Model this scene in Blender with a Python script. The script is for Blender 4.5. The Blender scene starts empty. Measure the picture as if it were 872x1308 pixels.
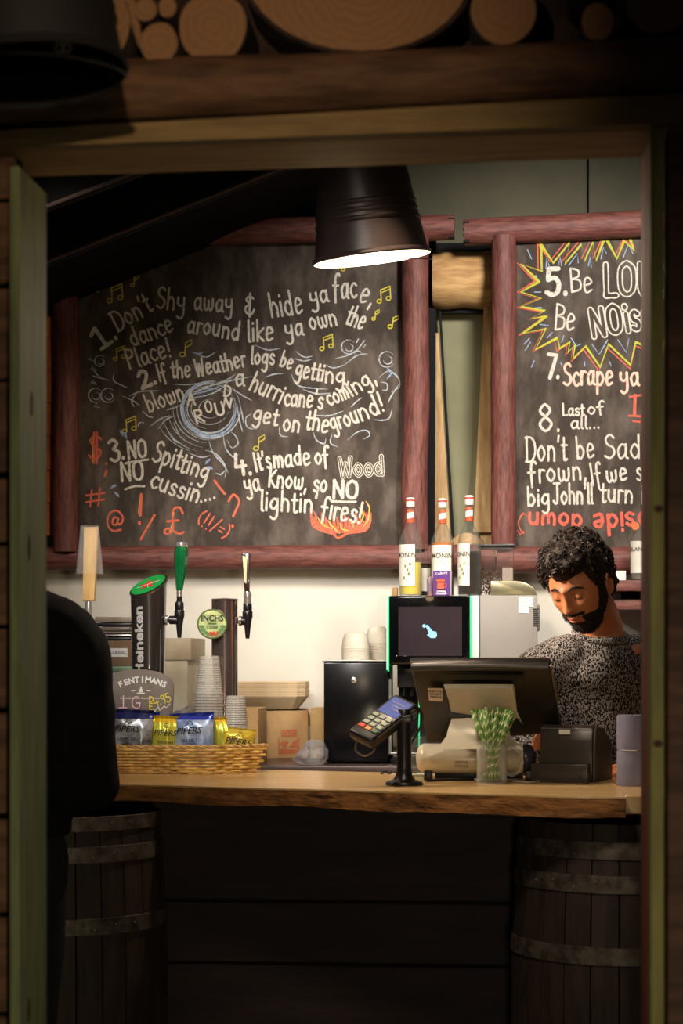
import bpy, bmesh, math, random
from mathutils import Vector, Matrix, noise, Euler
R = math.radians
random.seed(7)
# ------------------------------------------------------------------ camera, world, lights, exposure
sc = bpy.context.scene
COL = sc.collection
F = 2600.0            # focal length in pixels of the 872x1308 frame
CAMZ = 1.39
YAW = R(4.5)
VY = 837.0
cd = bpy.data.cameras.new('camera'); cam = bpy.data.objects.new('camera', cd); COL.objects.link(cam)
cam.location = (0, 0, CAMZ); cam.rotation_euler = (R(90), 0, YAW)
cd.sensor_fit = 'VERTICAL'; cd.sensor_height = 36; cd.sensor_width = 24
cd.lens = F / 1308 * 36; cd.shift_y = (VY - 654) / 1308
cd.dof.use_dof = True; cd.dof.focus_distance = 5.8; cd.dof.aperture_fstop = 4.5
cd.clip_start = 0.1
sc.camera = cam
w = bpy.data.worlds.new('dim_room'); sc.world = w; w.use_nodes = True
w.node_tree.nodes['Background'].inputs[0].default_value = (0.55, 0.5, 0.6, 1)
w.node_tree.nodes['Background'].inputs[1].default_value = 0.012
sc.view_settings.view_transform = 'Standard'; sc.view_settings.look = 'None'
sc.view_settings.exposure = 0.3; sc.view_settings.gamma = 1; sc.view_settings.use_curve_mapping = False

def light(name, kind, loc, target, power, col, size=.1, angle=90, blend=.4):
    d = bpy.data.lights.new(name, kind); d.energy = power; d.color = col
    if kind == 'SPOT':
        d.spot_size = R(angle); d.spot_blend = blend; d.shadow_soft_size = size
    elif kind == 'AREA': d.size = size
    else: d.shadow_soft_size = size
    o = bpy.data.objects.new(name, d); COL.objects.link(o); o.location = loc
    o.rotation_euler = (Vector(target) - Vector(loc)).to_track_quat('-Z', 'Y').to_euler()
    return o
WARM = (1, .80, .60); NEUT = (1, .94, .87); AMB = (1, .72, .42)
# unseen spots inside the opening, added to light wall, counter and barista
light('unseen_wall_spot', 'SPOT', (.62, 4.35, 3.15), (.16, 6.7, 2.02), 330, NEUT, .22, 51, .55)
light('unseen_wall_spot', 'SPOT', (-1.25, 4.6, 2.55), (-.50, 6.7, 1.20), 60, NEUT, .15, 52, .6)
light('unseen_wall_spot', 'SPOT', (1.45, 5.5, 2.75), (.80, 7.0, 2.90), 12, NEUT, .05, 60, .9)  # added to brighten the canvas at the upper right
light('front_fill_spot', 'SPOT', (-.70, 3.75, 2.62), (-.50, 6.7, 1.26), 125, NEUT, .25, 40, .6)  # added frontal fill for the wall and the counter fronts
light('counter_front_fill', 'SPOT', (-.25, 3.72, 2.42), (-.08, 5.05, .98), 38, WARM, .12, 42, .7)  # added fill on the slab edge and item fronts
light('added_left_key', 'SPOT', (-1.25, 5.24, 2.45), (.35, 5.4, 1.10), 70, WARM, .05, 60, .6)  # added key from the left, no fixture there
light('added_face_key', 'SPOT', (-1.25, 5.02, 2.08), (.50, 5.60, 1.50), 170, WARM, .04, 19, .5)  # invented side light on the barista's face
light('added_barista_key', 'SPOT', (-.45, 4.92, 2.68), (.52, 5.62, 1.42), 60, WARM, .04, 27, .6)  # added upper key on the barista
# front-room lamp for the log wall; unseen fills added for the frame
light('front_room_lamp', 'SPOT', (-.33, 1.5, 2.31), (-.44, 3.3, 2.36), 40, (1, .74, .48), .02, 41, 1.0)
light('front_room_fill', 'SPOT', (.15, 1.1, 1.0), (-.30, 3.3, 1.12), 54, (1, .86, .58), .1, 62, .85)  # added fill for the jambs and the header underside
light('unseen_header_point', 'POINT', (-.30, 3.75, 2.25), (0, 0, 0), .8, AMB, .08)  # unseen point light just behind the header

# ------------------------------------------------------------------ projection helpers (a pixel and a depth give a point of the room)
ca, sa = math.cos(YAW), math.sin(YAW)
def ray(px, py):
    x, y, z = (px - 436) / F, 1.0, (VY - py) / F
    return Vector((x * ca - y * sa, x * sa + y * ca, z))
def P(px, py, Y):
    r = ray(px, py); p = r * (Y / r.y); p.z += CAMZ; return p
def G(px, py, z):
    r = ray(px, py); t = (z - CAMZ) / r.z; return Vector((r.x * t, r.y * t, z))
def S(n, Y): return n * Y / F
ZC = 1.065

# ------------------------------------------------------------------ object helpers
def wl(o):
    v = Vector((0, 0, 0))
    while o: v += o.location; o = o.parent
    return v
def thing(name, label, cat, loc, group=None, kind=None):
    o = bpy.data.objects.new(name, None); COL.objects.link(o); o.location = loc; o.empty_display_size = .05
    if label: o['label'] = label
    if cat: o['category'] = cat
    if group: o['group'] = group
    if kind: o['kind'] = kind
    return o
def tag(o, label=None, cat=None, group=None, kind=None):
    for k, v in (('label', label), ('category', cat), ('group', group), ('kind', kind)):
        if v: o[k] = v
    return o
def mesh_obj(name, me, m, parent=None, smooth=True, origin=None):
    if m and not me.materials: me.materials.append(m)
    o = bpy.data.objects.new(name, me); COL.objects.link(o)
    if parent: o.parent = parent; off = wl(parent)
    else:
        if origin is None:
            vs = [v.co for v in me.vertices]
            origin = Vector(((min(v.x for v in vs) + max(v.x for v in vs)) / 2, (min(v.y for v in vs) + max(v.y for v in vs)) / 2, min(v.z for v in vs)))
        off = Vector(origin); o.location = off
    me.transform(Matrix.Translation(-off))
    if smooth:
        me.shade_smooth()
        try: me.set_sharp_from_angle(angle=R(35))
        except Exception: pass
    return o
def obj(name, bm, m, parent=None, smooth=True, origin=None, recalc=True):
    if recalc: bmesh.ops.recalc_face_normals(bm, faces=bm.faces)
    me = bpy.data.meshes.new(name); bm.to_mesh(me); bm.free()
    return mesh_obj(name, me, m, parent, smooth, origin)
def BM(): return bmesh.new()
def copy_tree(o, parent=None, delta=None):
    c = o.copy(); COL.objects.link(c); c.parent = parent
    if delta is not None: c.location = o.location + Vector(delta)
    for ch in list(o.children): copy_tree(ch, c)
    return c
def merge(bm, tmp, M4=None):
    if M4 is not None: bmesh.ops.transform(tmp, matrix=M4, verts=tmp.verts)
    me = bpy.data.meshes.new('t'); tmp.to_mesh(me); tmp.free(); bm.from_mesh(me); bpy.data.meshes.remove(me)
def box(bm, x0, x1, y0, y1, z0, z1, r=0, seg=2, M4=None):
    t = BM(); bmesh.ops.create_cube(t, size=1)
    bmesh.ops.scale(t, vec=(abs(x1 - x0), abs(y1 - y0), abs(z1 - z0)), verts=t.verts)
    if r: bmesh.ops.bevel(t, geom=list(t.edges), offset=r, segments=seg, affect='EDGES', profile=.5)
    bmesh.ops.translate(t, vec=((x0 + x1) / 2, (y0 + y1) / 2, (z0 + z1) / 2), verts=t.verts)
    merge(bm, t, M4)
def slab(bm, q, th, r=0):
    """solid from a quad q (4 points) pushed by the vector th"""
    t = BM(); a = [t.verts.new(p) for p in q]; b = [t.verts.new(Vector(p) + Vector(th)) for p in q]; n = len(q)
    t.faces.new(a); t.faces.new(b[::-1])
    for i in range(n): t.faces.new((a[i], b[i], b[(i + 1) % n], a[(i + 1) % n]))
    bmesh.ops.recalc_face_normals(t, faces=t.faces)
    if r: bmesh.ops.bevel(t, geom=list(t.edges), offset=r, segments=2, affect='EDGES', profile=.5)
    merge(bm, t)
def lathe(bm, prof, loc=(0, 0, 0), axis=(0, 0, 1), seg=32, closed=False, sx=1, sy=1):
    q = Vector((0, 0, 1)).rotation_difference(Vector(axis).normalized()).to_matrix()
    rings = []
    for r, z in prof:
        if r < 1e-5: rings.append([bm.verts.new(Vector(loc) + q @ Vector((0, 0, z)))])
        else: rings.append([bm.verts.new(Vector(loc) + q @ Vector((r * sx * math.cos(2 * math.pi * i / seg), r * sy * math.sin(2 * math.pi * i / seg), z))) for i in range(seg)])
    for a, b in list(zip(rings, rings[1:])) + ([(rings[-1], rings[0])] if closed else []):
        for i in range(seg):
            j = (i + 1) % seg
            va = [a[0]] if len(a) == 1 else [a[i], a[j]]
            vb = [b[0]] if len(b) == 1 else [b[j], b[i]]
            if len(va) + len(vb) >= 3: bm.faces.new(va + vb)
def smooth_path(pts, n=4):
    out = []; m = len(pts)
    for i in range(m - 1):
        p1, p2 = Vector(pts[i]), Vector(pts[i + 1])
        if (p2 - p1).length < 1e-7: continue
        p0 = Vector(pts[i - 1]) if i > 0 else p1; p3 = Vector(pts[i + 2]) if i + 2 < m else p2
        for k in range(n):
            t = k / n
            out.append(.5 * ((2 * p1) + (p2 - p0) * t + (2 * p0 - 5 * p1 + 4 * p2 - p3) * t * t + (-p0 + 3 * p1 - 3 * p2 + p3) * t ** 3))
    out.append(Vector(pts[-1])); return out
def tube(bm, pts, rad, seg=8, closed=False, cap=True, flat=1.0):
    pts = [Vector(p) for p in pts]; n = len(pts)
    rad = rad if isinstance(rad, (list, tuple)) else [rad] * n
    rings = []; up = None
    for i, p in enumerate(pts):
        if closed: t = pts[(i + 1) % n] - pts[i - 1]
        else: t = pts[min(i + 1, n - 1)] - pts[max(i - 1, 0)]
        t.normalize()
        if up is None:
            up = Vector((0, 0, 1)) if abs(t.z) < .9 else Vector((1, 0, 0))
        a = t.cross(up)
        if a.length < 1e-6: a = t.orthogonal()
        a.normalize(); b = a.cross(t).normalized(); up = b
        r = rad[i]
        rings.append([bm.verts.new(p + (a * math.cos(2 * math.pi * k / seg) + b * math.sin(2 * math.pi * k / seg) * flat) * r) for k in range(seg)])
    pairs = list(zip(rings, rings[1:])) + ([(rings[-1], rings[0])] if closed else [])
    for ra, rb in pairs:
        for k in range(seg):
            bm.faces.new((ra[k], ra[(k + 1) % seg], rb[(k + 1) % seg], rb[k]))
    if cap and not closed:
        bm.faces.new(rings[0][::-1]); bm.faces.new(rings[-1])
def ball(bm, c, r, u=16, v=10, M4=None):
    t = BM(); bmesh.ops.create_uvsphere(t, u_segments=u, v_segments=v, radius=1)
    s = r if isinstance(r, (tuple, list)) else (r, r, r)
    bmesh.ops.scale(t, vec=s, verts=t.verts)
    if M4 is not None: bmesh.ops.transform(t, matrix=M4, verts=t.verts)
    bmesh.ops.translate(t, vec=c, verts=t.verts); merge(bm, t)
def log_bm(a, b, r0, r1=None, seg=20, n=14, rough=.04, seed=0, knots=0):
    """rough round log from a to b with wobbling section"""
    a, b = Vector(a), Vector(b); r1 = r1 or r0
    bm = BM(); t = (b - a).normalized(); u = t.orthogonal().normalized(); v = t.cross(u); rings = []
    for i in range(n + 1):
        f = i / n; c = a.lerp(b, f); rr = r0 + (r1 - r0) * f
        c = c + (u * noise.noise(Vector((seed, f * 3, 0))) + v * noise.noise(Vector((seed, 0, f * 3)))) * rr * .12
        ring = []
        for k in range(seg):
            an = 2 * math.pi * k / seg
            q = rr * (1 + rough * 2 * noise.noise(Vector((math.cos(an) * 1.3 + seed, math.sin(an) * 1.3, f * 4))) + rough * noise.noise(Vector((math.cos(an) * 4, math.sin(an) * 4 + seed, f * 9))))
            if i in (0, n): q *= .95
            ring.append(bm.verts.new(c + (u * math.cos(an) + v * math.sin(an)) * q))
        rings.append(ring)
    for ra, rb in zip(rings, rings[1:]):
        for k in range(seg): bm.faces.new((ra[k], ra[(k + 1) % seg], rb[(k + 1) % seg], rb[k]))
    for ring, dirn in ((rings[0], -1), (rings[-1], 1)):
        c = bm.verts.new(sum((x.co for x in ring), Vector()) / seg)
        for k in range(seg): bm.faces.new((ring[k], ring[(k + 1) % seg], c) if dirn > 0 else (ring[(k + 1) % seg], ring[k], c))
    return bm
def plank_bm(x0, x1, y0, y1, z0, z1, seed=0, wob=.002):
    bm = BM(); box(bm, x0, x1, y0, y1, z0, z1, min(.003, abs(y1 - y0) * .2), 1)
    for v in bm.verts: v.co += Vector((0, noise.noise(Vector((v.co.x * 3, seed, v.co.z * 7))) * wob, noise.noise(Vector((v.co.x * 2, seed + 5, 0))) * wob))
    return bm

# ------------------------------------------------------------------ materials
def lin(c): return tuple((x / 12.92 if x <= .04045 else ((x + .055) / 1.055) ** 2.4) for x in [k / 255 for k in c]) + (1,)
MATS = {}
def mat(name, c, rough=.6, metal=0, c2=None, scale=6, stretch=(1, 1, 1), bump=0, bscale=None, trans=0, ior=1.45, emit=None, estr=0, detail=4, contrast=(.35, .65), spec=.5, coat=0, alpha=1, sss=0, tex='noise', thin=None):
    if name in MATS: return MATS[name]
    m = bpy.data.materials.new(name); m.use_nodes = True; nt = m.node_tree; b = nt.nodes['Principled BSDF']; L = nt.links
    b.inputs['Base Color'].default_value = lin(c); b.inputs['Roughness'].default_value = rough; b.inputs['Metallic'].default_value = metal
    b.inputs['IOR'].default_value = ior; b.inputs['Transmission Weight'].default_value = trans; b.inputs['Specular IOR Level'].default_value = spec
    b.inputs['Coat Weight'].default_value = coat; b.inputs['Alpha'].default_value = alpha
    if sss: b.inputs['Subsurface Weight'].default_value = sss; b.inputs['Subsurface Scale'].default_value = .01
    if emit: b.inputs['Emission Color'].default_value = lin(emit); b.inputs['Emission Strength'].default_value = estr
    tc = nt.nodes.new('ShaderNodeTexCoord'); mp = nt.nodes.new('ShaderNodeMapping'); mp.inputs['Scale'].default_value = stretch
    L.new(tc.outputs['Object'], mp.inputs['Vector'])
    if c2 is None: c2 = tuple(x * .85 for x in c)
    if tex == 'voronoi':
        n = nt.nodes.new('ShaderNodeTexVoronoi'); n.inputs['Scale'].default_value = scale; fac = n.outputs['Color']
    else:
        n = nt.nodes.new('ShaderNodeTexNoise'); n.inputs['Scale'].default_value = scale; n.inputs['Detail'].default_value = detail; n.inputs['Roughness'].default_value = .6; fac = n.outputs['Fac']
    L.new(mp.outputs[0], n.inputs['Vector'])
    cr = nt.nodes.new('ShaderNodeValToRGB'); cr.color_ramp.elements[0].position = contrast[0]; cr.color_ramp.elements[1].position = contrast[1]
    cr.color_ramp.elements[0].color = lin(c2); cr.color_ramp.elements[1].color = lin(c)
    L.new(fac, cr.inputs[0]); L.new(cr.outputs[0], b.inputs['Base Color'])
    if bump:
        n2 = nt.nodes.new('ShaderNodeTexNoise'); n2.inputs['Scale'].default_value = bscale or scale * 3; n2.inputs['Detail'].default_value = 5
        L.new(mp.outputs[0], n2.inputs['Vector'])
        bp = nt.nodes.new('ShaderNodeBump'); bp.inputs['Strength'].default_value = bump; bp.inputs['Distance'].default_value = .004
        L.new(n2.outputs['Fac'], bp.inputs['Height']); L.new(bp.outputs[0], b.inputs['Normal'])
    MATS[name] = m; return m
black_plastic = mat('black_plastic', (22, 21, 23), .38, c2=(16, 15, 17), scale=20)
satin_black = mat('satin_black', (30, 28, 30), .28, c2=(22, 21, 23), scale=15)
chrome = mat('chrome', (222, 218, 212), .22, .8, c2=(200, 196, 190), scale=5)
steel = mat('brushed_steel', (170, 165, 158), .34, 1, c2=(150, 146, 140), scale=30, stretch=(1, 1, 12))
kraft = mat('kraft_card', (196, 160, 112), .85, c2=(180, 144, 98), scale=14, bump=.15, bscale=90)
kraft_pale = mat('pale_kraft_card', (206, 182, 146), .85, c2=(192, 166, 130), scale=14, bump=.1, bscale=90)
chalk_white = mat('white_chalk', (206, 199, 186), .95, c2=(140, 130, 120), scale=160, contrast=(.28, .5))
chalk_yellow = mat('yellow_chalk', (202, 186, 70), .95, c2=(150, 136, 50), scale=160, contrast=(.28, .5))
chalk_orange = mat('orange_chalk', (214, 106, 80), .95, c2=(140, 72, 56), scale=160, contrast=(.28, .5))
chalk_blue = mat('blue_chalk', (150, 172, 205), .95, c2=(98, 108, 128), scale=160, contrast=(.3, .55))
chalk_grey = mat('thin_blue_white_chalk', (186, 194, 200), .95, c2=(110, 110, 112), scale=120, contrast=(.3, .55))
chalk_pink = mat('pink_chalk', (220, 170, 190), .95, c2=(150, 110, 130), scale=160, contrast=(.3, .5))
white_print = mat('white_print', (228, 226, 220), .5)
black_print = mat('black_print', (18, 18, 18), .5)
red_print = mat('red_print', (196, 60, 36), .6)
paper = mat('white_paper', (225, 222, 214), .8)
# a clear thin plastic / glass without caustic noise
def clear(name, c, a_face, rough=.15, a_edge=.75):
    if name in MATS: return MATS[name]
    m = bpy.data.materials.new(name); m.use_nodes = True; nt = m.node_tree; nt.nodes.clear(); L = nt.links
    o = nt.nodes.new('ShaderNodeOutputMaterial'); mx = nt.nodes.new('ShaderNodeMixShader'); tr = nt.nodes.new('ShaderNodeBsdfTransparent')
    p = nt.nodes.new('ShaderNodeBsdfPrincipled'); p.inputs['Base Color'].default_value = lin(c); p.inputs['Roughness'].default_value = rough
    lw = nt.nodes.new('ShaderNodeLayerWeight'); lw.inputs['Blend'].default_value = .35
    mr = nt.nodes.new('ShaderNodeMapRange'); mr.inputs['To Min'].default_value = a_face; mr.inputs['To Max'].default_value = a_edge
    L.new(lw.outputs['Facing'], mr.inputs['Value']); L.new(mr.outputs[0], mx.inputs[0]); L.new(tr.outputs[0], mx.inputs[1]); L.new(p.outputs[0], mx.inputs[2]); L.new(mx.outputs[0], o.inputs[0])
    MATS[name] = m; return m
glass = clear('clear_glass', (110, 114, 106), .08, .04, .62)
cup_plastic = clear('clear_cup_plastic', (190, 186, 182), .06, .12, .5)
ribbed_plastic = clear('frosted_cup_plastic', (196, 190, 180), .34, .25, .9)

# ------------------------------------------------------------------ printed text with the built-in font
def text(name, s, m, parent, origin, xa, ya, size, align='CENTER', extrude=.0002, bold=0, sx=1):
    cu = bpy.data.curves.new('txt', 'FONT'); cu.body = s; cu.size = size; cu.align_x = align; cu.align_y = 'CENTER'; cu.extrude = extrude; cu.offset = bold; cu.resolution_u = 3
    to = bpy.data.objects.new('txt', cu); me = bpy.data.meshes.new_from_object(to); bpy.data.objects.remove(to); bpy.data.curves.remove(cu)
    xa = Vector(xa).normalized(); ya = Vector(ya).normalized(); za = xa.cross(ya)
    M4 = Matrix(((xa.x * sx, ya.x, za.x, origin[0]), (xa.y * sx, ya.y, za.y, origin[1]), (xa.z * sx, ya.z, za.z, origin[2]), (0, 0, 0, 1)))
    me.transform(M4); me.name = name; me.materials.clear()
    return mesh_obj(name, me, m, parent, smooth=False)
X1, Z1 = (1, 0, 0), (0, 0, 1)
# ------------------------------------------------------------------ hand-drawn strokes (chalk)
class Strokes:
    """flat ribbons on the plane y=Y; input points are pixels of the photograph turned into points of that plane"""
    def __init__(s, Y, auto=None): s.Y = Y; s.bm = BM(); s.auto = auto
    def pt(s, p): q = P(p[0], p[1], s.Y); return Vector((q.x, q.z))
    def line(s, pts, wpx, smooth=True, taper=False):
        q = [s.pt(p) for p in pts]
        if smooth: q = [Vector((v[0], v[1])) for v in smooth_path([Vector((a.x, a.y, 0)) for a in q], 4)]
        q = [a for i, a in enumerate(q) if i == 0 or (a - q[i - 1]).length > 1e-5]
        hw = S(wpx, s.Y) / 2 * .93
        if len(q) < 2: q = [q[0], q[0] + Vector((hw * .3, 0))]
        n = len(q); L_, R_ = [], []
        for i in range(n):
            t = q[min(i + 1, n - 1)] - q[max(i - 1, 0)]
            if t.length < 1e-7: t = Vector((1, 0))
            t.normalize(); nn = Vector((-t.y, t.x))
            k = hw * (1 + .16 * noise.noise(Vector((q[i].x * 90, q[i].y * 90, 1))))
            if taper: k *= max(.25, math.sin(math.pi * (i + .6) / (n + .2)))
            L_.append(q[i] + nn * k); R_.append(q[i] - nn * k)
        y = s.Y + random.uniform(-.0003, 0)
        cnt = [0]
        def V(a):
            cnt[0] += 1; return s.bm.verts.new((a.x, y - .00025 * ((cnt[0] % (n + 1)) / (n + 1)), a.y))
        l = [V(a) for a in L_]; r = [V(a) for a in R_]
        for i in range(n - 1): s.bm.faces.new((l[i], l[i + 1], r[i + 1], r[i]))
        for c, a, b, sg in ((q[0], l[0], r[0], 1), (q[-1], r[-1], l[-1], 1)):
            av = Vector((a.co.x, a.co.z)) - c; arc = [a]
            for k in range(1, 5):
                an = math.pi * k / 5; arc.append(V(c + Vector((av.x * math.cos(an) - av.y * math.sin(an), av.x * math.sin(an) + av.y * math.cos(an)))))
            arc.append(b); s.bm.faces.new(arc)
    def fill(s, pts):
        y = s.Y + random.uniform(-.0002, 0); s.bm.faces.new([s.bm.verts.new((a.x, y, a.y)) for a in [s.pt(p) for p in pts]])
    def word(s, txt, x0, y0, x1, y1, h, w, slant=0, outline=False):
        if s.auto:      # every word an own part
            t = Strokes(s.Y); t.word(txt, x0, y0, x1, y1, h, w, slant); t.done(*s.auto); return
        tot = sum(GL[c][0] for c in txt) + .9 * (len(txt) - 1); dx, dy = x1 - x0, y1 - y0; L = math.hypot(dx, dy); ux, uy = dx / L, dy / L
        vx, vy = uy, -ux  # up direction of the writing, in pixels
        k = L / tot; kh = h / 10; x = 0
        for c in txt:
            wd, sts = GL[c]
            jit = random.uniform(-.35, .35)
            for st in sts:
                pts = []
                for a, b in st:
                    aa = (x + a + slant * b) * k; bb = (b + jit) * kh
                    pts.append((x0 + ux * aa + vx * bb, y0 + uy * aa + vy * bb))
                s.line(pts, w)
            x += wd + .9
    def done(s, name, m, parent, label=None):
        if not s.bm.verts: return None
        for f in s.bm.faces:
            f.normal_update()
            if f.normal.y > 0: f.normal_flip()
        o = obj(name, s.bm, m, parent, smooth=False, recalc=False)
        if label: o['label'] = label
        return o
GS = {
'a': "6|5,5 3,6 1,4 1,2 2,0 4,1 5,3 5,6;5,6 5,1 6,0", 'b': "6|1,10 1,0;1,4 3,6 5,4 5,2 3,0 1,1", 'c': "5|5,5 3,6 1,4 1,2 3,0 5,1",
'd': "6|5,4 3,6 1,4 1,2 3,0 5,2;5,10 5,0", 'e': "6|1,3 5,4 4,6 2,6 1,3 2,0 5,1", 'f': "5|5,9 4,10 2,8 2,-2;0,5 4,5", 'g': "6|5,5 3,6 1,4 1,2 3,1 5,3;5,6 5,-2 3,-4 1,-3",
'h': "6|1,10 1,0;1,4 3,6 5,4 5,0", 'i': "2|1,6 1,0;1,8.6 1,8.1", 'k': "5|1,10 1,0;5,6 1,3;1,3 5,0", 'l': "2|1,10 1,1 2,0", 'm': "8|1,6 1,0;1,4 2.5,6 4,4 4,0;4,4 5.5,6 7,4 7,0",
'n': "6|1,6 1,0;1,4 3,6 5,4 5,0", 'o': "6|3,6 1,4 1,2 3,0 5,2 5,4 3,6", 'p': "6|1,6 1,-4;1,4 3,6 5,4 5,2 3,0 1,1", 'r': "4|1,6 1,0;1,4 2,6 4,5.6",
's': "5|4.5,5 3,6 1.3,5 2,3.4 4,2.5 4.5,1 3,0 1,.8", 't': "4|2,9 2,1 3,0 4,.5;.3,6 4,6", 'u': "6|1,6 1,2 3,0 5,2;5,6 5,0", 'w': "8|1,6 1,2 2.5,0 4,2 4,5;4,2 5.5,0 7,2 7,6",
'y': "6|1,6 1,3 3,2 5,3;5,6 5,-2 3,-4 1,-3", 'D': "7|1,10 1,0;0,9.6 4,9.6 6.5,7 6.5,3 4,.2 .3,0", 'S': "6|5.5,8.6 3.5,10 1.2,8.4 2,6 5,4.4 5.6,2 3.4,0 .6,1", 'I': "3|1.5,10 1.5,0",
'A': "7|.5,0 3.5,10;3.5,10 6.5,0;1.6,4 5.4,4", 'R': "6|1,10 1,0;1,10 5,9 5,6 1,5;2,5 6,0", 'O': "7|3.5,10 1,8 1,2 3.5,0 6,2 6,8 3.5,10", 'U': "7|1,10 1,2 3.5,0 6,2 6,10", 'N': "7|1,0 1,10;1,10 6,0;6,0 6,10",
'B': "6|1,10 1,0;1,10 5,9 5,6.4 1,5.4;1,5.4 5.6,4.6 5.6,1 1,0", 'W': "9|1,10 2.5,0;2.5,0 4.5,7;4.5,7 6.5,0;6.5,0 8,10", 'L': "5|1,10 1,0;1,0 5,0", 'K': "6|1,10 1,0;5.5,9 1,4.6;1,4.6 5.5,0", 'J': "6|1,10 6,10;4,10 4,2 2.5,0 .6,1.4",
'P': "6|1,10 1,0;1,10 5,9 5,6 1,5", 'E': "6|5,10 1,10;1,10 1,0;1,0 5,0;1,5 4,5", 'G': "7|6,8.5 4,10 1.4,8 1,3 3.4,0 6,1.4 6,4.5;4,4.5 6.6,4.5", 'Y': "6|1,10 3.5,5;6,10 3.5,5 3.5,0", 'T': "6|0,10 6,10;3,10 3,0", 'C': "6|5.6,8.4 3.6,10 1.2,7.6 1,3 3.4,0 5.8,1.4",
'1': "4|.3,8 2.4,10;2.4,10 2.4,0;.6,0 4.4,0", '2': "6|.8,7.8 3,10 5.2,8 4,4.4 .6,0;.6,0 5.8,.2", '3': "5|.6,9 3,10 4.8,8 2.4,5.6;2.4,5.6 5,4 4.6,1 2.4,0 .4,1.2", '4': "6|1.6,10 .8,4;.8,4 6,4;4.4,6.4 4.4,0", '5': "6|5.4,10 1.6,10;1.6,10 1.2,5.8;1.2,5.8 4,6.4 5.4,4 4.6,.8 2.4,0 .4,1", '7': "6|.4,10 5.6,10;5.6,10 3,0",
'8': "6|3,5.4 1,7.6 3,10 5,7.6 3,5.4 .8,2.6 3,0 5.4,2.6 3,5.4", '9': "5|4.6,7 2.6,5.4 .8,7.4 2.6,10 4.6,8.6;4.6,8.6 4.4,3 3.4,0",
'!': "3|1.8,10 1.3,3;1,.6 1,.2", '.': "2|1,.6 1,.1", ',': "2|1.3,.8 .6,-2", "'": "2|1.4,10 .9,7.6", '&': "6|5,7.6 3,8.6 1.4,7 3.4,5.2;3.4,5.2 1,3.6 1.6,1 4,.6 5.4,2.6;3.4,10 3,-.6", '?': "5|.6,8 2.6,10 4.8,8 3.6,5.4 2.4,3.4;2.2,.6 2.2,.1",
'$': "6|5.4,8 3,9.4 .8,7.6 2.6,5.2 5.2,3.6 4,1 2,.6 .2,2;2.4,10.6 2.4,-1;3.6,10.6 3.6,-1", '#': "7|2.6,9.4 1.4,.4;5.4,9.6 4.2,.4;.4,6.6 6.8,6.8;.2,3 6.4,3.4", '@': "8|5.4,6 4,6.4 3,4.8 3.4,3.4 4.8,3.4 5.6,6;5.6,6 5.4,3.6 7,4 7.6,6.4 5.6,9 2.6,8.8 .8,6 1.2,2.6 3.4,.6 6.6,1.2", '/': "5|.4,0 4.6,10",
'\\': "5|.6,10 4,0", '%': "7|6.4,7.6 5.2,9.8 3.2,8.6 3.2,4 3,1.6 1.4,.2 .4,1.4 2,2.2 5,.4 6.6,1;1.4,4.8 5,5.2", '(': "4|3.4,10 1.2,7 1.2,3 3.2,0", ')': "4|.6,10 2.8,7 2.8,3 .6,0", '=': "4|.4,6 3.6,6;.4,3.6 3.6,3.6", ';': "3|1.4,8 1.4,7.4;1.6,3.4 .4,0", '-': "4|.4,4 3.6,4", ':': "2|1,6 1,5.6;1,1 1,.6", ' ': "4|"}
GL = {}
for k_, v_ in GS.items():
    w_, st_ = v_.split('|'); GL[k_] = (float(w_), [[tuple(float(n) for n in p.split(',')) for p in s.split()] for s in st_.split(';') if s])
# ================================================================== THE SETTING
m_floor = mat('floor_boards', (58, 44, 38), .7, c2=(36, 27, 24), scale=5, stretch=(1, 8, 1), bump=.2)
m_plaster = mat('white_plaster', (214, 209, 196), .85, c2=(204, 198, 184), scale=2.5, bump=.05, bscale=120)
m_canvas = mat('green_grey_canvas', (94, 90, 70), .8, c2=(80, 77, 60), scale=3, bump=.1, bscale=60)
m_dark = mat('dark_roof_timber', (22, 17, 17), .9, c2=(12, 9, 9), scale=7, stretch=(1, 6, 6), bump=.2, spec=.1)
m_plank = mat('dark_front_plank', (92, 62, 48), .75, c2=(58, 38, 30), scale=5, stretch=(1, 1, 9), bump=.35, bscale=30)
m_logwall = mat('brown_log_wood', (112, 80, 54), .8, c2=(70, 48, 32), scale=5, stretch=(1.2, 5, 7), bump=.4, bscale=25)
m_frame = mat('green_tinged_pine', (122, 130, 86), .7, c2=(94, 102, 68), scale=6, stretch=(7, 7, .8), bump=.2, bscale=30)
m_head = mat('yellow_lit_pine', (176, 136, 66), .7, c2=(140, 102, 48), scale=6, stretch=(.8, 7, 7), bump=.2, bscale=30)  # yellow stands for the light on the header's underside
m_headface = mat('grey_green_board', (132, 108, 66), .75, c2=(104, 84, 50), scale=6, stretch=(.8, 7, 7), bump=.2, bscale=30)
m_oj = mat('warm_lit_pine', (164, 78, 36), .7, c2=(120, 54, 24), scale=6, stretch=(7, 7, .8), bump=.2, bscale=30)  # orange of the warm inside light painted into the pine
m_knot = mat('dark_knot', (70, 44, 26), .8)
m_redlog = mat('red_stained_log', (126, 74, 65), .62, c2=(72, 37, 32), scale=13, stretch=(7, 7, 1.2), bump=.45, bscale=22, contrast=(.3, .7))
m_redlogh = mat('red_stained_log_lengthwise', (126, 74, 65), .62, c2=(72, 37, 32), scale=13, stretch=(1.2, 7, 7), bump=.45, bscale=22, contrast=(.3, .7))
m_palewood = mat('pale_raw_wood', (190, 158, 112), .75, c2=(150, 118, 78), scale=7, stretch=(8, 8, 1), bump=.25, bscale=30)
m_palelog = mat('pale_raw_log', (204, 164, 108), .75, c2=(156, 116, 72), scale=5, stretch=(1.2, 7, 7), bump=.4, bscale=24)
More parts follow.
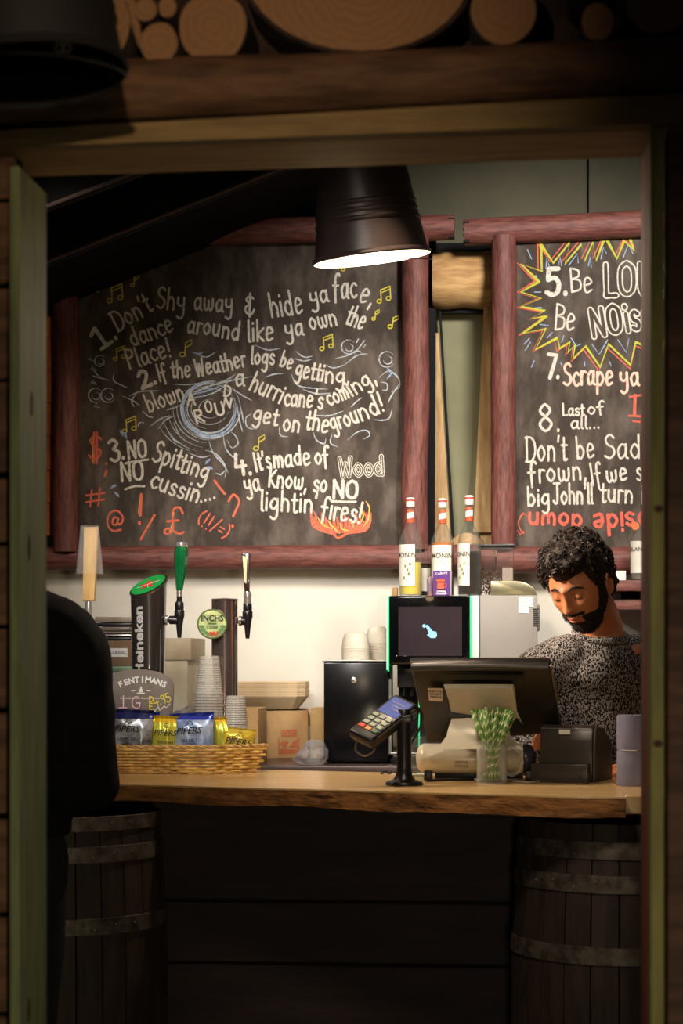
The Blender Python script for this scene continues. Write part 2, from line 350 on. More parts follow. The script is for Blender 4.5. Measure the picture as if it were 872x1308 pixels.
m_bark = mat('dark_bark', (60, 44, 34), .95, c2=(32, 24, 20), scale=12, bump=.8, bscale=40)
m_slat = mat('lamplit_cladding', (255, 136, 58), .7, c2=(236, 110, 44), scale=8, stretch=(1, 1, 5))  # bright orange paints in warm light from another room
m_black = mat('black_part_and_gap_shade', (10, 9, 10), .9)  # plain black for parts, also paints the shaded gaps of the window

def S_(name, bm, m, parent=None, **k):
    o = obj(name, bm, m, parent, **k)
    if not parent: o['kind'] = 'structure'
    return o
b = BM(); box(b, -2.4, 2.2, 3.5, 7.2, -.06, 0); S_('floor', b, m_floor, smooth=False)
b = BM(); box(b, -2.4, 2.2, -.6, 3.5, -.06, 0); S_('floor', b, m_floor, smooth=False)
b = BM(); box(b, -2.45, 2.25, 3.3, 7.2, 3.42, 3.5); S_('ceiling', b, m_dark, smooth=False)
YW = 6.69
zpl = P(400, 712, YW).z
b = BM(); box(b, -2.4, 2.2, YW, YW + .08, 0, zpl); S_('wall_back', b, m_plaster, smooth=False)
b = BM(); box(b, -2.4, 2.2, 7.02, 7.08, 0, 3.42)
wc = S_('wall_back_canvas', b, m_canvas, smooth=False); wc.name = 'wall_back'
b = BM(); x = P(751, 240, 7.0).x; tube(b, [(x, 7.015, 2.6), (x, 7.015, 3.4)], .004, 6); S_('trim_1', b, m_dark)
b = BM(); box(b, -2.48, -2.4, 3.3, 7.1, 0, 3.42); S_('wall_left', b, m_dark, smooth=False)
b = BM(); box(b, 2.2, 2.28, 3.3, 7.1, 0, 3.42); S_('wall_right', b, m_dark, smooth=False)
# strip of wall boards painted as lamplit, between the jamb and the chalkboard
cl = thing('wall_left_cladding', None, None, P(55, 640, 6.7), kind='structure'); cl.name = 'wall_left'
ys = [400, 429, 472, 514, 557, 600, 642, 684]
for i in range(len(ys) - 1):
    a0, a1 = P(20, ys[i] + 1.5, 6.7), P(68 - i * .7, ys[i + 1], 6.7)
    obj('board', plank_bm(a0.x, a1.x, 6.69, 6.715, a1.z, a0.z, i), m_slat, cl)
b = BM(); box(b, P(-40, 500, 6.73).x, P(75, 500, 6.73).x, 6.72, 6.74, zpl + .03, 3.0); obj('backing', b, m_black, cl, smooth=False)
# sloping roof at the upper left: boarding and two rafters
def sloped(px0, py0, px1, py1, Y, th, dy):
    a, c = P(px0, py0, Y), P(px1, py1, Y); u = Vector((0, 0, th)); b = BM()
    slab(b, [a, c, c + u, a + u], (0, dy, 0), .003); return b
rf = thing('ceiling_slope', None, None, P(60, 200, 5.6), kind='structure'); rf.name = 'ceiling'
obj('rafter', sloped(-120, 406, 410, 195, 5.62, .16, .06), m_dark, rf)
obj('rafter', sloped(-120, 332, 320, 164, 5.1, .15, .06), m_dark, rf)
obj('added_cover_board', sloped(-140, 400, 440, 178, 5.69, .95, .02), m_dark, rf, smooth=False)  # board added to cover a bright gap, also shades the chalkboard
obj('roof_boarding', sloped(-160, 382, 430, 140, 5.7, .02, 1.3), m_dark, rf, smooth=False)
m_re = mat('lit_rafter_edge', (74, 54, 50), .8, c2=(50, 36, 34), scale=20)  # lighter brown paints the light along the rafters' lower edges
for a6 in ((-120, 406, 410, 195, 5.615), (-120, 332, 320, 164, 5.095)):
    b = BM(); tube(b, [P(a6[0], a6[1], a6[4]), P(a6[2], a6[3], a6[4])], .005, 6); obj('rafter_light_line', b, m_re, rf)
b = sloped(-160, 390, 330, 205, 6.4, .14, .06); obj('rafter', b, m_dark, rf)

# ------------------------------------------------------------------ front wall (the near side of the opening), built of planks, a long log and stacked log ends
YF = 3.3
wf = thing('wall_front', None, None, (P(20, 800, YF).x, YF, 0), kind='structure')
xl, xr = P(12, 800, YF).x, P(853, 800, YF).x
def fz(py, px=0): return P(px, py, YF).z
js = [fz(y) for y in (1810, 1690, 1560, 1430, 1300, 1171, 1044, 908, 800, 692, 604, 482, 360, 250, 168)]
js[0] = 0
for i in range(len(js) - 1):
    obj('plank', plank_bm(xl - .85, xl - .001, YF + .03, YF + .06, js[i] + .004, js[i + 1] - .004, i, .006), m_logwall, wf)
xs = [xr + .001 + .115 * i for i in range(8)]
for i in range(7):
    obj('plank', plank_bm(xs[i], xs[i + 1] - .003, YF + .03, YF + .06, 0, fz(125, 860), i + 30, .003), m_plank, wf)
b = BM(); box(b, xl - .9, xl - .002, YF + .065, YF + .1, 0, 3.42); box(b, xr + .002, xr + .9, YF + .065, YF + .1, 0, 3.42)
box(b, xl - .002, xr + .002, YF + .2, YF + .23, fz(150), 3.42); obj('backing', b, m_dark, wf, smooth=False)  # backing added so that no light passes through the wall
a, c = P(-160, 128, YF + .03), P(1020, 82, YF + .03)
zo = .0; lr = S(39, YF)
obj('long_log', log_bm(a, c, lr, lr, 24, 24, .035, 3), m_logwall, wf)
# door frame: jambs and header
dr = thing('door_1', None, None, (P(20, 800, YF).x, YF, 0), kind='structure')
zl, zr = P(12, 190, YF).z, P(840, 161, YF).z
x0a, x0b = P(12, 700, YF).x, P(25, 700, YF).x
x1a, x1b = P(830, 700, YF).x, P(853, 700, YF).x
def jamb(xa, xb, ztop, m, y0, y1, seed):
    b = BM(); box(b, xa, xb, y0, y1, 0, ztop, .002, 1); return obj('jamb', b, m, dr, smooth=False)
jamb(x0a, x0b, zl - .028, m_frame, YF, YF + .2, 0)
jamb(x1a, x1b - .006, P(840, 160, YF).z + .0, mat('olive_pine', (134, 126, 70), .7, c2=(104, 100, 54), scale=6, stretch=(7, 7, .8), bump=.2, bscale=30), YF, YF + .06, 1)
o_ = jamb(x1a - .001, x1b - .006, P(840, 165, YF).z, m_oj, YF + .061, YF + .2, 1); o_.name = 'jamb_lining'; o_['label'] = 'inner lining of the right jamb, orange-brown from painted warm light'
def hdr(py_tl, py_tr, py_bl, py_br, ya, yb, m, name):
    b = BM(); q = [P(-30, py_bl, YF), P(900, py_br, YF), P(900, py_tr, YF), P(-30, py_tl, YF)]
    for p in q: p.y = ya
    slab(b, q, (0, yb - ya, 0), .002); return obj(name, b, m, dr, smooth=False)
hdr(170, 119, 192, 158, YF - .012, YF + .02, m_headface, 'header_board')
o_ = hdr(176, 130, 191, 160, YF + .021, YF + .2, m_head, 'header'); 
b = BM(); xk = P(20, 700, YF)
for px, py in ((38, 514), (32, 700), (30, 1290)):
    q = P(px, py, YF + .07); ball(b, (x0b + .0005, YF + .05 + .09 * ((px - 25) / 32), q.z), (.0014, .009, .022))
obj('knot', b, m_knot, dr)
b = BM()
for px, py in ((840, 950), (841, 650)):
    q = P(px, py, YF); ball(b, (q.x, YF - .0004, q.z), (.008, .0014, .006))
obj('knot', b, m_knot, dr)

# ------------------------------------------------------------------ stacked logs on the long log, end faces towards us (each log a thing)
m_end = bpy.data.materials.new('cut_log_end'); m_end.use_nodes = True; nt = m_end.node_tree; bs = nt.nodes['Principled BSDF']; bs.inputs['Roughness'].default_value = .85
tc = nt.nodes.new('ShaderNodeTexCoord'); wv = nt.nodes.new('ShaderNodeTexWave'); wv.wave_type = 'RINGS'; wv.rings_direction = 'Y'
wv.inputs['Scale'].default_value = 22; wv.inputs['Distortion'].default_value = 7; wv.inputs['Detail'].default_value = 3; wv.inputs['Detail Scale'].default_value = 1.5
cr = nt.nodes.new('ShaderNodeValToRGB'); cr.color_ramp.elements[0].color = lin((132, 98, 66)); cr.color_ramp.elements[1].color = lin((142, 104, 70))
nt.links.new(tc.outputs['Object'], wv.inputs[0]); nt.links.new(wv.outputs['Fac'], cr.inputs[0]); nt.links.new(cr.outputs[0], bs.inputs['Base Color'])
def log_end(cx, cy, rx, ry, label, y0, seed, depth=.2):
    c = P(cx, cy, y0); ax, az = S(rx, y0), S(ry, y0); c.y = y0
    t = thing('log', label, 'log', (c.x, y0, c.z), 'stacked logs above the opening')
    def ring(y, k, n=28):
        o = []
        for i in range(n):
            an = 2 * math.pi * i / n; q = k * (1 + .07 * noise.noise(Vector((math.cos(an) * 1.2 + seed, math.sin(an) * 1.2, seed))))
            o.append(Vector((c.x + ax * q * math.cos(an), y, c.z + az * q * math.sin(an))))
        return o
    b = BM(); R1 = [[b.verts.new(v) for v in ring(y, k)] for y, k in ((y0 + .001, .95), (y0 + .004, 1), (y0 + depth, 1.02))]
    for ra, rb in zip(R1, R1[1:]):
        for i in range(28): b.faces.new((ra[i], ra[(i + 1) % 28], rb[(i + 1) % 28], rb[i]))
    b.faces.new(R1[-1]); obj('bark', b, m_bark, t)
    b = BM(); rg = [b.verts.new(v) for v in ring(y0, .955)]; rh = [b.verts.new(v) for v in ring(y0 + .006, .95)]
    b.faces.new(rg[::-1])
    for i in range(28): b.faces.new((rg[i], rg[(i + 1) % 28], rh[(i + 1) % 28], rh[i]))
    obj('cut_end', b, m_end, t, smooth=False)
    return t
LE = [(203, 55, 26, 27, 'small round pale log end left of the medium log, over the opening'),
      (272, 34, 46, 48, 'medium round log end between the small pale one and the huge oval slab'),
      (460, -26, 152, 94, 'huge oval log slab, the widest cut end above the opening'),
      (214, 9, 12, 14, 'smallest pale log end resting on two others at the upper left'),
      (186, 12, 15, 16, 'little brown log end tucked left of the smallest pale one'),
      (643, 14, 44, 45, 'grey-brown round log end just right of the huge oval slab'),
      (763, 28, 21, 25, 'small dark log end standing alone between two bigger dim ones'),
      (842, 5, 44, 40, 'dim round log end at the far right above the opening'),
      (146, 20, 22, 52, 'tall split log end half behind the hanging bucket lamp'),
      (744, -22, 18, 20, 'dark little log end above the lone small one at the right')]
for i, (cx, cy, rx, ry, lb) in enumerate(LE): log_end(cx, cy, rx, ry, lb, YF + .0 + .012 * (i % 3), i * 3.1, .14)
b = BM(); q0, q1 = P(-60, 60, YF + .1), P(930, -80, YF + .1); box(b, xl - .9, xr + .9, YF + .172, YF + .195, fz(110), 3.4); o_ = obj('recess_board', b, m_bark, wf, smooth=False)
b = log_bm(P(166, 2, YF + .03), P(180, 60, YF + .03), S(9, YF), S(4, YF), 12, 5, .1, 8)
tag(b_ := obj('log_wedge', b, m_end), 'thin split wedge of pale wood left of the small round log ends', 'wood wedge')

# ------------------------------------------------------------------ chalkboards on red-stained log frames
YB = 6.62
m_board = mat('chalkboard_paint', (124, 112, 102), .9, c2=(58, 49, 42), scale=7, stretch=(1.8, 1, .8), detail=14, contrast=(.44, .92), bump=.08, bscale=60)
_unused = mat('chalk_dust', (92, 84, 78), .95, c2=(60, 52, 48), scale=40, stretch=(1, 1, .4), contrast=(.4, .6))
def board(name_label, px, cat='chalkboard'):
    t = thing('chalkboard', name_label, cat, P(px, 720, YB)); return t
def pboard(t, x0, x1, y0, y1, m=m_board):
    a, c = P(x0, y1, YB), P(x1, y0, YB); b = BM(); box(b, a.x, c.x, YB + .004, YB + .03, a.z, c.z, .002, 1)
    return obj('board_panel', b, m, t, smooth=False)
def flog(t, x0, y0, x1, y1, wpx, Y=YB - .03, seed=1, w1=None, m=None, rough=.035):
    m = m or (m_redlogh if abs(x1 - x0) > abs(y1 - y0) else m_redlog)
    a, c = P(x0, y0, Y), P(x1, y1, Y)
    return obj('frame_log', log_bm(a, c, S(wpx, Y) / 2, S(w1 or wpx, Y) / 2, 20, 18, rough, seed), m, t)
b1 = board('large chalkboard covered in house rules one to four, framed in red-stained logs', 300)
pboard(b1, 98, 520, 308, 703)
flog(b1, 85, 300, 84, 705, 34, seed=2)
flog(b1, 531, 292, 530, 702, 34, seed=5)
flog(b1, 30, 713, 632, 711, 31, Y=YB - .005, seed=9)
flog(b1, 95, 300, 580, 290, 33, Y=YB - .012, seed=13)
b2 = board('right-hand chalkboard with rules five, seven and eight, cut off by the jamb', 760)
pboard(b2, 656, 985, 300, 700)
flog(b2, 643, 302, 643, 700, 32, seed=21)
flog(b2, 975, 292, 975, 702, 34, seed=22)
flog(b2, 593, 297, 1020, 277, 34, Y=YB - .012, seed=23)
flog(b2, 634, 716, 1020, 716, 35, Y=YB - .005, seed=24)
# jagged saw cuts on the meeting ends of the two top logs
for t, px, py, sgn in ((b1, 577, 291, 1), (b2, 596, 296, -1)):
    b = BM()
    for k in range(4):
        q = P(px, py - 12 + k * 8, YB - .012 - S(13, YB)); box(b, q.x - .012, q.x + .008, q.y - .002, q.y + .02, q.z - .0025, q.z + .0025)
    obj('saw_cut', b, m_black, t, smooth=False)
YS = YB + .0026
s = Strokes(YS, ('chalk_word', chalk_white, b1))     # rules 1-4
W = s.word
W("1.", 127, 447, 152, 430, 27, 5.2); W("Don't", 150, 423, 196, 396, 26, 3.0, .05); W("Shy", 199, 393, 236, 396, 27, 3.0); W("away", 247, 396, 297, 398, 25, 3.0); W("&", 311, 403, 326, 403, 28, 3.0)
W("hide", 346, 406, 388, 399, 31, 3.0); W("ya", 396, 389, 420, 385, 24, 3.0); W("fac", 425, 381, 455, 381, 31, 3.0); W("e,", 457, 384, 474, 390, 28, 3.0)
W("dance", 169, 443, 223, 422, 24, 3.0); W("arou", 238, 424, 280, 430, 24, 3.0); W("nd", 282, 431, 305, 434, 24, 3.0); W("like", 316, 436, 350, 435, 27, 3.0); W("ya", 364, 431, 388, 428, 24, 3.0); W("own", 396, 422, 431, 414, 24, 2.9); W("the", 440, 412, 463, 421, 26, 2.9)
W("Place!", 165, 472, 221, 454, 25, 3.0)
W("2.", 181, 497, 201, 489, 21, 5.0); W("If", 203, 487, 214, 484, 22, 2.8); W("the", 219, 483, 244, 481, 22, 3.0); W("We", 250, 481, 272, 477, 22, 3.2); W("ather", 273, 477, 315, 468, 22, 3.0); W("logs", 320, 464, 350, 466, 22, 3.0); W("be", 356, 467, 372, 472, 20, 2.6); W("getti", 376, 480, 412, 487, 23, 3.2); W("ng,", 414, 488, 446, 490, 23, 3.0)
W("blown", 190, 527, 237, 509, 24, 2.6); W("a", 300, 492, 312, 492, 24, 3.0); W("hurri", 317, 497, 358, 515, 25, 3.0); W("cane's", 362, 517, 412, 522, 24, 3.0); W("com", 420, 519, 447, 508, 22, 3.0); W("ing,", 449, 507, 481, 487, 22, 3.0)
W("get", 322, 537, 354, 543, 22, 3.0); W("on", 360, 550, 382, 553, 24, 3.0); W("the", 389, 548, 419, 553, 25, 3.2); W("grou", 424, 551, 459, 539, 24, 3.0); W("nd!", 461, 538, 494, 524, 25, 3.2)
W("3.", 141, 589, 160, 586, 27, 4.2); W("NO", 163, 585, 188, 583, 22, 3.6); W("Spit", 193, 589, 228, 600, 27, 3.2); W("ting", 228, 601, 264, 613, 25, 3.2)
W("NO", 154, 614, 184, 612, 24, 3.6); W("cussin", 190, 622, 252, 643, 25, 3.2); W("....", 255, 642, 276, 637, 24, 3.0); 
W("4.", 301, 608, 322, 605, 27, 4.6); W("It's", 326, 602, 347, 598, 24, 3.2); W("made", 349, 597, 397, 593, 24, 3.2); W("of", 402, 593, 420, 592, 24, 3.2)
W("ya", 313, 629, 333, 625, 24, 3.2); W("Know,", 342, 621, 391, 626, 24, 3.2); W("so", 399, 627, 417, 629, 24, 3.2); W("NO", 424, 636, 457, 637, 22, 4.2); 
W("lightin'", 332, 652, 405, 655, 26, 3.2); W("fires!", 409, 661, 461, 669, 27, 3.4)
aw = Strokes(YS - .0008, ('chalk_word', chalk_white, b1)); W = aw.word; W("A", 239, 518, 250, 517, 16, 2.6); W("R", 250, 541, 261, 538, 17, 2.8); W("O", 263, 527, 272, 525, 14, 2.6); W("U", 276, 531, 288, 528, 16, 2.8); W("N", 284, 519, 295, 521, 12, 2.6); W("D", 285, 505, 294, 506, 13, 2.6); W = s.word
for q in (((160, 592), (174, 589), (189, 587)), ((160, 625), (172, 621), (184, 621)), ((423, 640), (440, 641), (454, 641))):
    s = Strokes(YS); s.line(list(q), 3); s.done('underline', chalk_white, b1)
random.seed(5); h1 = Strokes(YS); h1.word("Wood", 433, 609, 490, 606, 23, 6.6); h1.done('outlined_word', chalk_white, b1)
random.seed(5); h1 = Strokes(YS - .0006); h1.word("Wood", 433, 609, 490, 606, 23, 4.4); h1.done('letter_hollow', m_board, b1)
random.seed(5); h1 = Strokes(YS - .0010); h1.word("Wood", 433, 609, 490, 606, 23, 1.3); h1.done('letter_core', chalk_white, b1)
def note(s, x, y, z, kind, w=1.5, rot=0):
    def T(a, b): c, d = math.cos(rot), math.sin(rot); return (x + (a * c - b * d) * z, y + (a * d + b * c) * z)
    def head(a, b): s.line([T(a + 2.4 * math.cos(t * .8), b + 2.0 * math.sin(t * .8)) for t in range(9)], w)
    if kind == 1:
        head(0, 8); s.line([T(2.2, 8), T(2.6, -2)], w, False); s.line([T(2.6, -2), T(8, -5), T(8, -1), T(3, 2)], w, False)
    else:
        head(0, 9); head(10, 6); s.line([T(2.4, 9), T(1.6, -3)], w, False); s.line([T(12.4, 6), T(11.6, -7)], w, False); s.line([T(1.6, -3), T(11.6, -7)], w, False); s.line([T(2, 0), T(11.8, -4)], w, False)
for a in ((124, 361, 1.2, 1), (140, 372, 1.35, 2), (169, 356, 1.0, 1), (147, 449, 1.05, 2), (233, 441, 1.45, 1), (484, 374, 1.2, 2), (477, 400, .9, 1), (499, 408, 1.15, 1, 1.5, .1), (411, 435, 1.15, 2), (159, 540, 1.2, 2), (327, 562, 1.35, 1), (438, 336, 1.0, 1)):
    s = Strokes(YS); note(s, *a); s.done('music_note', chalk_yellow, b1)
s = Strokes(YS, ('chalk_symbol', chalk_orange, b1))
s.word("$", 113, 589, 131, 589, 34, 3.0); s.word("#", 110, 648, 136, 645, 24, 2.6); s.word("@", 135, 681, 158, 681, 30, 2.8); s.word("!", 175, 669, 184, 669, 38, 4.2); s.word("/", 178, 688, 199, 688, 31, 3.0)
s.auto = ('chalk_symbol', chalk_orange, b1); s.word("%", 208, 684, 236, 684, 36, 3.0); s.word("?", 290, 675, 306, 675, 42, 3.2);  s.word(";", 133, 608, 139, 608, 20, 3.4)
s.word("(!!/=)", 249, 668, 288, 690, 20, 2.2)
t9 = Strokes(YS); t9.line([(274, 614), (280, 622), (287, 631)], 3.2); t9.done('chalk_symbol', chalk_orange, b1)
s = Strokes(YS + .0007)
for k in range(15):
    x = 401 + k * 4.8; s.line([(x, 660 + 6 * math.sin(k * 2.1)), (x + 2, 671), (432 + (x - 432) * .62, 681 - abs(x - 434) * .07)], 4.0, True, True)
s.line([(397, 650), (399, 670), (412, 678), (425, 682), (432, 687), (445, 681), (465, 678), (472, 668), (473, 656)], 3.2)
for q in (((400, 652), (404, 662), (401, 672)), ((409, 664), (416, 672), (415, 678)), ((424, 668), (430, 676), (428, 683)), ((440, 670), (442, 678)), ((455, 668), (460, 674), (456, 678)), ((462, 650), (468, 662), (464, 674)), ((399, 664), (412, 674), (436, 680), (462, 675))): s.line(q, 2.6, True, True)
s.done('chalk_flames', chalk_orange, b1)['kind'] = 'stuff'
s = Strokes(YS + .0002)
for q in (((405, 660), (412, 670), (425, 676)), ((418, 664), (424, 672), (434, 682)), ((434, 668), (437, 676), (446, 678)), ((448, 666), (452, 674)), ((458, 648), (464, 658), (460, 668)), ((467, 640), (472, 650), (469, 664)), ((471, 652), (470, 664), (463, 673))): s.line(q, 2.0, True, True)
s.line([(119, 558), (118, 590)], 1.2); s.line([(179, 634), (177, 655)], 1.6)
s.line([(222, 655), (219, 672), (216, 682)], 1.3)
s.done('flame_highlights', mat('flame_yellow_chalk', (240, 186, 92), .95, c2=(180, 130, 60), scale=160, contrast=(.28, .5)), b1)
s = Strokes(YS)                                     # wind swirls, thin
def arc(cx, cy, rx, ry, a0, a1, w=1.3, n=12, rot=0, r1=1):
    pts = []
    for i in range(n + 1):
        f = i / n; a = R(a0 + (a1 - a0) * f); k = 1 + (r1 - 1) * f; x, y = rx * k * math.cos(a), ry * k * math.sin(a); c, d = math.cos(R(rot)), math.sin(R(rot))
        pts.append((cx + x * c - y * d, cy + x * d + y * c))
    s.line(pts, w, True, True)
for k, (rx, ry, a0, a1, w_) in enumerate(((37, 35, 20, 300, 2.0), (34, 32, 60, 340, 2.2), (31, 31, -30, 200, 2.0), (29, 26, 100, 330, 1.6), (39, 38, -40, 150, 1.8), (24, 20, 10, 250, 1.3), (33, 37, 30, 170, 1.7), (42, 40, 80, 200, 1.2), (47, 44, 95, 190, 1.2), (54, 50, 100, 180, 1.1), (62, 56, 105, 170, 1.1), (70, 58, 110, 160, 1.1), (14, 12, 40, 290, 1.1))):
    arc(268, 522, rx, ry, a0, a1, w_)
for q in (((222, 491), (245, 491), (275, 486)), ((232, 500), (262, 494), (300, 485), (322, 481)), ((236, 504), (255, 498), (285, 487), (301, 478)), ((240, 508), (260, 506), (280, 498), (296, 482)), ((191, 545), (205, 535), (218, 531)), ((202, 548), (212, 536), (222, 532)), ((213, 548), (222, 562), (232, 567)), ((222, 540), (226, 550), (229, 556)),
          ((212, 524), (225, 520), (236, 515)), ((182, 525), (190, 532), (196, 533)), ((302, 515), (306, 538), (310, 552)), ((308, 522), (311, 540)), ((266, 560), (272, 578), (284, 592), (292, 604)), ((262, 575), (276, 580), (288, 596), (287, 610)), ((285, 555), (288, 572), (298, 584), (305, 580)), ((292, 550), (300, 556), (304, 566), (296, 572), (290, 562)),
          ((275, 604), (282, 606), (288, 600)), ((240, 578), (256, 584), (268, 582)), ((295, 495), (308, 504), (322, 512)), ((326, 441), (342, 447), (358, 445)), ((378, 449), (388, 456), (399, 455)), ((376, 458), (388, 461), (398, 459)),
          ((338, 482), (350, 478), (362, 477)), ((372, 478), (380, 492), (400, 496), (418, 497)), ((386, 497), (404, 503), (422, 502)), ((416, 466), (426, 470), (440, 466)), ((440, 466), (456, 454), (470, 452)), ((428, 458), (444, 454), (456, 448), (464, 452)), ((452, 452), (460, 442), (466, 434)), ((455, 438), (458, 432)), ((463, 445), (467, 440)),
          ((484, 482), (496, 474), (508, 482), (510, 494), (500, 500)), ((486, 488), (494, 490), (494, 498), (488, 498)), ((510, 490), (500, 505), (496, 514)), ((400, 530), (420, 531), (438, 525)), ((448, 520), (456, 512), (462, 508)), ((478, 536), (488, 537), (497, 534), (500, 524)),
          ((322, 528), (314, 534), (316, 546), (328, 548)), ((357, 545), (358, 556), (368, 558)), ((400, 552), (404, 562), (414, 567), (416, 560)), ((424, 554), (422, 566), (432, 571)), ((444, 562), (456, 552), (468, 550), (472, 556), (464, 561)), ((117, 470), (128, 482), (140, 486)), ((118, 480), (132, 484)), ((146, 474), (145, 486), (155, 492), (163, 495)), ((176, 500), (168, 512), (172, 520)), ((165, 506), (180, 500), (203, 499)), ((156, 506), (170, 512), (178, 518)),
          ((248, 494), (258, 490), (268, 488)), ((252, 453), (264, 456), (276, 449)), ((176, 546), (178, 540), (184, 540))): s.line(q, 1.8, True, True)
for cx, cy, r in ((445, 443, 9), (494, 459, 10), (128, 461, 7), (138, 505, 9), (122, 505, 9)):
    arc(cx, cy, r, r, 30, 320, 1.8); arc(cx + 1, cy + 1, r * .55, r * .5, -90, 180, 1.6)
for cx, cy in ((112, 460), (116, 472), (116, 490), (120, 520)):
    for k in range(3): s.line([(cx + k * 2, cy), (cx + 4 + k * 2, cy - 5 + k * 3)], 1.1, True, True)
s.done('wind_swirls', chalk_grey, b1, 'thin blue-white chalk wind swirls')['kind'] = 'stuff'
s = Strokes(YS - .0004)
for cx, cy, a in ((145, 622, 2.6), (149, 632, -2.4), (265, 590, -.8), (267, 598, .2), (160, 556, 1.2), (155, 553, 1)):
    s.line([(cx - 4 * math.cos(a), cy - 4 * math.sin(a)), (cx, cy - 1), (cx + 5 * math.cos(a), cy + 5 * math.sin(a))], 3.4, True, True)
arc(268, 522, 35, 34, 60, 280, 3.0); arc(268, 522, 33, 36, -20, 100, 2.6)
for q in (((236, 506), (262, 500), (284, 492)), ((246, 450), (254, 452), (260, 449)), ((494, 470), (500, 476), (494, 484))): s.line(q, 2.6, True, True)
s.done('blue_drops', chalk_blue, b1, 'blue chalk water drops')['kind'] = 'stuff'
# ---- right board
s = Strokes(YS, ('chalk_word', chalk_white, b2)); W = s.word
W("5.", 697, 377, 725, 376, 33, 6.5); W("Be", 728, 374, 758, 372, 30, 2.6); W("Be", 707, 421, 734, 423, 33, 2.6); W("7.", 696, 482, 714, 484, 30, 5.0); W("8.", 687, 552, 716, 551, 34, 3.6); W("Last", 718, 531, 746, 530, 15, 2.6); W("of", 750, 529, 772, 527, 15, 2.6); W("all...", 728, 547, 766, 547, 16, 2.5)
W("Don't", 671, 589, 724, 588, 32, 2.8); W("be", 736, 586, 760, 584, 28, 2.8); W("Sad", 771, 586, 818, 585, 30, 2.8); W("frown,", 675, 617, 749, 613, 27, 3.0); W("If", 755, 620, 769, 618, 28, 2.8); W("we", 774, 616, 802, 613, 24, 3.0); W("see you", 812, 614, 880, 612, 26, 2.8)
W("big", 673, 646, 702, 645, 24, 3.0); W("John'll", 706, 644, 757, 643, 26, 3.0); W("turn", 766, 641, 808, 642, 26, 3.0); W("it", 818, 642, 832, 642, 26, 3.0)
for t_, a_ in (("LO", (771, 377, 812, 376, 40)), ("UD", (815, 376, 856, 375, 40)), ("NO", (756, 430, 796, 424, 35)), ("is", (800, 423, 818, 420, 38)), ("y", (822, 420, 836, 418, 36))):
    random.seed(3); h1 = Strokes(YS); h1.word(t_, *a_, 8.6); h1.done('outlined_word', chalk_white, b2)
    random.seed(3); h2 = Strokes(YS - .0006); h2.word(t_, *a_, 4.6); h2.done('letter_hollow', m_board, b2)
s.auto = None
pwm = mat('pink_white_chalk', (236, 190, 172), .95, c2=(200, 110, 90), scale=90, contrast=(.3, .5))
s = Strokes(YS, ('chalk_word', pwm, b2)); W = s.word
W("Scrape", 719, 492, 783, 492, 28, 3.4); W("ya", 791, 492, 816, 491, 26, 3.4)
redm = mat('red_chalk', (214, 98, 80), .95, c2=(150, 62, 52), scale=160, contrast=(.25, .5))
s = Strokes(YS, ('chalk_word', redm, b2)); W = s.word
W("upside", 846, 652, 756, 658, 26, 4.4); W("down", 744, 657, 674, 655, 24, 4.2); s.line([(668, 656), (662, 666), (664, 676), (669, 681)], 1.8); s.line([(664, 660), (668, 655), (672, 659)], 1.5, False); s.line([(661, 678), (664, 683), (668, 679)], 1.5, False)
s.line([(804, 507), (822, 504)], 3); s.line([(811, 505), (810, 530)], 4.2); s.line([(803, 531), (820, 532)], 3); s.line([(808, 538), (818, 539)], 2.2)
def zz(pts): return [(640 + a / 3.76, 280 + b / 3.76) for a, b in pts]
Z = [zz(((190, 120), (250, 210), (330, 110), (305, 215), (385, 120), (400, 200), (440, 110), (455, 200), (490, 105))), zz(((510, 105), (555, 190), (590, 105), (640, 150), (620, 100))), zz(((190, 120), (195, 250), (95, 215), (180, 300))), zz(((180, 300), (95, 350), (190, 380), (95, 420), (210, 440), (150, 475), (220, 465), (100, 550), (215, 525), (165, 625), (270, 570), (280, 620), (330, 590), (320, 640), (355, 600), (345, 670), (405, 610), (475, 710), (515, 600), (620, 700), (645, 590), (760, 640), (800, 560)))]
cxy = (815, 370)
for z in Z:
    q = []
    for a, b_ in z:
        d = Vector((a - cxy[0], (b_ - cxy[1]) * 1.3)); d.normalize(); q.append((a + d.x * 5, min(max(b_ + d.y * 5, 306), 600)))
    s.line(q, 2.1, False)
s.done('red_outline', redm, b2)['kind'] = 'stuff'
s = Strokes(YS - .0004)
for z in Z: s.line(z, 3.9, False)
s.done('starburst', mat('lime_chalk', (178, 178, 62), .95, c2=(128, 126, 46), scale=160, contrast=(.25, .5)), b2, 'lime yellow chalk starburst')
s = Strokes(YS)
for z in (((125, 145), (145, 190)), ((215, 235), (218, 190), (230, 225)), ((275, 220), (282, 180), (290, 225)), ((325, 220), (365, 165), (370, 210)), ((418, 225), (425, 180), (432, 230)), ((478, 190), (490, 135), (505, 165)), ((585, 185), (610, 120), (632, 165)), ((165, 270), (180, 300)), ((190, 350), (160, 350)), ((195, 425), (165, 425)), ((225, 510), (185, 505)), ((245, 545), (220, 570)), ((110, 600), (135, 572)), ((115, 630), (140, 590)), ((145, 710), (158, 680)), ((300, 560), (290, 590)), ((335, 570), (360, 610), (380, 600)), ((435, 600), (470, 650), (510, 580)), ((560, 580), (600, 640), (612, 575)), ((400, 685), (400, 705)), ((520, 685), (527, 705)), ((285, 690), (290, 700))): s.line(zz(z), 1.3, False)
s.done('blue_dashes', chalk_blue, b2)['kind'] = 'stuff'

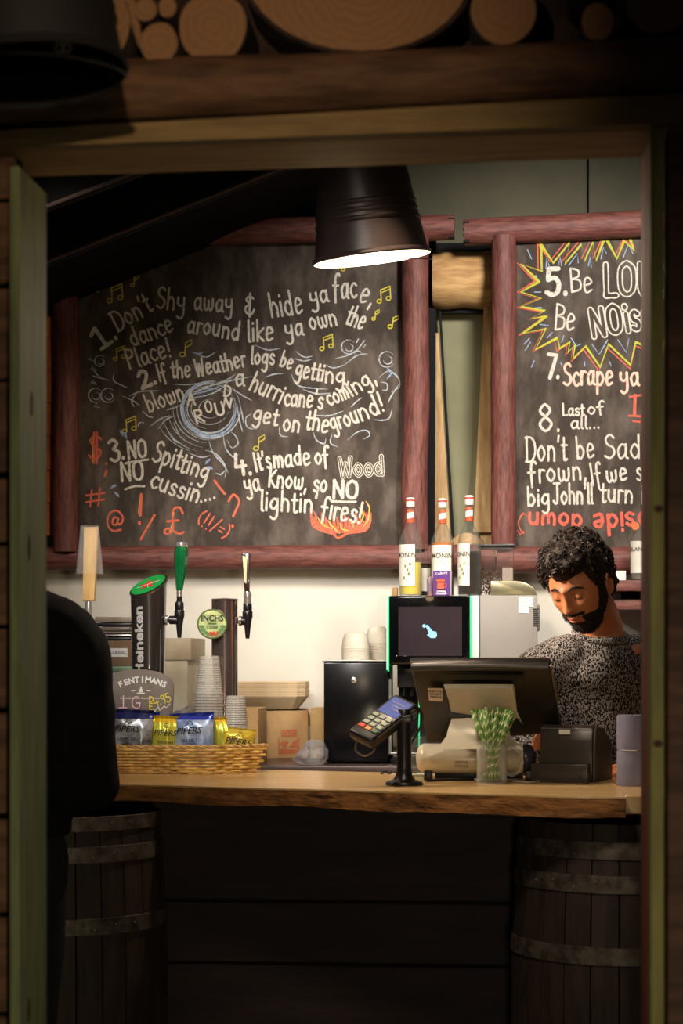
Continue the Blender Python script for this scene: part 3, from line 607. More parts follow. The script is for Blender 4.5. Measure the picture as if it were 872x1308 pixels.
# ------------------------------------------------------------------ window between the boards: pale log lintel, leaning boards, canvas pane, tan board
wn = thing('window_1', None, None, P(590, 700, 6.8), kind='structure')
obj('lintel_log', log_bm(P(553, 358, 6.78), P(660, 357, 6.78), S(36, 6.8), S(36, 6.8), 26, 14, .02, 41), m_palelog, wn)
def lean(x0t, x1t, yt, x0b, x1b, yb, Y, m, name, th=.03):
    b = BM(); slab(b, [P(x0b, yb, Y), P(x1b, yb, Y), P(x1t, yt, Y), P(x0t, yt, Y)], (0, th, 0), .003); return obj(name, b, m, wn)
b = BM(); q0, q1 = P(530, 716, 6.86), P(660, 320, 6.86); box(b, q0.x, q1.x, 6.86, 6.87, q0.z, q1.z); obj('canvas_pane', b, mat('olive_canvas', (136, 134, 104), .8, c2=(118, 116, 90), scale=3), wn, smooth=False)
lean(552, 560, 425, 551, 577, 712, 6.8, m_palewood, 'frame_board')
lean(618, 634, 385, 604, 628, 680, 6.76, m_palewood, 'frame_board')
lean(612, 636, 640, 614, 640, 715, 6.79, m_palewood, 'frame_board')
lean(560, 563, 396, 577, 581, 700, 6.79, m_black, 'gap_shade_strip')  # thin black slab stands in for a dark gap
lean(540, 557, 300, 540, 555, 714, 6.78, m_black, 'painted_gap_shade', .015)  # black slab stands in for the shaded gap beside the log
lean(558, 625, 389, 558, 625, 400, 6.795, m_black, 'painted_shade_band')  # black band paints the shade under the lintel log
lean(540, 640, 310, 540, 640, 324, 6.85, m_black, 'painted_shade_band')  # black band paints the dark below the top logs
b = BM(); c = P(596, 700, 6.78); lathe(b, [(0, -.004), (S(25, 6.78), -.004), (S(26, 6.78), 0), (S(25, 6.78), .004), (0, .004)], (c.x, 6.785, c.z - .02), (0, 1, 0), 32, sy=1.05); obj('round_tan_board', b, m_palewood, wn)
# ================================================================== BAR COUNTER
m_top = mat('lacquered_slab_top', (214, 180, 126), .3, c2=(184, 146, 94), scale=4, stretch=(1, 9, 9), bump=.06, bscale=30, coat=.3)
m_edge = mat('live_edge_bark', (184, 124, 70), .7, c2=(86, 54, 32), scale=9, stretch=(1, 5, 5), bump=.9, bscale=26, contrast=(.3, .7))
m_dplank = mat('dark_counter_plank', (46, 31, 31), .75, c2=(30, 20, 22), scale=4, stretch=(1, 6, 6), bump=.25, bscale=25)
fe = [(-60, 997), (60, 1000), (150, 1002), (240, 1004), (330, 1006.5), (430, 1009), (560, 1013), (650, 1015), (716, 1017), (799, 1018)]
fp = []
for i, (a, c) in enumerate(fe):
    fp.append(G(a, c, ZC))
xe = [fp[0] + (fp[-1] - fp[0]) * (i / 70) for i in range(71)]
def fy(x):
    for a, c in zip(fp, fp[1:]):
        if a.x <= x <= c.x: return a.y + (c.y - a.y) * (x - a.x) / (c.x - a.x)
    return fp[0].y if x < fp[0].x else fp[-1].y
ct = thing('bar_counter', 'long live-edge wooden bar counter with a glossy pale top and dark plank front', 'counter', (-.4, 5.2, 0))
bk = (Vector((fp[0].x, 5.975, ZC)), Vector((.72, 5.46, ZC)))
b = BM(); rows = []
for i in range(71):
    x = fp[0].x + (fp[-1].x - fp[0].x) * i / 70; y = fy(x) + .004 * noise.noise(Vector((x * 9, 0, 2)))
    by = bk[0].y + (bk[1].y - bk[0].y) * i / 70
    rows.append((x, y, by))
tv = [(b.verts.new((x, y, ZC)), b.verts.new((x, y, ZC - .004)), b.verts.new((x, by, ZC)), b.verts.new((x, by, ZC - .045))) for x, y, by in rows]
for a, c in zip(tv, tv[1:]):
    b.faces.new((a[0], c[0], c[2], a[2])); b.faces.new((a[1], c[1], c[0], a[0])); b.faces.new((a[2], c[2], c[3], a[3])); b.faces.new((a[3], c[3], c[1], a[1]))
for e in (tv[0], tv[-1]): b.faces.new((e[0], e[1], e[3], e[2]))
obj('counter_top', b, m_top, ct)
b = BM(); lv = []
for i in range(141):
    f = i / 140; x = fp[0].x + (fp[-1].x - fp[0].x) * f; y = fy(x) + .004 * noise.noise(Vector((x * 9, 0, 2)))
    col = []
    hgt = .036 + .010 * f + .006 * noise.noise(Vector((x * 5, 3, 0))) + .002 * noise.noise(Vector((x * 22, 3, 0)))
    for k in range(6):
        z = ZC - .0045 - hgt * k / 5; off = .003 + .010 * (k / 5) ** 2 + (.005 * noise.noise(Vector((x * 14, k * .7, 7))) if k else -.002)
        col.append(b.verts.new((x, y + off, z)))
    col.append(b.verts.new((x, y + .06, ZC - .0045 - hgt))); col.append(b.verts.new((x, y + .06, ZC - .0045))); lv.append(col)
for a, c in zip(lv, lv[1:]):
    for k in range(7): b.faces.new((a[k], c[k], c[k + 1], a[k + 1]))
    b.faces.new((a[7], c[7], c[0], a[0]))
b.faces.new(lv[0]); b.faces.new(lv[-1][::-1]); obj('live_edge', b, m_edge, ct)
# second length of top beyond the sawn end
b = BM(); box(b, fp[-1].x + .001, 1.5, fp[-1].y + .06, 5.46, ZC - .045, ZC, .003, 1); obj('counter_top', b, m_top, ct)
YP = 5.345
ps = [1052, 1152, 1232, 1330, 1430, 1520]
xa, xb = P(196, 1100, YP).x, P(668, 1100, YP).x
for i in range(len(ps) - 1):
    z1, z0 = P(430, ps[i], YP).z, P(430, ps[i + 1], YP).z
    if i == 0: z1 = ZC - .05
    if i == len(ps) - 2: z0 = .02
    obj('plank', plank_bm(xa - .5, xb + .75, YP, YP + .025, z0 + .003, z1 - .003, i + 3, .006), m_dplank, ct)
b = BM(); box(b, xa - .5, xb + .75, YP + .027, YP + .05, 0, ZC - .047); obj('back_panel', b, m_black, ct, smooth=False)
b = BM()
for x in (xa - .45, xb + .7): box(b, x, x + .06, YP + .06, YP + .12, 0, ZC - .047)
obj('post', b, m_dplank, ct, smooth=False)

# barrels under the counter
m_stave = mat('dark_barrel_stave', (58, 42, 36), .7, c2=(36, 26, 23), scale=6, stretch=(6, 6, 1), bump=.3, bscale=25)
m_hoop = mat('rusty_barrel_hoop', (104, 94, 86), .55, .4, c2=(62, 52, 46), scale=26, bump=.35, bscale=60, contrast=(.38, .62))
def barrel(pxc, Y, label, zt, hoops, rm=.285, rt=.245, h=.94):
    c = P(pxc, 1100, Y); t = thing('barrel', label, 'barrel', (c.x, Y, 0))
    def rad(z): u = (z / zt - .5) * 2; return rm - (rm - rt) * abs(u) ** 2.2
    n = 26
    for k in range(n):
        a0, a1 = 2 * math.pi * (k + .03) / n, 2 * math.pi * (k + .97) / n; b = BM(); L_ = []
        for i in range(9):
            z = zt * i / 8; r = rad(z); row = []
            for a, rr in ((a0, r), ((a0 + a1) / 2, r * 1.004), (a1, r), (a1, r - .022), (a0, r - .022)):
                row.append(b.verts.new((c.x + rr * math.cos(a), Y + rr * math.sin(a), z)))
            L_.append(row)
        for p, q in zip(L_, L_[1:]):
            for j in range(5): b.faces.new((p[j], p[(j + 1) % 5], q[(j + 1) % 5], q[j]))
        b.faces.new(L_[0]); b.faces.new(L_[-1]); obj('stave', b, m_stave, t)
    b = BM(); lathe(b, [(0, zt - .03), (rt - .022, zt - .03), (rt - .022, zt - .05), (0, zt - .05)], (c.x, Y, 0), seg=32); obj('barrel_head', b, m_stave, t)
    for z, wd in hoops:
        b = BM(); r0, r1 = rad(z - wd / 2) + .001, rad(z + wd / 2) + .001
        lathe(b, [(r0, z - wd / 2), (r0 + .003, z - wd / 2 + .001), (r1 + .003, z + wd / 2 - .001), (r1, z + wd / 2)], (c.x, Y, 0), seg=64, closed=True)
        hp = obj('hoop', b, m_hoop, t); b = BM()
        for k in range(10):
            a = -math.pi / 2 + (k - 4.5) * .21; rr = (r0 + r1) / 2 + .003; ball(b, (c.x + rr * math.cos(a), Y + rr * math.sin(a), z + .008 * math.sin(k * 2.4)), .0028, 6, 4)
        if z > .7: obj('rivet', b, chrome, hp)
        else: b.free()
    return t
zt = P(790, 1046, 4.96).z
def hz(py, Y=4.90): return P(790, py, Y).z
hs = [(hz(1081), .042), (hz(1123), .042), (hz(1212), .042), (zt - hz(1212) + .0, .042), (.1, .042), (.03, .042)]
br = barrel(800, 5.04, 'dark oak barrel with three rusty hoops under the right end of the counter', zt, hs, .283, .262)
bl = barrel(76, 5.06, 'dark barrel in the shadow behind the standing customer, under the left end', zt, [(hz(1055), .036), (hz(1094), .04), (hz(1186), .04), (zt - hz(1186), .04), (.1, .04), (.03, .036)], .272, .25)

# ================================================================== BACK WORKTOP
m_work = mat('dark_brown_worktop', (84, 66, 60), .35, c2=(68, 52, 48), scale=6, stretch=(1, 6, 1))
b = BM(); xw0, xw1 = -1.75, 1.5; ZB = 1.062; YBK = 6.0
wt = thing('back_worktop', 'dark brown worktop along the white wall behind the counter', 'worktop', (-.1, 6.35, 0))
box(b, xw0, xw1, YBK, YW - .004, ZB - .022, ZB, .003, 2); obj('work_surface', b, m_work, wt)
b = BM(); box(b, xw0 + .03, xw1 - .03, YBK + .04, YBK + .06, .08, ZB - .022); box(b, xw0 + .03, xw0 + .05, YBK + .06, YW - .01, 0, ZB - .022); box(b, xw1 - .05, xw1 - .03, YBK + .06, YW - .01, 0, ZB - .022)
obj('cabinet_front', b, m_dplank, wt, smooth=False)

# ================================================================== PENDANT BUCKET LAMPS
m_bucket = mat('dark_bronze_bucket', (62, 50, 45), .4, .35, c2=(50, 40, 36), scale=6)
m_inner = mat('white_bucket_lining', (238, 230, 210), .5)
def bucket_lamp(label, c, r, h, tilt=(0, 0), seed=0, emit=True, cord=1.0, rtop=.72, shade=None, lining=None):
    """c = centre of the rim; the bucket hangs mouth down"""
    t = thing('pendant_lamp', label, 'pendant lamp', c)
    ax = Vector((tilt[0], tilt[1], 1)).normalized()
    prof = [(r * 1.01, 0), (r * 1.035, .004), (r * 1.02, .010), (r * .985, .014)]
    def rr(z): return r * (1 - (1 - rtop) * z / h) * .985
    for zc in (.26, .32, .38):
        z = h * zc; prof += [(rr(z - .007), z - .007), (rr(z) + .0035, z - .0025), (rr(z) + .0035, z + .0025), (rr(z + .007), z + .007)]
    prof += [(rr(h * .9), h * .9), (rr(h), h), (rr(h) * .98, h + .004), (0, h + .004)]
    b = BM(); lathe(b, prof, c, ax, 56); obj('bucket_shade', b, shade or m_bucket, t)
    b = BM(); lathe(b, [(r * 1.008, .0005), (rr(0) - .003, .012), (rr(h) - .004, h - .004), (0, h - .004)], c, ax, 48); obj('shade_lining', b, lining or m_inner, t)
    # wire handle hanging below the rim, with its knot
    u = Vector((1, 0, 0)); v = ax.cross(u).normalized(); b = BM(); pts = []
    for k in range(25):
        a = math.pi * k / 24; p = Vector(c) + u * (r * 1.03 * math.cos(a)) - v * (r * .93 * math.sin(a)) * 1 - ax * (.003 + .008 * math.sin(a)); pts.append(p)
    tube(b, pts, .0016, 6)
    kx = Vector(c) + u * r * .5 - v * r * .86 - ax * .004
    for k in range(2): lathe(b, [(.006 + .0012 * math.cos(a), .0012 * math.sin(a)) for a in [2 * math.pi * i / 6 for i in range(6)]], kx + Vector((k * .010, 0, .002)), (0, 1, .3), 14, True)
    obj('wire_handle', b, black_plastic, t)
    b = BM(); top = Vector(c) + ax * (h + .004); lathe(b, [(0, 0), (.022, 0), (.02, .03), (.006, .04), (.006, .05), (0, .05)], top, ax, 16); tube(b, [top + ax * .04, Vector((top.x, top.y, top.z + .045 + cord))], .004, 8); obj('cord', b, black_plastic, t)
    if emit:
        bc = Vector(c) + ax * .055
        b = BM(); ball(b, bc, (.03, .03, .036), 20, 12); lathe(b, [(.014, .03), (.014, .07), (.02, .07), (.02, h - .01), (0, h - .01)], bc, ax, 16)
        obj('bulb', b, mat('glowing_bulb', (255, 240, 210), .5, emit=(255, 214, 160), estr=9), t)
        light('pendant_bulb', 'POINT', bc - ax * .025, (0, 0, 0), 56, WARM, .03)
    return t
cL = P(475, 331, 5.25); rL = S(74, 5.25)
bucket_lamp('dark ribbed bucket pendant lamp with white lining over the middle of the counter', cL, rL, .36, (-.11, -.10), cord=3.42 - cL.z - .36 - .05, rtop=.66)
cN = P(38, 98, 2.95); cN.x -= .0
bucket_lamp('black bucket lamp hanging in front of the log wall at the upper left', cN, S(125, 2.95), .30, (-.10, .05), emit=False, cord=.6, rtop=.8, shade=mat('matt_black_bucket', (20, 18, 18), .7), lining=mat('black_bucket_inside', (12, 11, 12), .8))
# ================================================================== BEER TAPS
m_hk = mat('dark_tower_enamel', (44, 38, 36), .25, c2=(36, 31, 30), coat=.5)
m_hgreen = mat('green_enamel', (30, 150, 70), .35, c2=(24, 132, 60))
m_greentr = mat('translucent_green_handle', (20, 110, 58), .18, c2=(14, 84, 44), coat=.8, scale=12)
m_letter = mat('grey_lettering', (176, 172, 168), .5)
m_star = mat('red_star', (206, 48, 36), .5)
def frm(px, py, Y): return P(px, py, Y)
YT = 5.87
c = P(190, 900, YT); c.z = ZC
t = thing('beer_tap', 'black slanted-top beer tower with grey vertical lettering, red star and green tap handle', 'beer tap', c)
def Z(py, Y): return P(436, py, Y).z
rb, rt_ = S(18.5, YT), S(23.5, YT); ztop_f, ztop_b = Z(772, YT), Z(738, YT)
lx = P(190, 750, YT).x - c.x; b = BM(); n = 40; rg = []
for i in range(13):
    f = i / 12; ring = []
    for k in range(n):
        a = 2 * math.pi * k / n; dx, dy = math.cos(a), math.sin(a); r = rb + (rt_ - rb) * f ** 1.2
        zt_ = (Z(748, YT) + dy * .027 + dx * .018)
        ring.append(b.verts.new((c.x + dx * r, c.y + dy * r, ZC + (zt_ - ZC) * f)))
    rg.append(ring)
for p, q in zip(rg, rg[1:]):
    for k in range(n): b.faces.new((p[k], p[(k + 1) % n], q[(k + 1) % n], q[k]))
b.faces.new(rg[0]); top = [v.co.copy() for v in rg[-1]]; b.faces.new(rg[-1])
obj('tower', b, m_hk, t)
cc = sum(top, Vector()) / n; nrm = (top[10] - top[0]).cross(top[20] - top[0]).normalized(); nrm = nrm if nrm.z > 0 else -nrm
b = BM(); o1 = [b.verts.new(cc + (p - cc) * 1.03 - nrm * .003) for p in top]; o2 = [b.verts.new(cc + (p - cc) * 1.04 + nrm * .003) for p in top]; o3 = [b.verts.new(cc + (p - cc) * .95 + nrm * .004) for p in top]
for p, q in ((o1, o2), (o2, o3)):
    for k in range(n): b.faces.new((p[k], p[(k + 1) % n], q[(k + 1) % n], q[k]))
b.faces.new(o1); b.faces.new(o3); obj('rim_ring', b, steel, t)
b = BM(); b.faces.new([b.verts.new(cc + (p - cc) * .93 + nrm * .0052) for p in top]); dsk = obj('green_disc', b, m_hgreen, t, smooth=False)
ux = Vector((1, 0, 0)); ux = (ux - nrm * ux.dot(nrm)).normalized(); uy = nrm.cross(ux)
b = BM(); st = [cc + nrm * .0062 + (ux * math.sin(math.pi * k / 5) + uy * math.cos(math.pi * k / 5)) * (.033 if k % 2 == 0 else .0135) for k in range(10)]
ctr = b.verts.new(cc + nrm * .0066); sv = [b.verts.new(p) for p in st]
for k in range(10): b.faces.new((sv[k], sv[(k + 1) % 10], ctr))
obj('star', b, m_star, dsk, smooth=False)
b = BM(); tube(b, [cc + nrm * .0068 - ux * .034 - uy * .006, cc + nrm * .0068 + ux * .036 + uy * .004], .0006, 5); tube(b, [cc + nrm * .0068 - uy * .004, cc + nrm * .0068 - uy * .026 + ux * .004], .0009, 5); obj('highlight_lines', b, white_print, dsk)
# vertical word wrapped on the tower, reading upwards
def wrap_text(name, s, m, parent, c, r_of, z0, size, ang, tall=1.0, bold=.0, off=.0006, axis_up=True):
    cu = bpy.data.curves.new('txt', 'FONT'); cu.body = s; cu.size = size; cu.align_x = 'LEFT'; cu.align_y = 'CENTER'; cu.offset = bold; cu.resolution_u = 3
    to = bpy.data.objects.new('txt', cu); me = bpy.data.meshes.new_from_object(to); bpy.data.objects.remove(to); bpy.data.curves.remove(cu); me.materials.clear()
    bm = BM(); bm.from_mesh(me); bmesh.ops.subdivide_edges(bm, edges=[e for e in bm.edges if e.calc_length() > size * .15], cuts=2)
    for v in bm.verts:
        x, y = v.co.x * tall, v.co.y
        if axis_up: z = z0 + x; a = ang - 0 + (-y) / r_of(z) ; 
        else: z = z0 + y; a = ang + x / r_of(z)
        r = r_of(z) + off; v.co = Vector((c[0] + r * math.sin(a), c[1] - r * math.cos(a), z))
    for f in bm.faces:
        f.normal_update(); q = f.calc_center_median()
        if f.normal.dot(Vector((q.x - c[0], q.y - c[1], 0))) < 0: f.normal_flip()
    return obj(name, bm, m, parent, smooth=False, recalc=False)
def rt_of(z): f = max(0, min(1, (z - ZC) / (Z(748, YT) - .031 - ZC))); return rb + (rt_ - rb) * f ** 1.2
wrap_text('vertical_lettering', 'Heineken', m_letter, t, (c.x, c.y), rt_of, Z(864, YT), .040, -.42, tall=1.32, bold=.0012)
b = BM(); wp = [(c.x + (rt_of(ZC + z) + .001) * math.sin(.9), c.y - (rt_of(ZC + z) + .001) * math.cos(.9), ZC + z) for z in (.02, .15, .3, .4)]; tube(b, wp, .0012, 5)
wp = [(c.x + (rt_of(ZC + z) + .001) * math.sin(-1.2), c.y - (rt_of(ZC + z) + .001) * math.cos(-1.2), ZC + z) for z in (.02, .15, .3, .4)]; tube(b, wp, .0012, 5); obj('side_lines', b, steel, t)
def tap(t, px, py, Y, hp, hm, hname, from_x, tilt=0):
    """faucet with its spout at px; hp = handle profile"""
    q = P(px, py, Y); prt = BM()
    lathe(prt, [(0, -.052), (.0055, -.052), (.0065, -.046), (.009, -.020), (.0115, -.004), (.0135, .006), (.0150, .010), (.0150, .026), (.0125, .030), (.0135, .034), (.0125, .050), (.008, .056), (.008, .070), (0, .070)], q, (tilt, 0, 1), 20)
    a = Vector((from_x, q.y, q.z)); tube(prt, [a, a.lerp(q, .35), a.lerp(q, .4), a.lerp(q, .8), q], [.008, .008, .0125, .0125, .010], 16)
    tp = obj('tap', prt, satin_black, t)
    b = BM(); lathe(b, [(0, 0), (.0135, 0), (.015, .004), (.0135, .008), (0, .008)], a.lerp(q, .12), (1, 0, 0), 18); obj('tap_collar', b, chrome, tp)
    return q
q = tap(t, 229, 792, YT - .01, None, None, '', P(209, 790, YT).x)
b = BM(); h0 = q + Vector((0, 0, .068)); lathe(b, [(0, 0), (.008, 0), (.009, .012), (.0085, .018)], h0, (.04, 0, 1), 16); hh = obj('handle_collar', b, chrome, t)
b = BM(); lathe(b, [(.0095, 0), (.0135, .03), (.0185, .07), (.0210, .10), (.0205, .118), (.018, .128)], h0 + Vector((0, 0, .018)), (.05, 0, 1), 8); obj('green_handle', b, m_greentr, t, smooth=False)
b = BM(); lathe(b, [(.0180, 0), (.0195, .004), (.0180, .012), (.012, .016), (0, .017)], h0 + Vector((.0062, 0, .144)), (.05, 0, 1), 16); obj('handle_cap', b, chrome, t)

# cider tower: chrome column with a round badge and a dark tap
YI = 5.86; c = P(287, 900, YI); c.z = ZC; r = S(17.0, YI); zt = Z(765, YI)
t = thing('beer_tap', 'chrome column beer tower with round green cider badge and tall dark tap handle', 'beer tap', c)
b = BM(); lathe(b, [(0, 0), (r * 1.5, 0), (r * 1.5, .008), (r * 1.05, .014), (r, .02), (r, zt - ZC - .006), (r * 1.04, zt - ZC - .005), (r * 1.04, zt - ZC - .001), (r * .95, zt - ZC + .001), (0, zt - ZC + .003)], c, seg=48)
mir = mat('dark_mirror_chrome', (190, 172, 164), .14, .9, c2=(170, 148, 140), coat=.5, scale=3)
obj('column', b, mir, t)
bc = P(271, 797, YI - .055); rbdg = S(19.5, bc.y)
b = BM(); lathe(b, [(0, 0), (rbdg * .96, 0), (rbdg, .003), (rbdg, .012), (0, .012)], bc, (-.12, 1, 0), 48); lathe(b, [(0, .0), (.012, 0), (.012, .05), (0, .05)], bc + Vector((.006, .01, 0)), (.3, 1, 0), 16); bd = obj('badge', b, mat('badge_rim_green', (96, 112, 60), .35), t)
bn = Vector((.12, -1, 0)).normalized(); bx = Vector((1, .12, 0)).normalized()
bx = Vector((0, 0, 1)).cross(bn) * -1; bx = bx if bx.x > 0 else -bx
face = mat('badge_face_cream', (196, 200, 140), .5, c2=(150, 168, 100), scale=30)
b = BM(); b.faces.new([b.verts.new(bc + bn * .0012 + bx * rbdg * .88 * math.cos(a) + Vector((0, 0, 1)) * rbdg * .88 * math.sin(a)) for a in [2 * math.pi * k / 40 for k in range(40)]]); obj('badge_face', b, face, bd, smooth=False)
o = bc + bn * .002
text('badge_lettering', 'INCHS', mat('dark_green_print', (40, 44, 26), .6), bd, o + Vector((0, 0, rbdg * .36)), bx, Z1, .0245, bold=.0009, sx=.9)
text('badge_lettering', 'MEDIUM', mat('dark_green_print', (40, 44, 26), .6), bd, o + Vector((0, 0, rbdg * .02)), bx, Z1, .006, bold=.0002)
text('badge_lettering', 'CIDER', mat('mid_green_print', (70, 90, 50), .6), bd, o + Vector((0, 0, -rbdg * .24)), bx, Z1, .0115, bold=.0003)
b = BM(); 
for k, (dx, dz, rr) in enumerate(((-.1, -.62, .12), (.1, -.62, .12), (.32, -.62, .1), (0, -.74, .1))):
    cc_ = o + bx * rbdg * dx + Vector((0, 0, rbdg * dz)); b.faces.new([b.verts.new(cc_ + bx * rbdg * rr * math.cos(a) + Vector((0, 0, 1)) * rbdg * rr * math.sin(a)) for a in [2 * math.pi * j / 12 for j in range(12)]])
obj('apple_print', b, red_print, bd, smooth=False)
b = BM()
for k in range(9):
    a = math.pi * (1.08 + .105 * k); cc_ = o + (bx * math.cos(a) + Vector((0, 0, 1)) * math.sin(a)) * rbdg * .72 - bn * .0004; b.faces.new([b.verts.new(cc_ + bx * rbdg * .13 * math.cos(u + a) * 1.5 + Vector((0, 0, 1)) * rbdg * .12 * math.sin(u + a)) for u in [2 * math.pi * j / 7 for j in range(7)]])
obj('leaf_print', b, mat('leaf_green_print', (92, 130, 74), .6), bd, smooth=False)
q = tap(t, 316, 793, YI, None, None, '', c.x + r * .98, .0)
b = BM(); lathe(b, [(0, 0), (.011, 0), (.0125, .006), (.0105, .02), (.0125, .03), (.009, .04), (0, .04)], q + Vector((0, 0, .045)), seg=18); obj('handle_collar', b, chrome, t)
b = BM(); zb, ztp = q.z + .082, Z(706, YI); xx = q.x - .001
slab(b, [(xx - .007, YI - .009, zb), (xx + .0075, YI - .009, zb), (xx + .0095, YI - .009, ztp), (xx - .016, YI - .009, ztp)], (0, .018, 0), .003); hd = obj('tap_handle', b, mat('dark_brown_handle', (58, 38, 34), .25, coat=.6), t)
b = BM(); slab(b, [(xx - .0065, YI - .0098, zb + .03), (xx - .001, YI - .0098, zb + .025), (xx + .0005, YI - .0098, ztp - .012), (xx - .0125, YI - .0098, ztp - .008)], (0, .0006, 0)); obj('handle_label', b, mat('cream_handle_label', (214, 206, 160), .6, c2=(120, 130, 70), scale=160, contrast=(.2, .4)), hd, smooth=False)

# left tap: wooden handle, chrome faucet; a clear cup hangs upside down on it
YL = 5.80; c = P(112, 900, YL); c.z = ZC
t = thing('beer_tap', 'wood-handled chrome tap at the left, half hidden by the customer', 'beer tap', c)
b = BM(); lathe(b, [(0, 0), (.03, 0), (.03, .008), (.014, .02), (.014, .20), (0, .20)], c, seg=24); q = P(113, 790, YL); tube(b, [(c.x, YL, ZC + .19), (q.x, YL, q.z - .03), (q.x, YL, q.z + .01)], [.014, .012, .010], 16); lathe(b, [(0, 0), (.010, 0), (.012, .03), (.0085, .048), (0, .052)], q, seg=18); obj('chrome_faucet', b, chrome, t)
b = BM(); zt = Z(672, YL); z0 = Z(767, YL); x0_, x1_ = P(106, 740, YL).x, P(121, 740, YL).x
slab(b, [(x0_, YL - .010, z0), (x1_, YL - .010, z0), (x1_ + .011, YL - .010, zt), (x0_ + .004, YL - .010, zt)], (0, .02, 0), .002); obj('wooden_handle', b, mat('pale_wooden_handle', (214, 178, 118), .6, c2=(188, 148, 92), scale=6, stretch=(9, 9, 1)), t)
def ribbed_cup(name, label, c, r_mouth, r_base, h, m, up=True, nrib=10, group=None, wall=.0008, rib0=.15, rib1=.85, rimw=.0022):
    pr = [(0, .001), (r_base * .8, .001), (r_base, 0)]
    for k in range(nrib):
        f0 = rib0 + (rib1 - rib0) * k / nrib; f1 = rib0 + (rib1 - rib0) * (k + .5) / nrib
        pr += [(r_base + (r_mouth - r_base) * f0, h * f0), (r_base + (r_mouth - r_base) * f1 + .0014, h * f1)]
    pr += [(r_mouth, h - rimw), (r_mouth + rimw, h - rimw * .5), (r_mouth + rimw, h), (r_mouth - .0005, h)]
    inner = [(r_mouth - wall, h * .96), (r_base - wall, h * .03), (0, h * .03)]
    b = BM(); pr2 = pr + inner
    if not up: pr2 = [(r, h - z) for r, z in pr2]
    lathe(b, pr2, c, seg=28); o = obj(name, b, m, origin=c); return tag(o, label, 'cup', group)
q = P(115, 733, YL); zb = q.z
ribbed_cup('plastic_cup', 'clear plastic pint cup turned upside down over the wooden tap handle', (q.x - .001, YL, zb), S(17.5, YL), S(12, YL), Z(670, YL) - zb, cup_plastic, False, 4, rib0=.55, rib1=.95, wall=.0006)

# ================================================================== CUP STACKS
YC = 5.785; gl = 'frosted plastic cups in the left stack'
lc = P(267, 985, YC)
n1, stp = 16, .0112; hcup = .088; zr = Z(886, YC)
z0 = zr - hcup - stp * (n1 - 1)
first = None; cz = ZC
stp = (zr - hcup - ZC) / (n1 - 1)
for k in range(n1):
    if not first: first = ribbed_cup('plastic_cup', 'frosted plastic cup in the wide upright stack beside the chrome column', (lc.x, YC, cz), S(18.5, YC), S(15, YC), hcup, ribbed_plastic, True, 3, gl)
    else:
        cpy = first.copy(); COL.objects.link(cpy); cpy.location = (lc.x + random.uniform(-.0006, .0006), YC, ZC + stp * k)
    if k == n1 - 1: cpy['label'] = 'topmost frosted cup of the wide upright stack, carrying the upside-down ribbed cup'
o_ = ribbed_cup('plastic_cup', 'tapering ribbed frosted cup upside down on top of the wide cup stack', (lc.x + .001, YC, zr + .0005), S(17.2, YC), S(12.0, YC), Z(838, YC) - zr, ribbed_plastic, False, 15, None, rib0=.05, rib1=.95)
rc = P(301, 985, YC + .01); n2 = 11; first = None
zt2 = Z(889, YC); hc2 = zt2 - Z(925, YC); stp = (zt2 - hc2 - ZC) / (n2 - 1)
for k in range(n2):
    if not first: first = ribbed_cup('plastic_cup', 'small frosted cup turned mouth down in the lower stack right of the wide one', (rc.x, rc.y, ZC), S(14.8, YC), S(11.6, YC), hc2, ribbed_plastic, False, 11, 'small frosted cups in the right stack', rib0=.05, rib1=.95)
    else:
        cpy = first.copy(); COL.objects.link(cpy); cpy.location = (rc.x, rc.y, ZC + stp * k)
    if k == n2 - 1: cpy['label'] = 'topmost small ribbed cup, mouth down, of the lower right stack'

# ================================================================== CHALK SIGN
YG = 5.735; a0 = P(130, 925, YG); a1 = P(222, 925, YG); cx_ = (a0.x + a1.x) / 2; wd = (a1.x - a0.x) / 2
t = thing('chalk_sign', 'small dark arched chalk sign with white lettering and a yellow price', 'sign', (cx_, YG, ZC))
out = []; zt = Z(855, YG); zsh = Z(880, YG)
for k in range(15):
    a = math.pi * k / 14; out.append((cx_ + wd * 1.0 * math.cos(a) * (1 if k not in (0, 14) else 1), zsh + (zt - zsh) * math.sin(a) ** .8))
out = [(cx_ - wd * .86, ZC)] + out[::-1] + [(cx_ + wd * .86, ZC)]
b = BM(); slab(b, [(x, YG, z) for x, z in out], (0, .008, 0), .001); obj('sign_board', b, mat('slate_board', (104, 94, 86), .7, c2=(84, 74, 68), scale=9), t)
def arch_text(s, m, parent, cx, cz, rad, size, span, Y):
    for k, ch in enumerate(s):
        a = (k / (len(s) - 1) - .5) * span; u = (math.cos(a), 0, -math.sin(a)); v = (math.sin(a), 0, math.cos(a))
        text('sign_letter', ch, m, parent, (cx + rad * math.sin(a), Y, cz + rad * math.cos(a) - rad), u, v, size, bold=.0009)
q = P(182, 872, YG); arch_text('FENTIMANS', white_print, t, q.x, q.z + .008, .15, .0235, .86, YG - .0006)
q = P(180, 882, YG); b = BM(); box(b, q.x - .006, q.x + .006, YG - .001, YG - .0002, q.z - .005, q.z + .004); box(b, q.x - .011, q.x + .011, YG - .001, YG - .0002, q.z - .010, q.z - .006); box(b, q.x - .002, q.x + .003, YG - .001, YG - .0002, q.z + .004, q.z + .011)
box(b, q.x - .028, q.x - .017, YG - .001, YG - .0002, q.z - .002, q.z + .001); box(b, q.x + .017, q.x + .028, YG - .001, YG - .0002, q.z - .002, q.z + .001); obj('crest_print', b, white_print, t)
q = P(179, 890, YG); text('sign_line', 'Botanically Brewed  Beautifully Crafted', white_print, t, (q.x, YG - .0006, q.z - .004), X1, Z1, .0072)
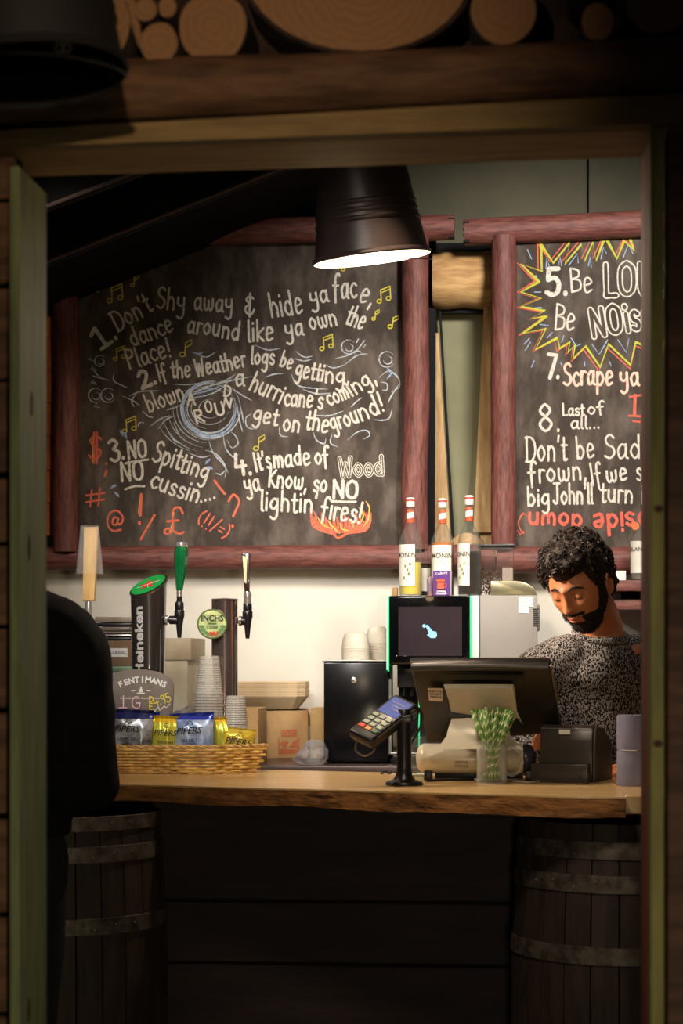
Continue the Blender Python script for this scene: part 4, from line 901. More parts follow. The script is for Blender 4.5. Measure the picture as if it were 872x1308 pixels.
s = Strokes(YG - .0008, ('chalk_word', chalk_pink, t)); s.word("I", 153, 904, 162, 904, 15, 1.5); s.word("-", 151, 908, 163, 908, 10, 1.3); s.word("G", 167, 905, 180, 905, 15, 1.5)
s = Strokes(YG - .0008, ('chalk_word', chalk_yellow, t)); s.word("P", 190, 904, 196, 904, 14, 1.5); s.word("E", 190, 906, 196, 906, 8, 1.3); s.word("4.95", 198, 903, 219, 895, 11, 1.5)
s.auto = None; s.line([(197, 909), (202, 903), (204, 907), (210, 902), (212, 904), (217, 899)], 1.1); s.done('underline', chalk_white, t)

# ================================================================== WICKER BASKET with crisp packets
m_wick = mat('golden_wicker', (232, 190, 108), .5, c2=(180, 132, 62), scale=30, contrast=(.35, .6), bump=.2, bscale=80)
zb0 = ZC + .003; H = .068
corner = G(268, 988, zb0); 
u = (G(150, 989, zb0) - corner); u.z = 0; lu = .34; u.normalize(); u = Vector((-1, .0, 0)); ang = R(12); u = Vector((-math.cos(R(4)), math.sin(R(4)), 0)); v = Vector((math.sin(R(28)), math.cos(R(28)), 0)); v = Vector((.76, .65, 0)).normalized()
lv_ = .165; cB = corner + u * .17 + v * .12
# rounded quad path at height f (0..1): flared outward
def bpath(f, n=96):
    e = .014 * f; c4 = [corner - u * e - v * e, corner + u * (lu + e) - v * e, corner + u * (lu + e) + v * (lv_ + e), corner - u * e + v * (lv_ + e)]
    rr = .02; pts = []
    for i in range(4):
        A, B, C_ = c4[i - 1], c4[i], c4[(i + 1) % 4]; d1 = (A - B).normalized(); d2 = (C_ - B).normalized()
        p1, p2 = B + d1 * rr, B + d2 * rr
        for k in range(5): tt = k / 4; pts.append((1 - tt) ** 2 * p1 + 2 * tt * (1 - tt) * B + tt * tt * p2)
    # resample
    pts.append(pts[0]); ds = [0]
    for p, q in zip(pts, pts[1:]): ds.append(ds[-1] + (q - p).length)
    out = []; j = 0
    for i in range(n):
        d = ds[-1] * i / n
        while ds[j + 1] < d: j += 1
        out.append(pts[j].lerp(pts[j + 1], (d - ds[j]) / max(1e-9, ds[j + 1] - ds[j])) + Vector((0, 0, H * f)))
    return out
t = thing('wicker_basket', 'shallow golden wicker basket holding crisp packets on the counter', 'basket', (cB.x, cB.y, ZC))
nst = 38; rows_ = 8; b = BM()
for rI in range(rows_):
    f = (rI + .5) / rows_; base = bpath(f, nst * 2); cen = sum(base, Vector()) / len(base); pts = []
    for i, p in enumerate(base):
        d = (p - cen); d.z = 0; d.normalize(); s_ = 1 if ((i // 2) + rI) % 2 else -1
        pts.append(p + d * (.0042 * s_ if i % 2 else 0) + Vector((0, 0, .0006 * noise.noise(p * 60))))
    tube(b, pts, .0041, 6, True, flat=1.0)
obj('weave', b, m_wick, t)['kind'] = 'stuff'
b = BM(); lo, hi = bpath(0, nst), bpath(1, nst)
for p, q in zip(lo, hi): tube(b, [p, p.lerp(q, .5), q], .0016, 5)
obj('stakes', b, m_wick, t)['kind'] = 'stuff'
b = BM(); base = bpath(1.03, 120); cen = sum(base, Vector()) / 120
for ph in (0, 1): tube(b, [p + Vector((0, 0, .003 * math.sin(i * 1.2 + ph * 3.14) + .002)) + (p - cen).normalized() * .003 * math.cos(i * 1.2 + ph * 3.14) for i, p in enumerate(base)], .0033, 6, True)
obj('rim', b, mat('pale_wicker_rim', (214, 178, 112), .6, c2=(170, 126, 66), scale=40), t)
b = BM(); base = bpath(0, 96)
tube(b, [p + Vector((0, 0, .0015 * math.sin(i * 1.6))) for i, p in enumerate(base)], .0034, 6, True); c0 = [p + Vector((0, 0, .001)) for p in base]; b.faces.new([b.verts.new(p) for p in c0]); obj('base_ring', b, m_wick, t)

def packet(label, px, py_top, py_bot, wpx, Y, m, tilt, yaw, roll, seed, zbot=None):
    """pillow-shaped crisp packet standing in the basket"""
    top = P(px, py_top, Y); w_ = S(wpx, Y) / 2; zb = ZC + .012 if zbot is None else zbot; h = top.z - zb
    M4 = Matrix.Translation((top.x, Y, zb)) @ Matrix.Rotation(yaw, 4, 'Z') @ Matrix.Rotation(tilt, 4, 'X') @ Matrix.Rotation(roll, 4, 'Y')
    b = BM(); nx, nz = 18, 18; gr = {}
    for sd in (-1, 1):
        for i in range(nx + 1):
            for j in range(nz + 1):
                fx, fz_ = i / nx * 2 - 1, j / nz; edge = (1 - abs(fx) ** 3.0) ** .6 if abs(fx) < 1 else 0; ez = max(0, min(1, (fz_ - .06) / .25)) * max(0, min(1, (.93 - fz_) / .2))
                th = .024 * edge * ez ** .6; x = fx * w_ * (1 - .05 * ez); z = fz_ * h
                nn = noise.noise(Vector((fx * 2.2 + seed, fz_ * 3, sd))) * .006 * ez + .003 * noise.noise(Vector((fx * 6 + seed, fz_ * 9, sd * 2))) * ez
                wr = .004 * math.sin(fx * 9 + seed) * (1 - ez) * (fz_ > .5)
                if i in (0, nx) or j in (0, nz):
                    if sd == 1: gr[(sd, i, j)] = gr[(-1, i, j)]; continue
                gr[(sd, i, j)] = b.verts.new(M4 @ Vector((x, sd * th + nn + wr, z)))
        for i in range(nx):
            for j in range(nz):
                b.faces.new((gr[(sd, i, j)], gr[(sd, i + 1, j)], gr[(sd, i + 1, j + 1)], gr[(sd, i, j + 1)]))
    o = thing('crisp_packet', label, 'crisp packet', (top.x, Y, zb)); obj('packet', b, m, o)
    return o, M4, h, w_
def foil(name, c, ctop, h, c2=None, split=.78):
    m = mat(name, c, .28, .35, c2=c2 or tuple(k * .7 for k in c), scale=22, bump=.25, bscale=25, coat=.5)
    nt = m.node_tree; L = nt.links; bs = nt.nodes['Principled BSDF']; tc = nt.nodes['Texture Coordinate']; sp = nt.nodes.new('ShaderNodeSeparateXYZ'); L.new(tc.outputs['Object'], sp.inputs[0])
    ma = nt.nodes.new('ShaderNodeMath'); ma.operation = 'GREATER_THAN'; ma.inputs[1].default_value = h * split; L.new(sp.outputs['Z'], ma.inputs[0])
    mx = nt.nodes.new('ShaderNodeMix'); mx.data_type = 'RGBA'; old = bs.inputs['Base Color'].links[0].from_socket
    L.new(ma.outputs[0], mx.inputs[0]); L.new(old, mx.inputs[6]); mx.inputs[7].default_value = lin(ctop); L.new(mx.outputs[2], bs.inputs['Base Color']); return m
YK = corner.y + .05
def brand(o, M4, h, w_, s1, sub, mp, zf=.66, size=.025, sub_m=None):
    R3 = M4.to_3x3(); xa, za = R3 @ Vector((1, 0, 0)), R3 @ Vector((0, 0, 1))
    text('packet_lettering', s1, mp, o, M4 @ Vector((0, -.031, h * zf)), xa, za + xa * .25, size, bold=.0003)
    if sub: text('packet_lettering', sub, sub_m or mp, o, M4 @ Vector((0, -.030, h * (zf - .17))), xa, za, size * .45, bold=.0002)
    b = BM(); xd = lambda a, c_: M4 @ Vector((a, -.0305, h * zf + c_ * .8))
    tube(b, [xd(-.010, .018), xd(-.002, .028), xd(.002, .018), xd(.012, .024)], .0012, 5); tube(b, [xd(-.004, .030), xd(.002, .036), xd(.008, .030)], .0012, 5); obj('piper_mark', b, mp, o)
hp = Z(908, YK) - ZC
sil = foil('silver_charcoal_foil', (190, 190, 198), (40, 44, 92), hp - .012, (70, 72, 80), .86)
blu = foil('silver_blue_foil', (188, 200, 222), (52, 62, 160), hp - .012, (110, 130, 175), .84)
yel = foil('yellow_foil', (226, 200, 66), (212, 168, 40), hp - .03, (200, 170, 60), .86)
yg = foil('green_yellow_foil', (214, 206, 70), (222, 184, 44), hp - .02, (190, 186, 70), .84)
brand(*packet('charcoal and silver crisp packet with navy top, first from the left in the basket', 163, 906, 0, 62, YK - .02, sil, R(-6), R(-4), R(2), 1), 'PIPERS', 'CRISPS CO', black_print)
packet('small blue crisp packet corner poking up behind the narrow yellow packet', 196, 910, 0, 26, YK + .035, blu, R(-3), R(10), R(-4), 4)
brand(*packet('narrow yellow crisp packet squeezed between the silver and the blue one', 208, 914, 0, 34, YK - .005, yg, R(-5), R(14), R(3), 2), 'PIPERS', 'CHEDDAR', black_print, size=.022)
brand(*packet('big blue and silver crisp packet with purple top, right of the narrow yellow one', 246, 910, 0, 60, YK + .0, blu, R(-7), R(-6), R(-3), 3), 'PIPERS', 'SEA SALT', black_print)
packet('yellow crisp packet edge seen behind the right side of the big blue packet', 284, 916, 0, 20, YK + .04, yg, R(-2), R(30), R(-2), 6)
brand(*packet('bright yellow crisp packet leaning low at the right end of the basket', 300, 929, 0, 46, YK + .035, yel, R(-8), R(12), R(8), 5, ZC + .03), 'PIPERS', 'CHILLI', black_print, zf=.55)

# ================================================================== THINGS AT THE BACK LEFT
def pbox(name, label, cat, x0, x1, yt, yb, Y, dep, m, r=.002, z0=None, parent=None):
    a, c = P(x0, yb, Y), P(x1, yt, Y); b = BM(); box(b, a.x, c.x, Y, Y + dep, a.z if z0 is None else z0, c.z, r); o = obj(name, b, m, parent)
    return tag(o, label, cat) if label else o
YJ = 6.2
t = thing('storage_box', 'white and beige storage box behind the beer towers, against the wall', 'box', P(222, 900, YJ))
a, c = P(200, 900, YJ), P(244, 815, YJ); zm = Z(843, YJ); t.location.z = ZB
b = BM(); box(b, a.x, c.x, YJ, YJ + .3, zm, c.z, .003); obj('lid', b, mat('beige_box_lid', (196, 180, 152), .7), t)
b = BM(); box(b, a.x, c.x - .012, YJ + .006, YJ + .294, ZB, zm - .001, .003); obj('body', b, mat('cream_box', (214, 204, 180), .7), t)
t = thing('green_crate', 'pale green plastic crate low at the back left', 'crate', P(150, 900, 6.1)); t.location.z = ZB
a, c = P(110, 900, 6.1), P(171, 851, 6.1); b = BM(); box(b, a.x, c.x, 6.1, 6.35, ZB, c.z, .004); obj('crate_body', b, mat('pale_green_plastic', (126, 158, 116), .5), t); zc1 = c.z
b = BM(); box(b, a.x - .003, c.x + .003, 6.095, 6.355, c.z - .018, c.z + .0, .003); obj('crate_rim', b, mat('rim_green_plastic', (100, 130, 94), .5), t)
t = thing('cardboard_box', 'brown box with a small white printed label, stacked on the green crate', 'box', P(150, 900, 6.1)); t.location.z = zc1
a, c = P(105, 850, 6.1), P(168, 818, 6.1); b = BM(); box(b, a.x, c.x, 6.1, 6.36, zc1, c.z, .003); obj('box_body', b, mat('mid_brown_card', (124, 96, 72), .8), t); zc2 = c.z
pl, pr_ = P(138, 839, 6.1), P(163, 828, 6.1); b = BM(); box(b, pl.x, pr_.x, 6.0985, 6.0995, pl.z, pr_.z); lb = obj('label', b, paper, t)
text('label_print', 'CLASSIC', mat('blue_ink', (60, 64, 110), .6), lb, ((pl.x + pr_.x) / 2, 6.098, (pl.z + pr_.z) / 2), X1, Z1, .014, bold=.0002)
t = thing('tray_stack', 'stack of dark shallow trays on top of the brown box', 'trays', (P(150, 800, 6.1).x, 6.1, zc2))
a = P(122, 800, 6.1); c = P(167, 800, 6.1); zz_ = zc2
for k, (hh_, mm) in enumerate(((.010, black_plastic), (.009, steel), (.009, mat('grey_brown_tray', (110, 98, 90), .4)), (.014, mat('grey_brown_tray', (110, 98, 90), .4)), (.012, black_plastic), (.018, mat('beige_grey_tray', (140, 126, 112), .4)))):
    b = BM(); box(b, a.x - .002 * (k % 2), c.x + .002 * (k % 3), 6.1, 6.33, zz_ + .0008, zz_ + hh_ - .0008, .003); obj('tray', b, mm, t); zz_ += hh_
# crumpled cloth
b = BM(); q = P(230, 905, 6.05)
bmesh.ops.create_icosphere(b, subdivisions=5, radius=1)
for v_ in b.verts:
    d = v_.co.copy(); k = 1 + .45 * noise.noise(d * 1.6 + Vector((3, 0, 0))) + .22 * abs(noise.noise(d * 4.5)); v_.co = Vector((q.x + d.x * .058 * k, 6.11 + d.y * .05 * k, max(ZB, ZB + .075 + d.z * .082 * k)))
tag(obj('crumpled_cloth', b, mat('grey_cloth', (172, 160, 148), .9, c2=(120, 108, 98), scale=30)), 'crumpled grey cloth heap between the storage box and the cup stacks', 'cloth')
# low kraft box + kraft carton + tray stack on it
tag(pbox('flat_kraft_box', None, None, 216, 258, 897, 0, 6.14, .2, kraft, z0=ZB) if 0 else pbox('flat_kraft_box', None, None, 292, 330, 905, 0, 6.12, .22, kraft, z0=ZB), 'plain low kraft box left of the red-printed carton', 'box')
c0 = G(336, 969, ZB)
t = thing('cardboard_carton', 'open kraft carton with red print, carrying the takeaway boxes', 'box', c0)
ux_ = Vector((.80, .60, 0)).normalized(); vx_ = Vector((-.60, .80, 0)).normalized(); HB = Z(908, c0.y + .04) - ZB
def obox(b, o, lu_, lv2, z0, z1, U=ux_, V=vx_): slab(b, [Vector((o.x, o.y, z0)), o.to_2d().to_3d() + U * lu_ + Vector((0, 0, z0)), o.to_2d().to_3d() + U * lu_ + V * lv2 + Vector((0, 0, z0)), o.to_2d().to_3d() + V * lv2 + Vector((0, 0, z0))], (0, 0, z1 - z0), .001)
ee = P(390, 940, c0.y + .09); LU = .168
b = BM(); T_ = .004
obox(b, c0, LU, .15, ZB, ZB + T_); obox(b, c0, LU, T_, ZB + T_, ZB + HB); obox(b, c0, T_, .15, ZB + T_, ZB + HB * .96); obox(b, c0 + ux_ * (LU - T_), T_, .15, ZB + T_, ZB + HB * 1.04); obox(b, c0 + vx_ * (.15 - T_), LU, T_, ZB + T_, ZB + HB)
obj('carton_body', b, kraft, t, smooth=False)
b = BM(); p0 = c0 + ux_ * (LU - .002); slab(b, [Vector((p0.x, p0.y, ZB + HB)), Vector((p0.x, p0.y, ZB + HB)) + vx_ * .14, Vector((p0.x, p0.y, ZB + HB * .62)) + vx_ * .14 + ux_ * .02, Vector((p0.x, p0.y, ZB + HB * .66)) + ux_ * .024], ux_ * .003); obj('carton_flap', b, kraft, t, smooth=False)
nrm_ = -vx_; o0 = c0 + nrm_ * .0008
def onface(a, z): return Vector((o0.x, o0.y, 0)) + ux_ * a + Vector((0, 0, ZB + z))
b = BM()
for k, (za, zb_) in enumerate(((.075, .080), (.082, .090), (.068, .073))): slab(b, [onface(.065, za), onface(.125, za), onface(.125, zb_), onface(.065, zb_)], nrm_ * .0003)
slab(b, [onface(.055, .012), onface(.060, .012), onface(.060, .062), onface(.055, .062)], nrm_ * .0003); slab(b, [onface(.128, .012), onface(.133, .012), onface(.133, .062), onface(.128, .062)], nrm_ * .0003)
slab(b, [onface(.061, .012), onface(.127, .012), onface(.127, .026), onface(.061, .030)], nrm_ * .0003); slab(b, [onface(.061, .045), onface(.08, .030), onface(.095, .052), onface(.075, .056)], nrm_ * .0003); slab(b, [onface(.095, .034), onface(.127, .030), onface(.127, .06), onface(.11, .05)], nrm_ * .0003)
obj('red_print', b, mat('faded_red_print', (186, 88, 60), .8, c2=(196, 130, 90), scale=120), t, smooth=False)
# nested takeaway boxes
zk = ZB + HB * 1.045; first = None
oc = Vector((P(318, 880, c0.y).x, c0.y + .0, 0)); 
def tray_bm(z, sc_=1):
    b = BM(); cx2, cy2 = P(345, 880, c0.y + .1).x, c0.y + .11
    def oct_(w1, d1, z_, cut): return [Vector((cx2 + x, cy2 + y, z_)) for x, y in ((-w1 + cut, -d1), (w1 - cut, -d1), (w1, -d1 + cut), (w1, d1 - cut), (w1 - cut, d1), (-w1 + cut, d1), (-w1, d1 - cut), (-w1, -d1 + cut))]
    R_ = [oct_(.088, .058, z, .012), oct_(.116, .088, z + .035, .024), oct_(.119, .091, z + .040, .024), oct_(.119, .091, z + .0445, .024), oct_(.112, .084, z + .0445, .024), oct_(.086, .056, z + .004, .012)]
    R_ = [[b.verts.new(p) for p in r] for r in R_]
    for p, q in zip(R_, R_[1:]):
        for k in range(8): b.faces.new((p[k], p[(k + 1) % 8], q[(k + 1) % 8], q[k]))
    b.faces.new(R_[0]); b.faces.new(R_[-1]); return b
for k in range(7):
    z = zk + .0068 * k
    if not first:
        first = obj('takeaway_tray', tray_bm(z), kraft_pale, smooth=False); tag(first, 'pale kraft takeaway tray nested in the stack on the red-printed carton', 'food tray', 'nested takeaway trays'); fz0 = first.location.copy()
    else: cpy = first.copy(); COL.objects.link(cpy); cpy.location = fz0 + Vector((.0008 * (k % 3), 0, .0068 * k))
    if k == 0: first['label'] = 'lowest takeaway tray, its sloping kraft sides resting on the red-printed carton'
    elif k == 6: cpy['label'] = 'topmost pale kraft takeaway tray of the nested stack'
    else: cpy['label'] = 'pale kraft takeaway tray in the middle of the nested stack'
pbox('cardboard_box', 'tan box half hidden between the plastic bag and the black fridge, against the wall', 'box', 396, 416, 905, 0, 6.45, .2, mat('tan_card', (200, 164, 108), .8), z0=ZB)
# plastic bag
b = BM(); q = G(392, 980, ZB); bmesh.ops.create_icosphere(b, subdivisions=5, radius=1)
for v_ in b.verts:
    d = v_.co.copy(); k = 1 + .2 * noise.noise(d * 1.6) + .07 * abs(noise.noise(d * 5 + Vector((0, d.x * 3, 0)))); x = d.x * .054 * k; tp = 1 - .75 * max(0, min(1, (-d.x - .35) / .65)); v_.co = Vector((q.x + x, 6.09 + d.y * .05 * k * tp, max(ZB + .0002, ZB + .031 + (d.z * .042 * k * tp - .018 * max(0, -d.x)))))
tag(obj('plastic_bag', b, clear('crinkled_plastic', (170, 168, 172), .3, .12, .75)), 'clear crinkled plastic bag lying left of the black fridge', 'bag')
# ================================================================== BLACK FRIDGE with bowls, COFFEE MACHINE
YF2 = 6.12
a, c = P(413, 975, YF2), P(496, 845, YF2); Lx, Rx = a.x, c.x
t = thing('milk_fridge', 'small black cube fridge with a round lock on the dark worktop', 'fridge', ((Lx + Rx) / 2, YF2, ZB))
b = BM(); box(b, Lx, Rx, YF2 + .012, YF2 + .26, ZB + .006, c.z, .004); obj('body', b, mat('black_enamel', (26, 24, 26), .45), t)
b = BM(); box(b, Lx + .001, Rx - .001, YF2, YF2 + .011, ZB + .012, c.z - .004, .003); dd = obj('door', b, mat('black_gloss_door', (14, 13, 16), .22), t)
q = P(452, 869, YF2); b = BM(); lathe(b, [(0, 0), (.0085, 0), (.0085, .003), (.006, .004), (0, .004)], (q.x, YF2, q.z), (0, -1, 0), 24); lk = obj('lock', b, chrome, dd)
b = BM(); box(b, q.x - .001, q.x + .001, YF2 - .0046, YF2 - .0041, q.z - .004, q.z + .004); obj('key_slot', b, black_print, dd, smooth=False)
b = BM(); box(b, Lx - .002, Rx + .001, YF2 + .0, YF2 + .262, c.z + .0005, c.z + .0045, .001); obj('steel_top', b, mat('pale_steel_top', (190, 186, 178), .35, .8), t)
b = BM()
for x in (Lx + .02, Rx - .02):
    for y in (YF2 + .03, YF2 + .24): lathe(b, [(0, 0), (.01, 0), (.01, .006), (0, .006)], (x, y, ZB), seg=12)
obj('feet', b, black_plastic, t)
b = BM(); tube(b, [P(410, 846, YF2 + .02), P(416, 843, YF2 + .02), P(419, 845, YF2 + .02)], .0015, 6); obj('hinge_pin', b, steel, t)
zf = c.z + .0046; m_bowl = mat('cream_paper_cup', (214, 206, 190), .6, c2=(196, 186, 168), scale=10)
def bowls(px, Y, n, stp, r, label, group, lean=0):
    q = P(px, 830, Y); f = None
    for k in range(n):
        z = zf + stp * k
        if not f:
            b = BM(); lathe(b, [(r, 0), (r + .0012, .001), (r, .0022), (r * .98, .012), (r * .93, .030), (r * .80, .044), (r * .55, .052), (0, .053)], (q.x, Y, z), seg=32)
            f = tag(obj('paper_cup', b, m_bowl, origin=(q.x, Y, z)), label, 'cup', group)
        else:
            g = f.copy(); COL.objects.link(g); g.location = (q.x + lean * k + random.uniform(-.0005, .0005), Y, z)
            if k == n - 1: g['label'] = label.replace('cream rounded cup upside down in', 'domed topmost cream cup of')
bowls(454, YF2 + .06, 8, .0048, S(18, YF2), 'cream rounded cup upside down in the front stack on the black fridge', 'front stack of cream cups')
bowls(482, YF2 + .16, 12, .0046, S(15.5, YF2), 'cream rounded cup upside down in the rear taller stack on the black fridge', 'rear stack of cream cups')

YM = 6.10
L, Rr, Tz, Bz = P(497, 800, YM).x, P(600, 800, YM).x, P(550, 761, YM).z, P(550, 846, YM).z
Rend = P(688, 800, YM).x; Wp = P(612, 800, YM).x
t = thing('coffee_machine', 'bean-to-cup coffee machine with black touchscreen, green light strips and grey side', 'coffee machine', ((L + Rend) / 2, YM, ZB))
m_grey = mat('warm_grey_casing', (130, 123, 115), .45, c2=(122, 116, 108), scale=4)
b = BM(); box(b, L + .006, Rr + .002, YM + .02, YM + .36, Bz, Tz, .003); box(b, L + .02, Rr, YM + .16, YM + .36, ZB + .03, Bz - .001, .003); box(b, L + .01, Rr + .01, YM + .0, YM + .36, ZB, ZB + .028, .004); obj('black_body', b, satin_black, t)
b = BM(); box(b, L, Rr, YM - .012, YM + .018, Bz - .008, Tz, .005, 3); sp = obj('screen_panel', b, mat('black_glass_panel', (10, 9, 11), .08, coat=1), t)
s0, s1 = P(509, 838, YM), P(590, 775, YM); b = BM(); box(b, s0.x, s1.x, YM - .0128, YM - .0122, s0.z, s1.z); obj('screen', b, mat('dim_screen', (46, 38, 42), .12, c2=(40, 33, 37), emit=(60, 46, 50), estr=.16), sp, smooth=False)
m_glowb = mat('glowing_blue_icon', (120, 170, 230), .4, emit=(120, 178, 236), estr=.9)
b = BM(); yh = YM - .0132
for poly in (((543, 799), (546, 798), (552, 806), (557, 807), (558, 812), (556, 815), (550, 815), (545, 811), (548, 809)), ): slab(b, [Vector((P(x, y, yh).x, yh, P(x, y, yh).z)) for x, y in poly][::-1], (0, .0003, 0))
q = P(541.5, 799.5, yh); lathe(b, [(.0012, 0), (.0052, 0), (.0052, .0003), (.0012, .0003)], (q.x, yh, q.z), (0, 1, 0), 16, True); obj('hand_icon', b, m_glowb, sp, smooth=False)
b = BM()
for px in (507, 517): q = P(px, 838, YM); ball(b, (q.x, YM - .013, q.z), .0022, 10, 6)
obj('indicator_dots', b, chrome, sp)
m_led = mat('green_light_strip', (60, 220, 140), .4, emit=(40, 220, 130), estr=.55); m_ledw = mat('white_green_strip', (200, 235, 215), .4, emit=(180, 240, 210), estr=.28)
b = BM(); box(b, L - .004, L - .0005, YM - .008, YM + .016, P(495, 858, YM).z, Tz, .001); box(b, Rr + .0005, Rr + .005, YM - .006, YM + .016, Bz - .01, Tz, .001); obj('light_strip', b, m_led, t)
b = BM(); box(b, L - .0085, L - .0043, YM + .0, YM + .016, P(495, 856, YM).z, Tz - .01, .001); obj('light_strip', b, m_ledw, t)
b = BM(); box(b, Rr + .0055, Wp, YM + .0, YM + .35, ZB + .03, Tz, .002); obj('white_panel', b, mat('cool_white_panel', (200, 210, 206), .4), t)
b = BM(); box(b, Wp + .001, Rend - .004, YM + .004, YM + .36, ZB + .01, Tz + .001, .004); sd = obj('grey_side', b, m_grey, t)
b = BM(); q0, q1 = P(662, 783, YM), P(675, 762.5, YM); box(b, q0.x, q1.x, YM + .0025, YM + .0035, q0.z, q1.z); q0, q1 = P(675.5, 775, YM), P(681, 763, YM); box(b, q0.x, q1.x, YM + .0025, YM + .0035, q0.z, q1.z); lb = obj('paper_label', b, paper, sd, smooth=False)
b = BM()
for k in range(6):
    q = P(668.5, 765 + k * 2.8, YM); box(b, q.x - .012 + .002 * (k % 2), q.x + .012 - .003 * (k % 3), YM + .002, YM + .0024, q.z - .0008, q.z + .0004)
obj('label_print', b, mat('faint_grey_print', (150, 148, 142), .7), sd, smooth=False)
b = BM()
for k in range(9): q = P(684, 778 + k * 2.6, YM); box(b, q.x - .0075, q.x + .010, YM + .0015, YM + .0035, q.z - .0014, q.z + .0014)
obj('vent_slots', b, black_print, t, smooth=False)
b = BM(); box(b, Rend - .012, Rend + .003, YM + .02, YM + .34, P(690, 806, YM).z, P(690, 772, YM).z, .004); obj('vent_cover', b, mat('darker_grey_casing', (120, 112, 102), .5), t)
# domed steel cover at the right of the top
a_, c_ = P(618, 760, YM + .05), P(686, 745, YM + .05); b = BM(); pr = []
for k in range(17):
    x = a_.x + .02 + (c_.x - a_.x - .02) * k / 16; u_ = max(0, (k / 16 - .45) / .55); pr.append((x, Tz + .001 + .045 * math.sqrt(max(0, 1 - u_ * u_)) - .0))
o2 = [(a_.x + .02, Tz + .001)] + pr; slab(b, [Vector((x, YM + .05, z)) for x, z in o2], (0, .28, 0), .0015); obj('domed_cover', b, mat('olive_steel_dome', (140, 132, 104), .3, .7), t)
# spouts and drip area below the screen
b = BM(); q = P(520, 870, YM + .06); box(b, q.x - .03, q.x + .04, YM + .05, YM + .11, q.z - .02, Bz - .001, .004)
for dx in (-.012, .012): lathe(b, [(0, 0), (.006, 0), (.008, .03), (0, .03)], (q.x + dx, YM + .08, q.z - .045), seg=12)
sp2 = obj('spout', b, satin_black, t)
b = BM(); q = P(498, 880, YM + .03); tube(b, [(q.x, YM + .03, ZB + .03), (q.x, YM + .03, q.z + .03)], .005, 12); obj('steam_pipe', b, chrome, t)
b = BM(); box(b, L + .004, Rr - .01, YM - .0, YM + .14, ZB + .0285, ZB + .036, .002); obj('drip_tray', b, steel, t)
b = BM(); q = P(536, 860, YM + .03); box(b, q.x - .004, q.x + .0, YM + .02, YM + .03, ZB + .05, Bz - .01, .001); obj('light_strip', b, m_led, t)
# bean hopper
a_, c_ = P(611, 757, YM + .10), P(656, 699, YM + .10); hz0 = Tz + .047
b = BM(); box(b, a_.x, c_.x, YM + .10, YM + .24, Tz + .0015, c_.z, .003); hp = obj('bean_hopper', b, clear('smoky_hopper_plastic', (96, 74, 64), .15, .5, .85), t)
b = BM(); box(b, a_.x - .002, c_.x + .003, YM + .097, YM + .243, c_.z + .0005, c_.z + .010, .002); obj('hopper_lid', b, black_plastic, t)
b = BM(); q = P(640, 735, YM + .1); box(b, q.x + .003, c_.x - .003, YM + .0985, YM + .0995, P(640, 757, YM + .1).z, P(640, 725, YM + .1).z); obj('hopper_window', b, mat('grey_window_panel', (128, 116, 104), .4), hp, smooth=False)
b = BM(); m_bean = mat('coffee_bean', (96, 60, 38), .4, c2=(46, 26, 18), scale=60)
for k in range(240):
    x = random.uniform(a_.x + .008, c_.x - .01); y = YM + random.uniform(.106, .15); z = Tz + .004 + random.uniform(0, P(640, 726, YM + .1).z - Tz - .006)
    if k > 90: y = YM + .107 + random.random() * .004
    ball(b, (x, y, z), (.0036, .0026, .0026), 6, 4, Matrix.Rotation(random.uniform(0, 3), 4, 'Y'))
obj('coffee_beans', b, m_bean, hp)['kind'] = 'stuff'

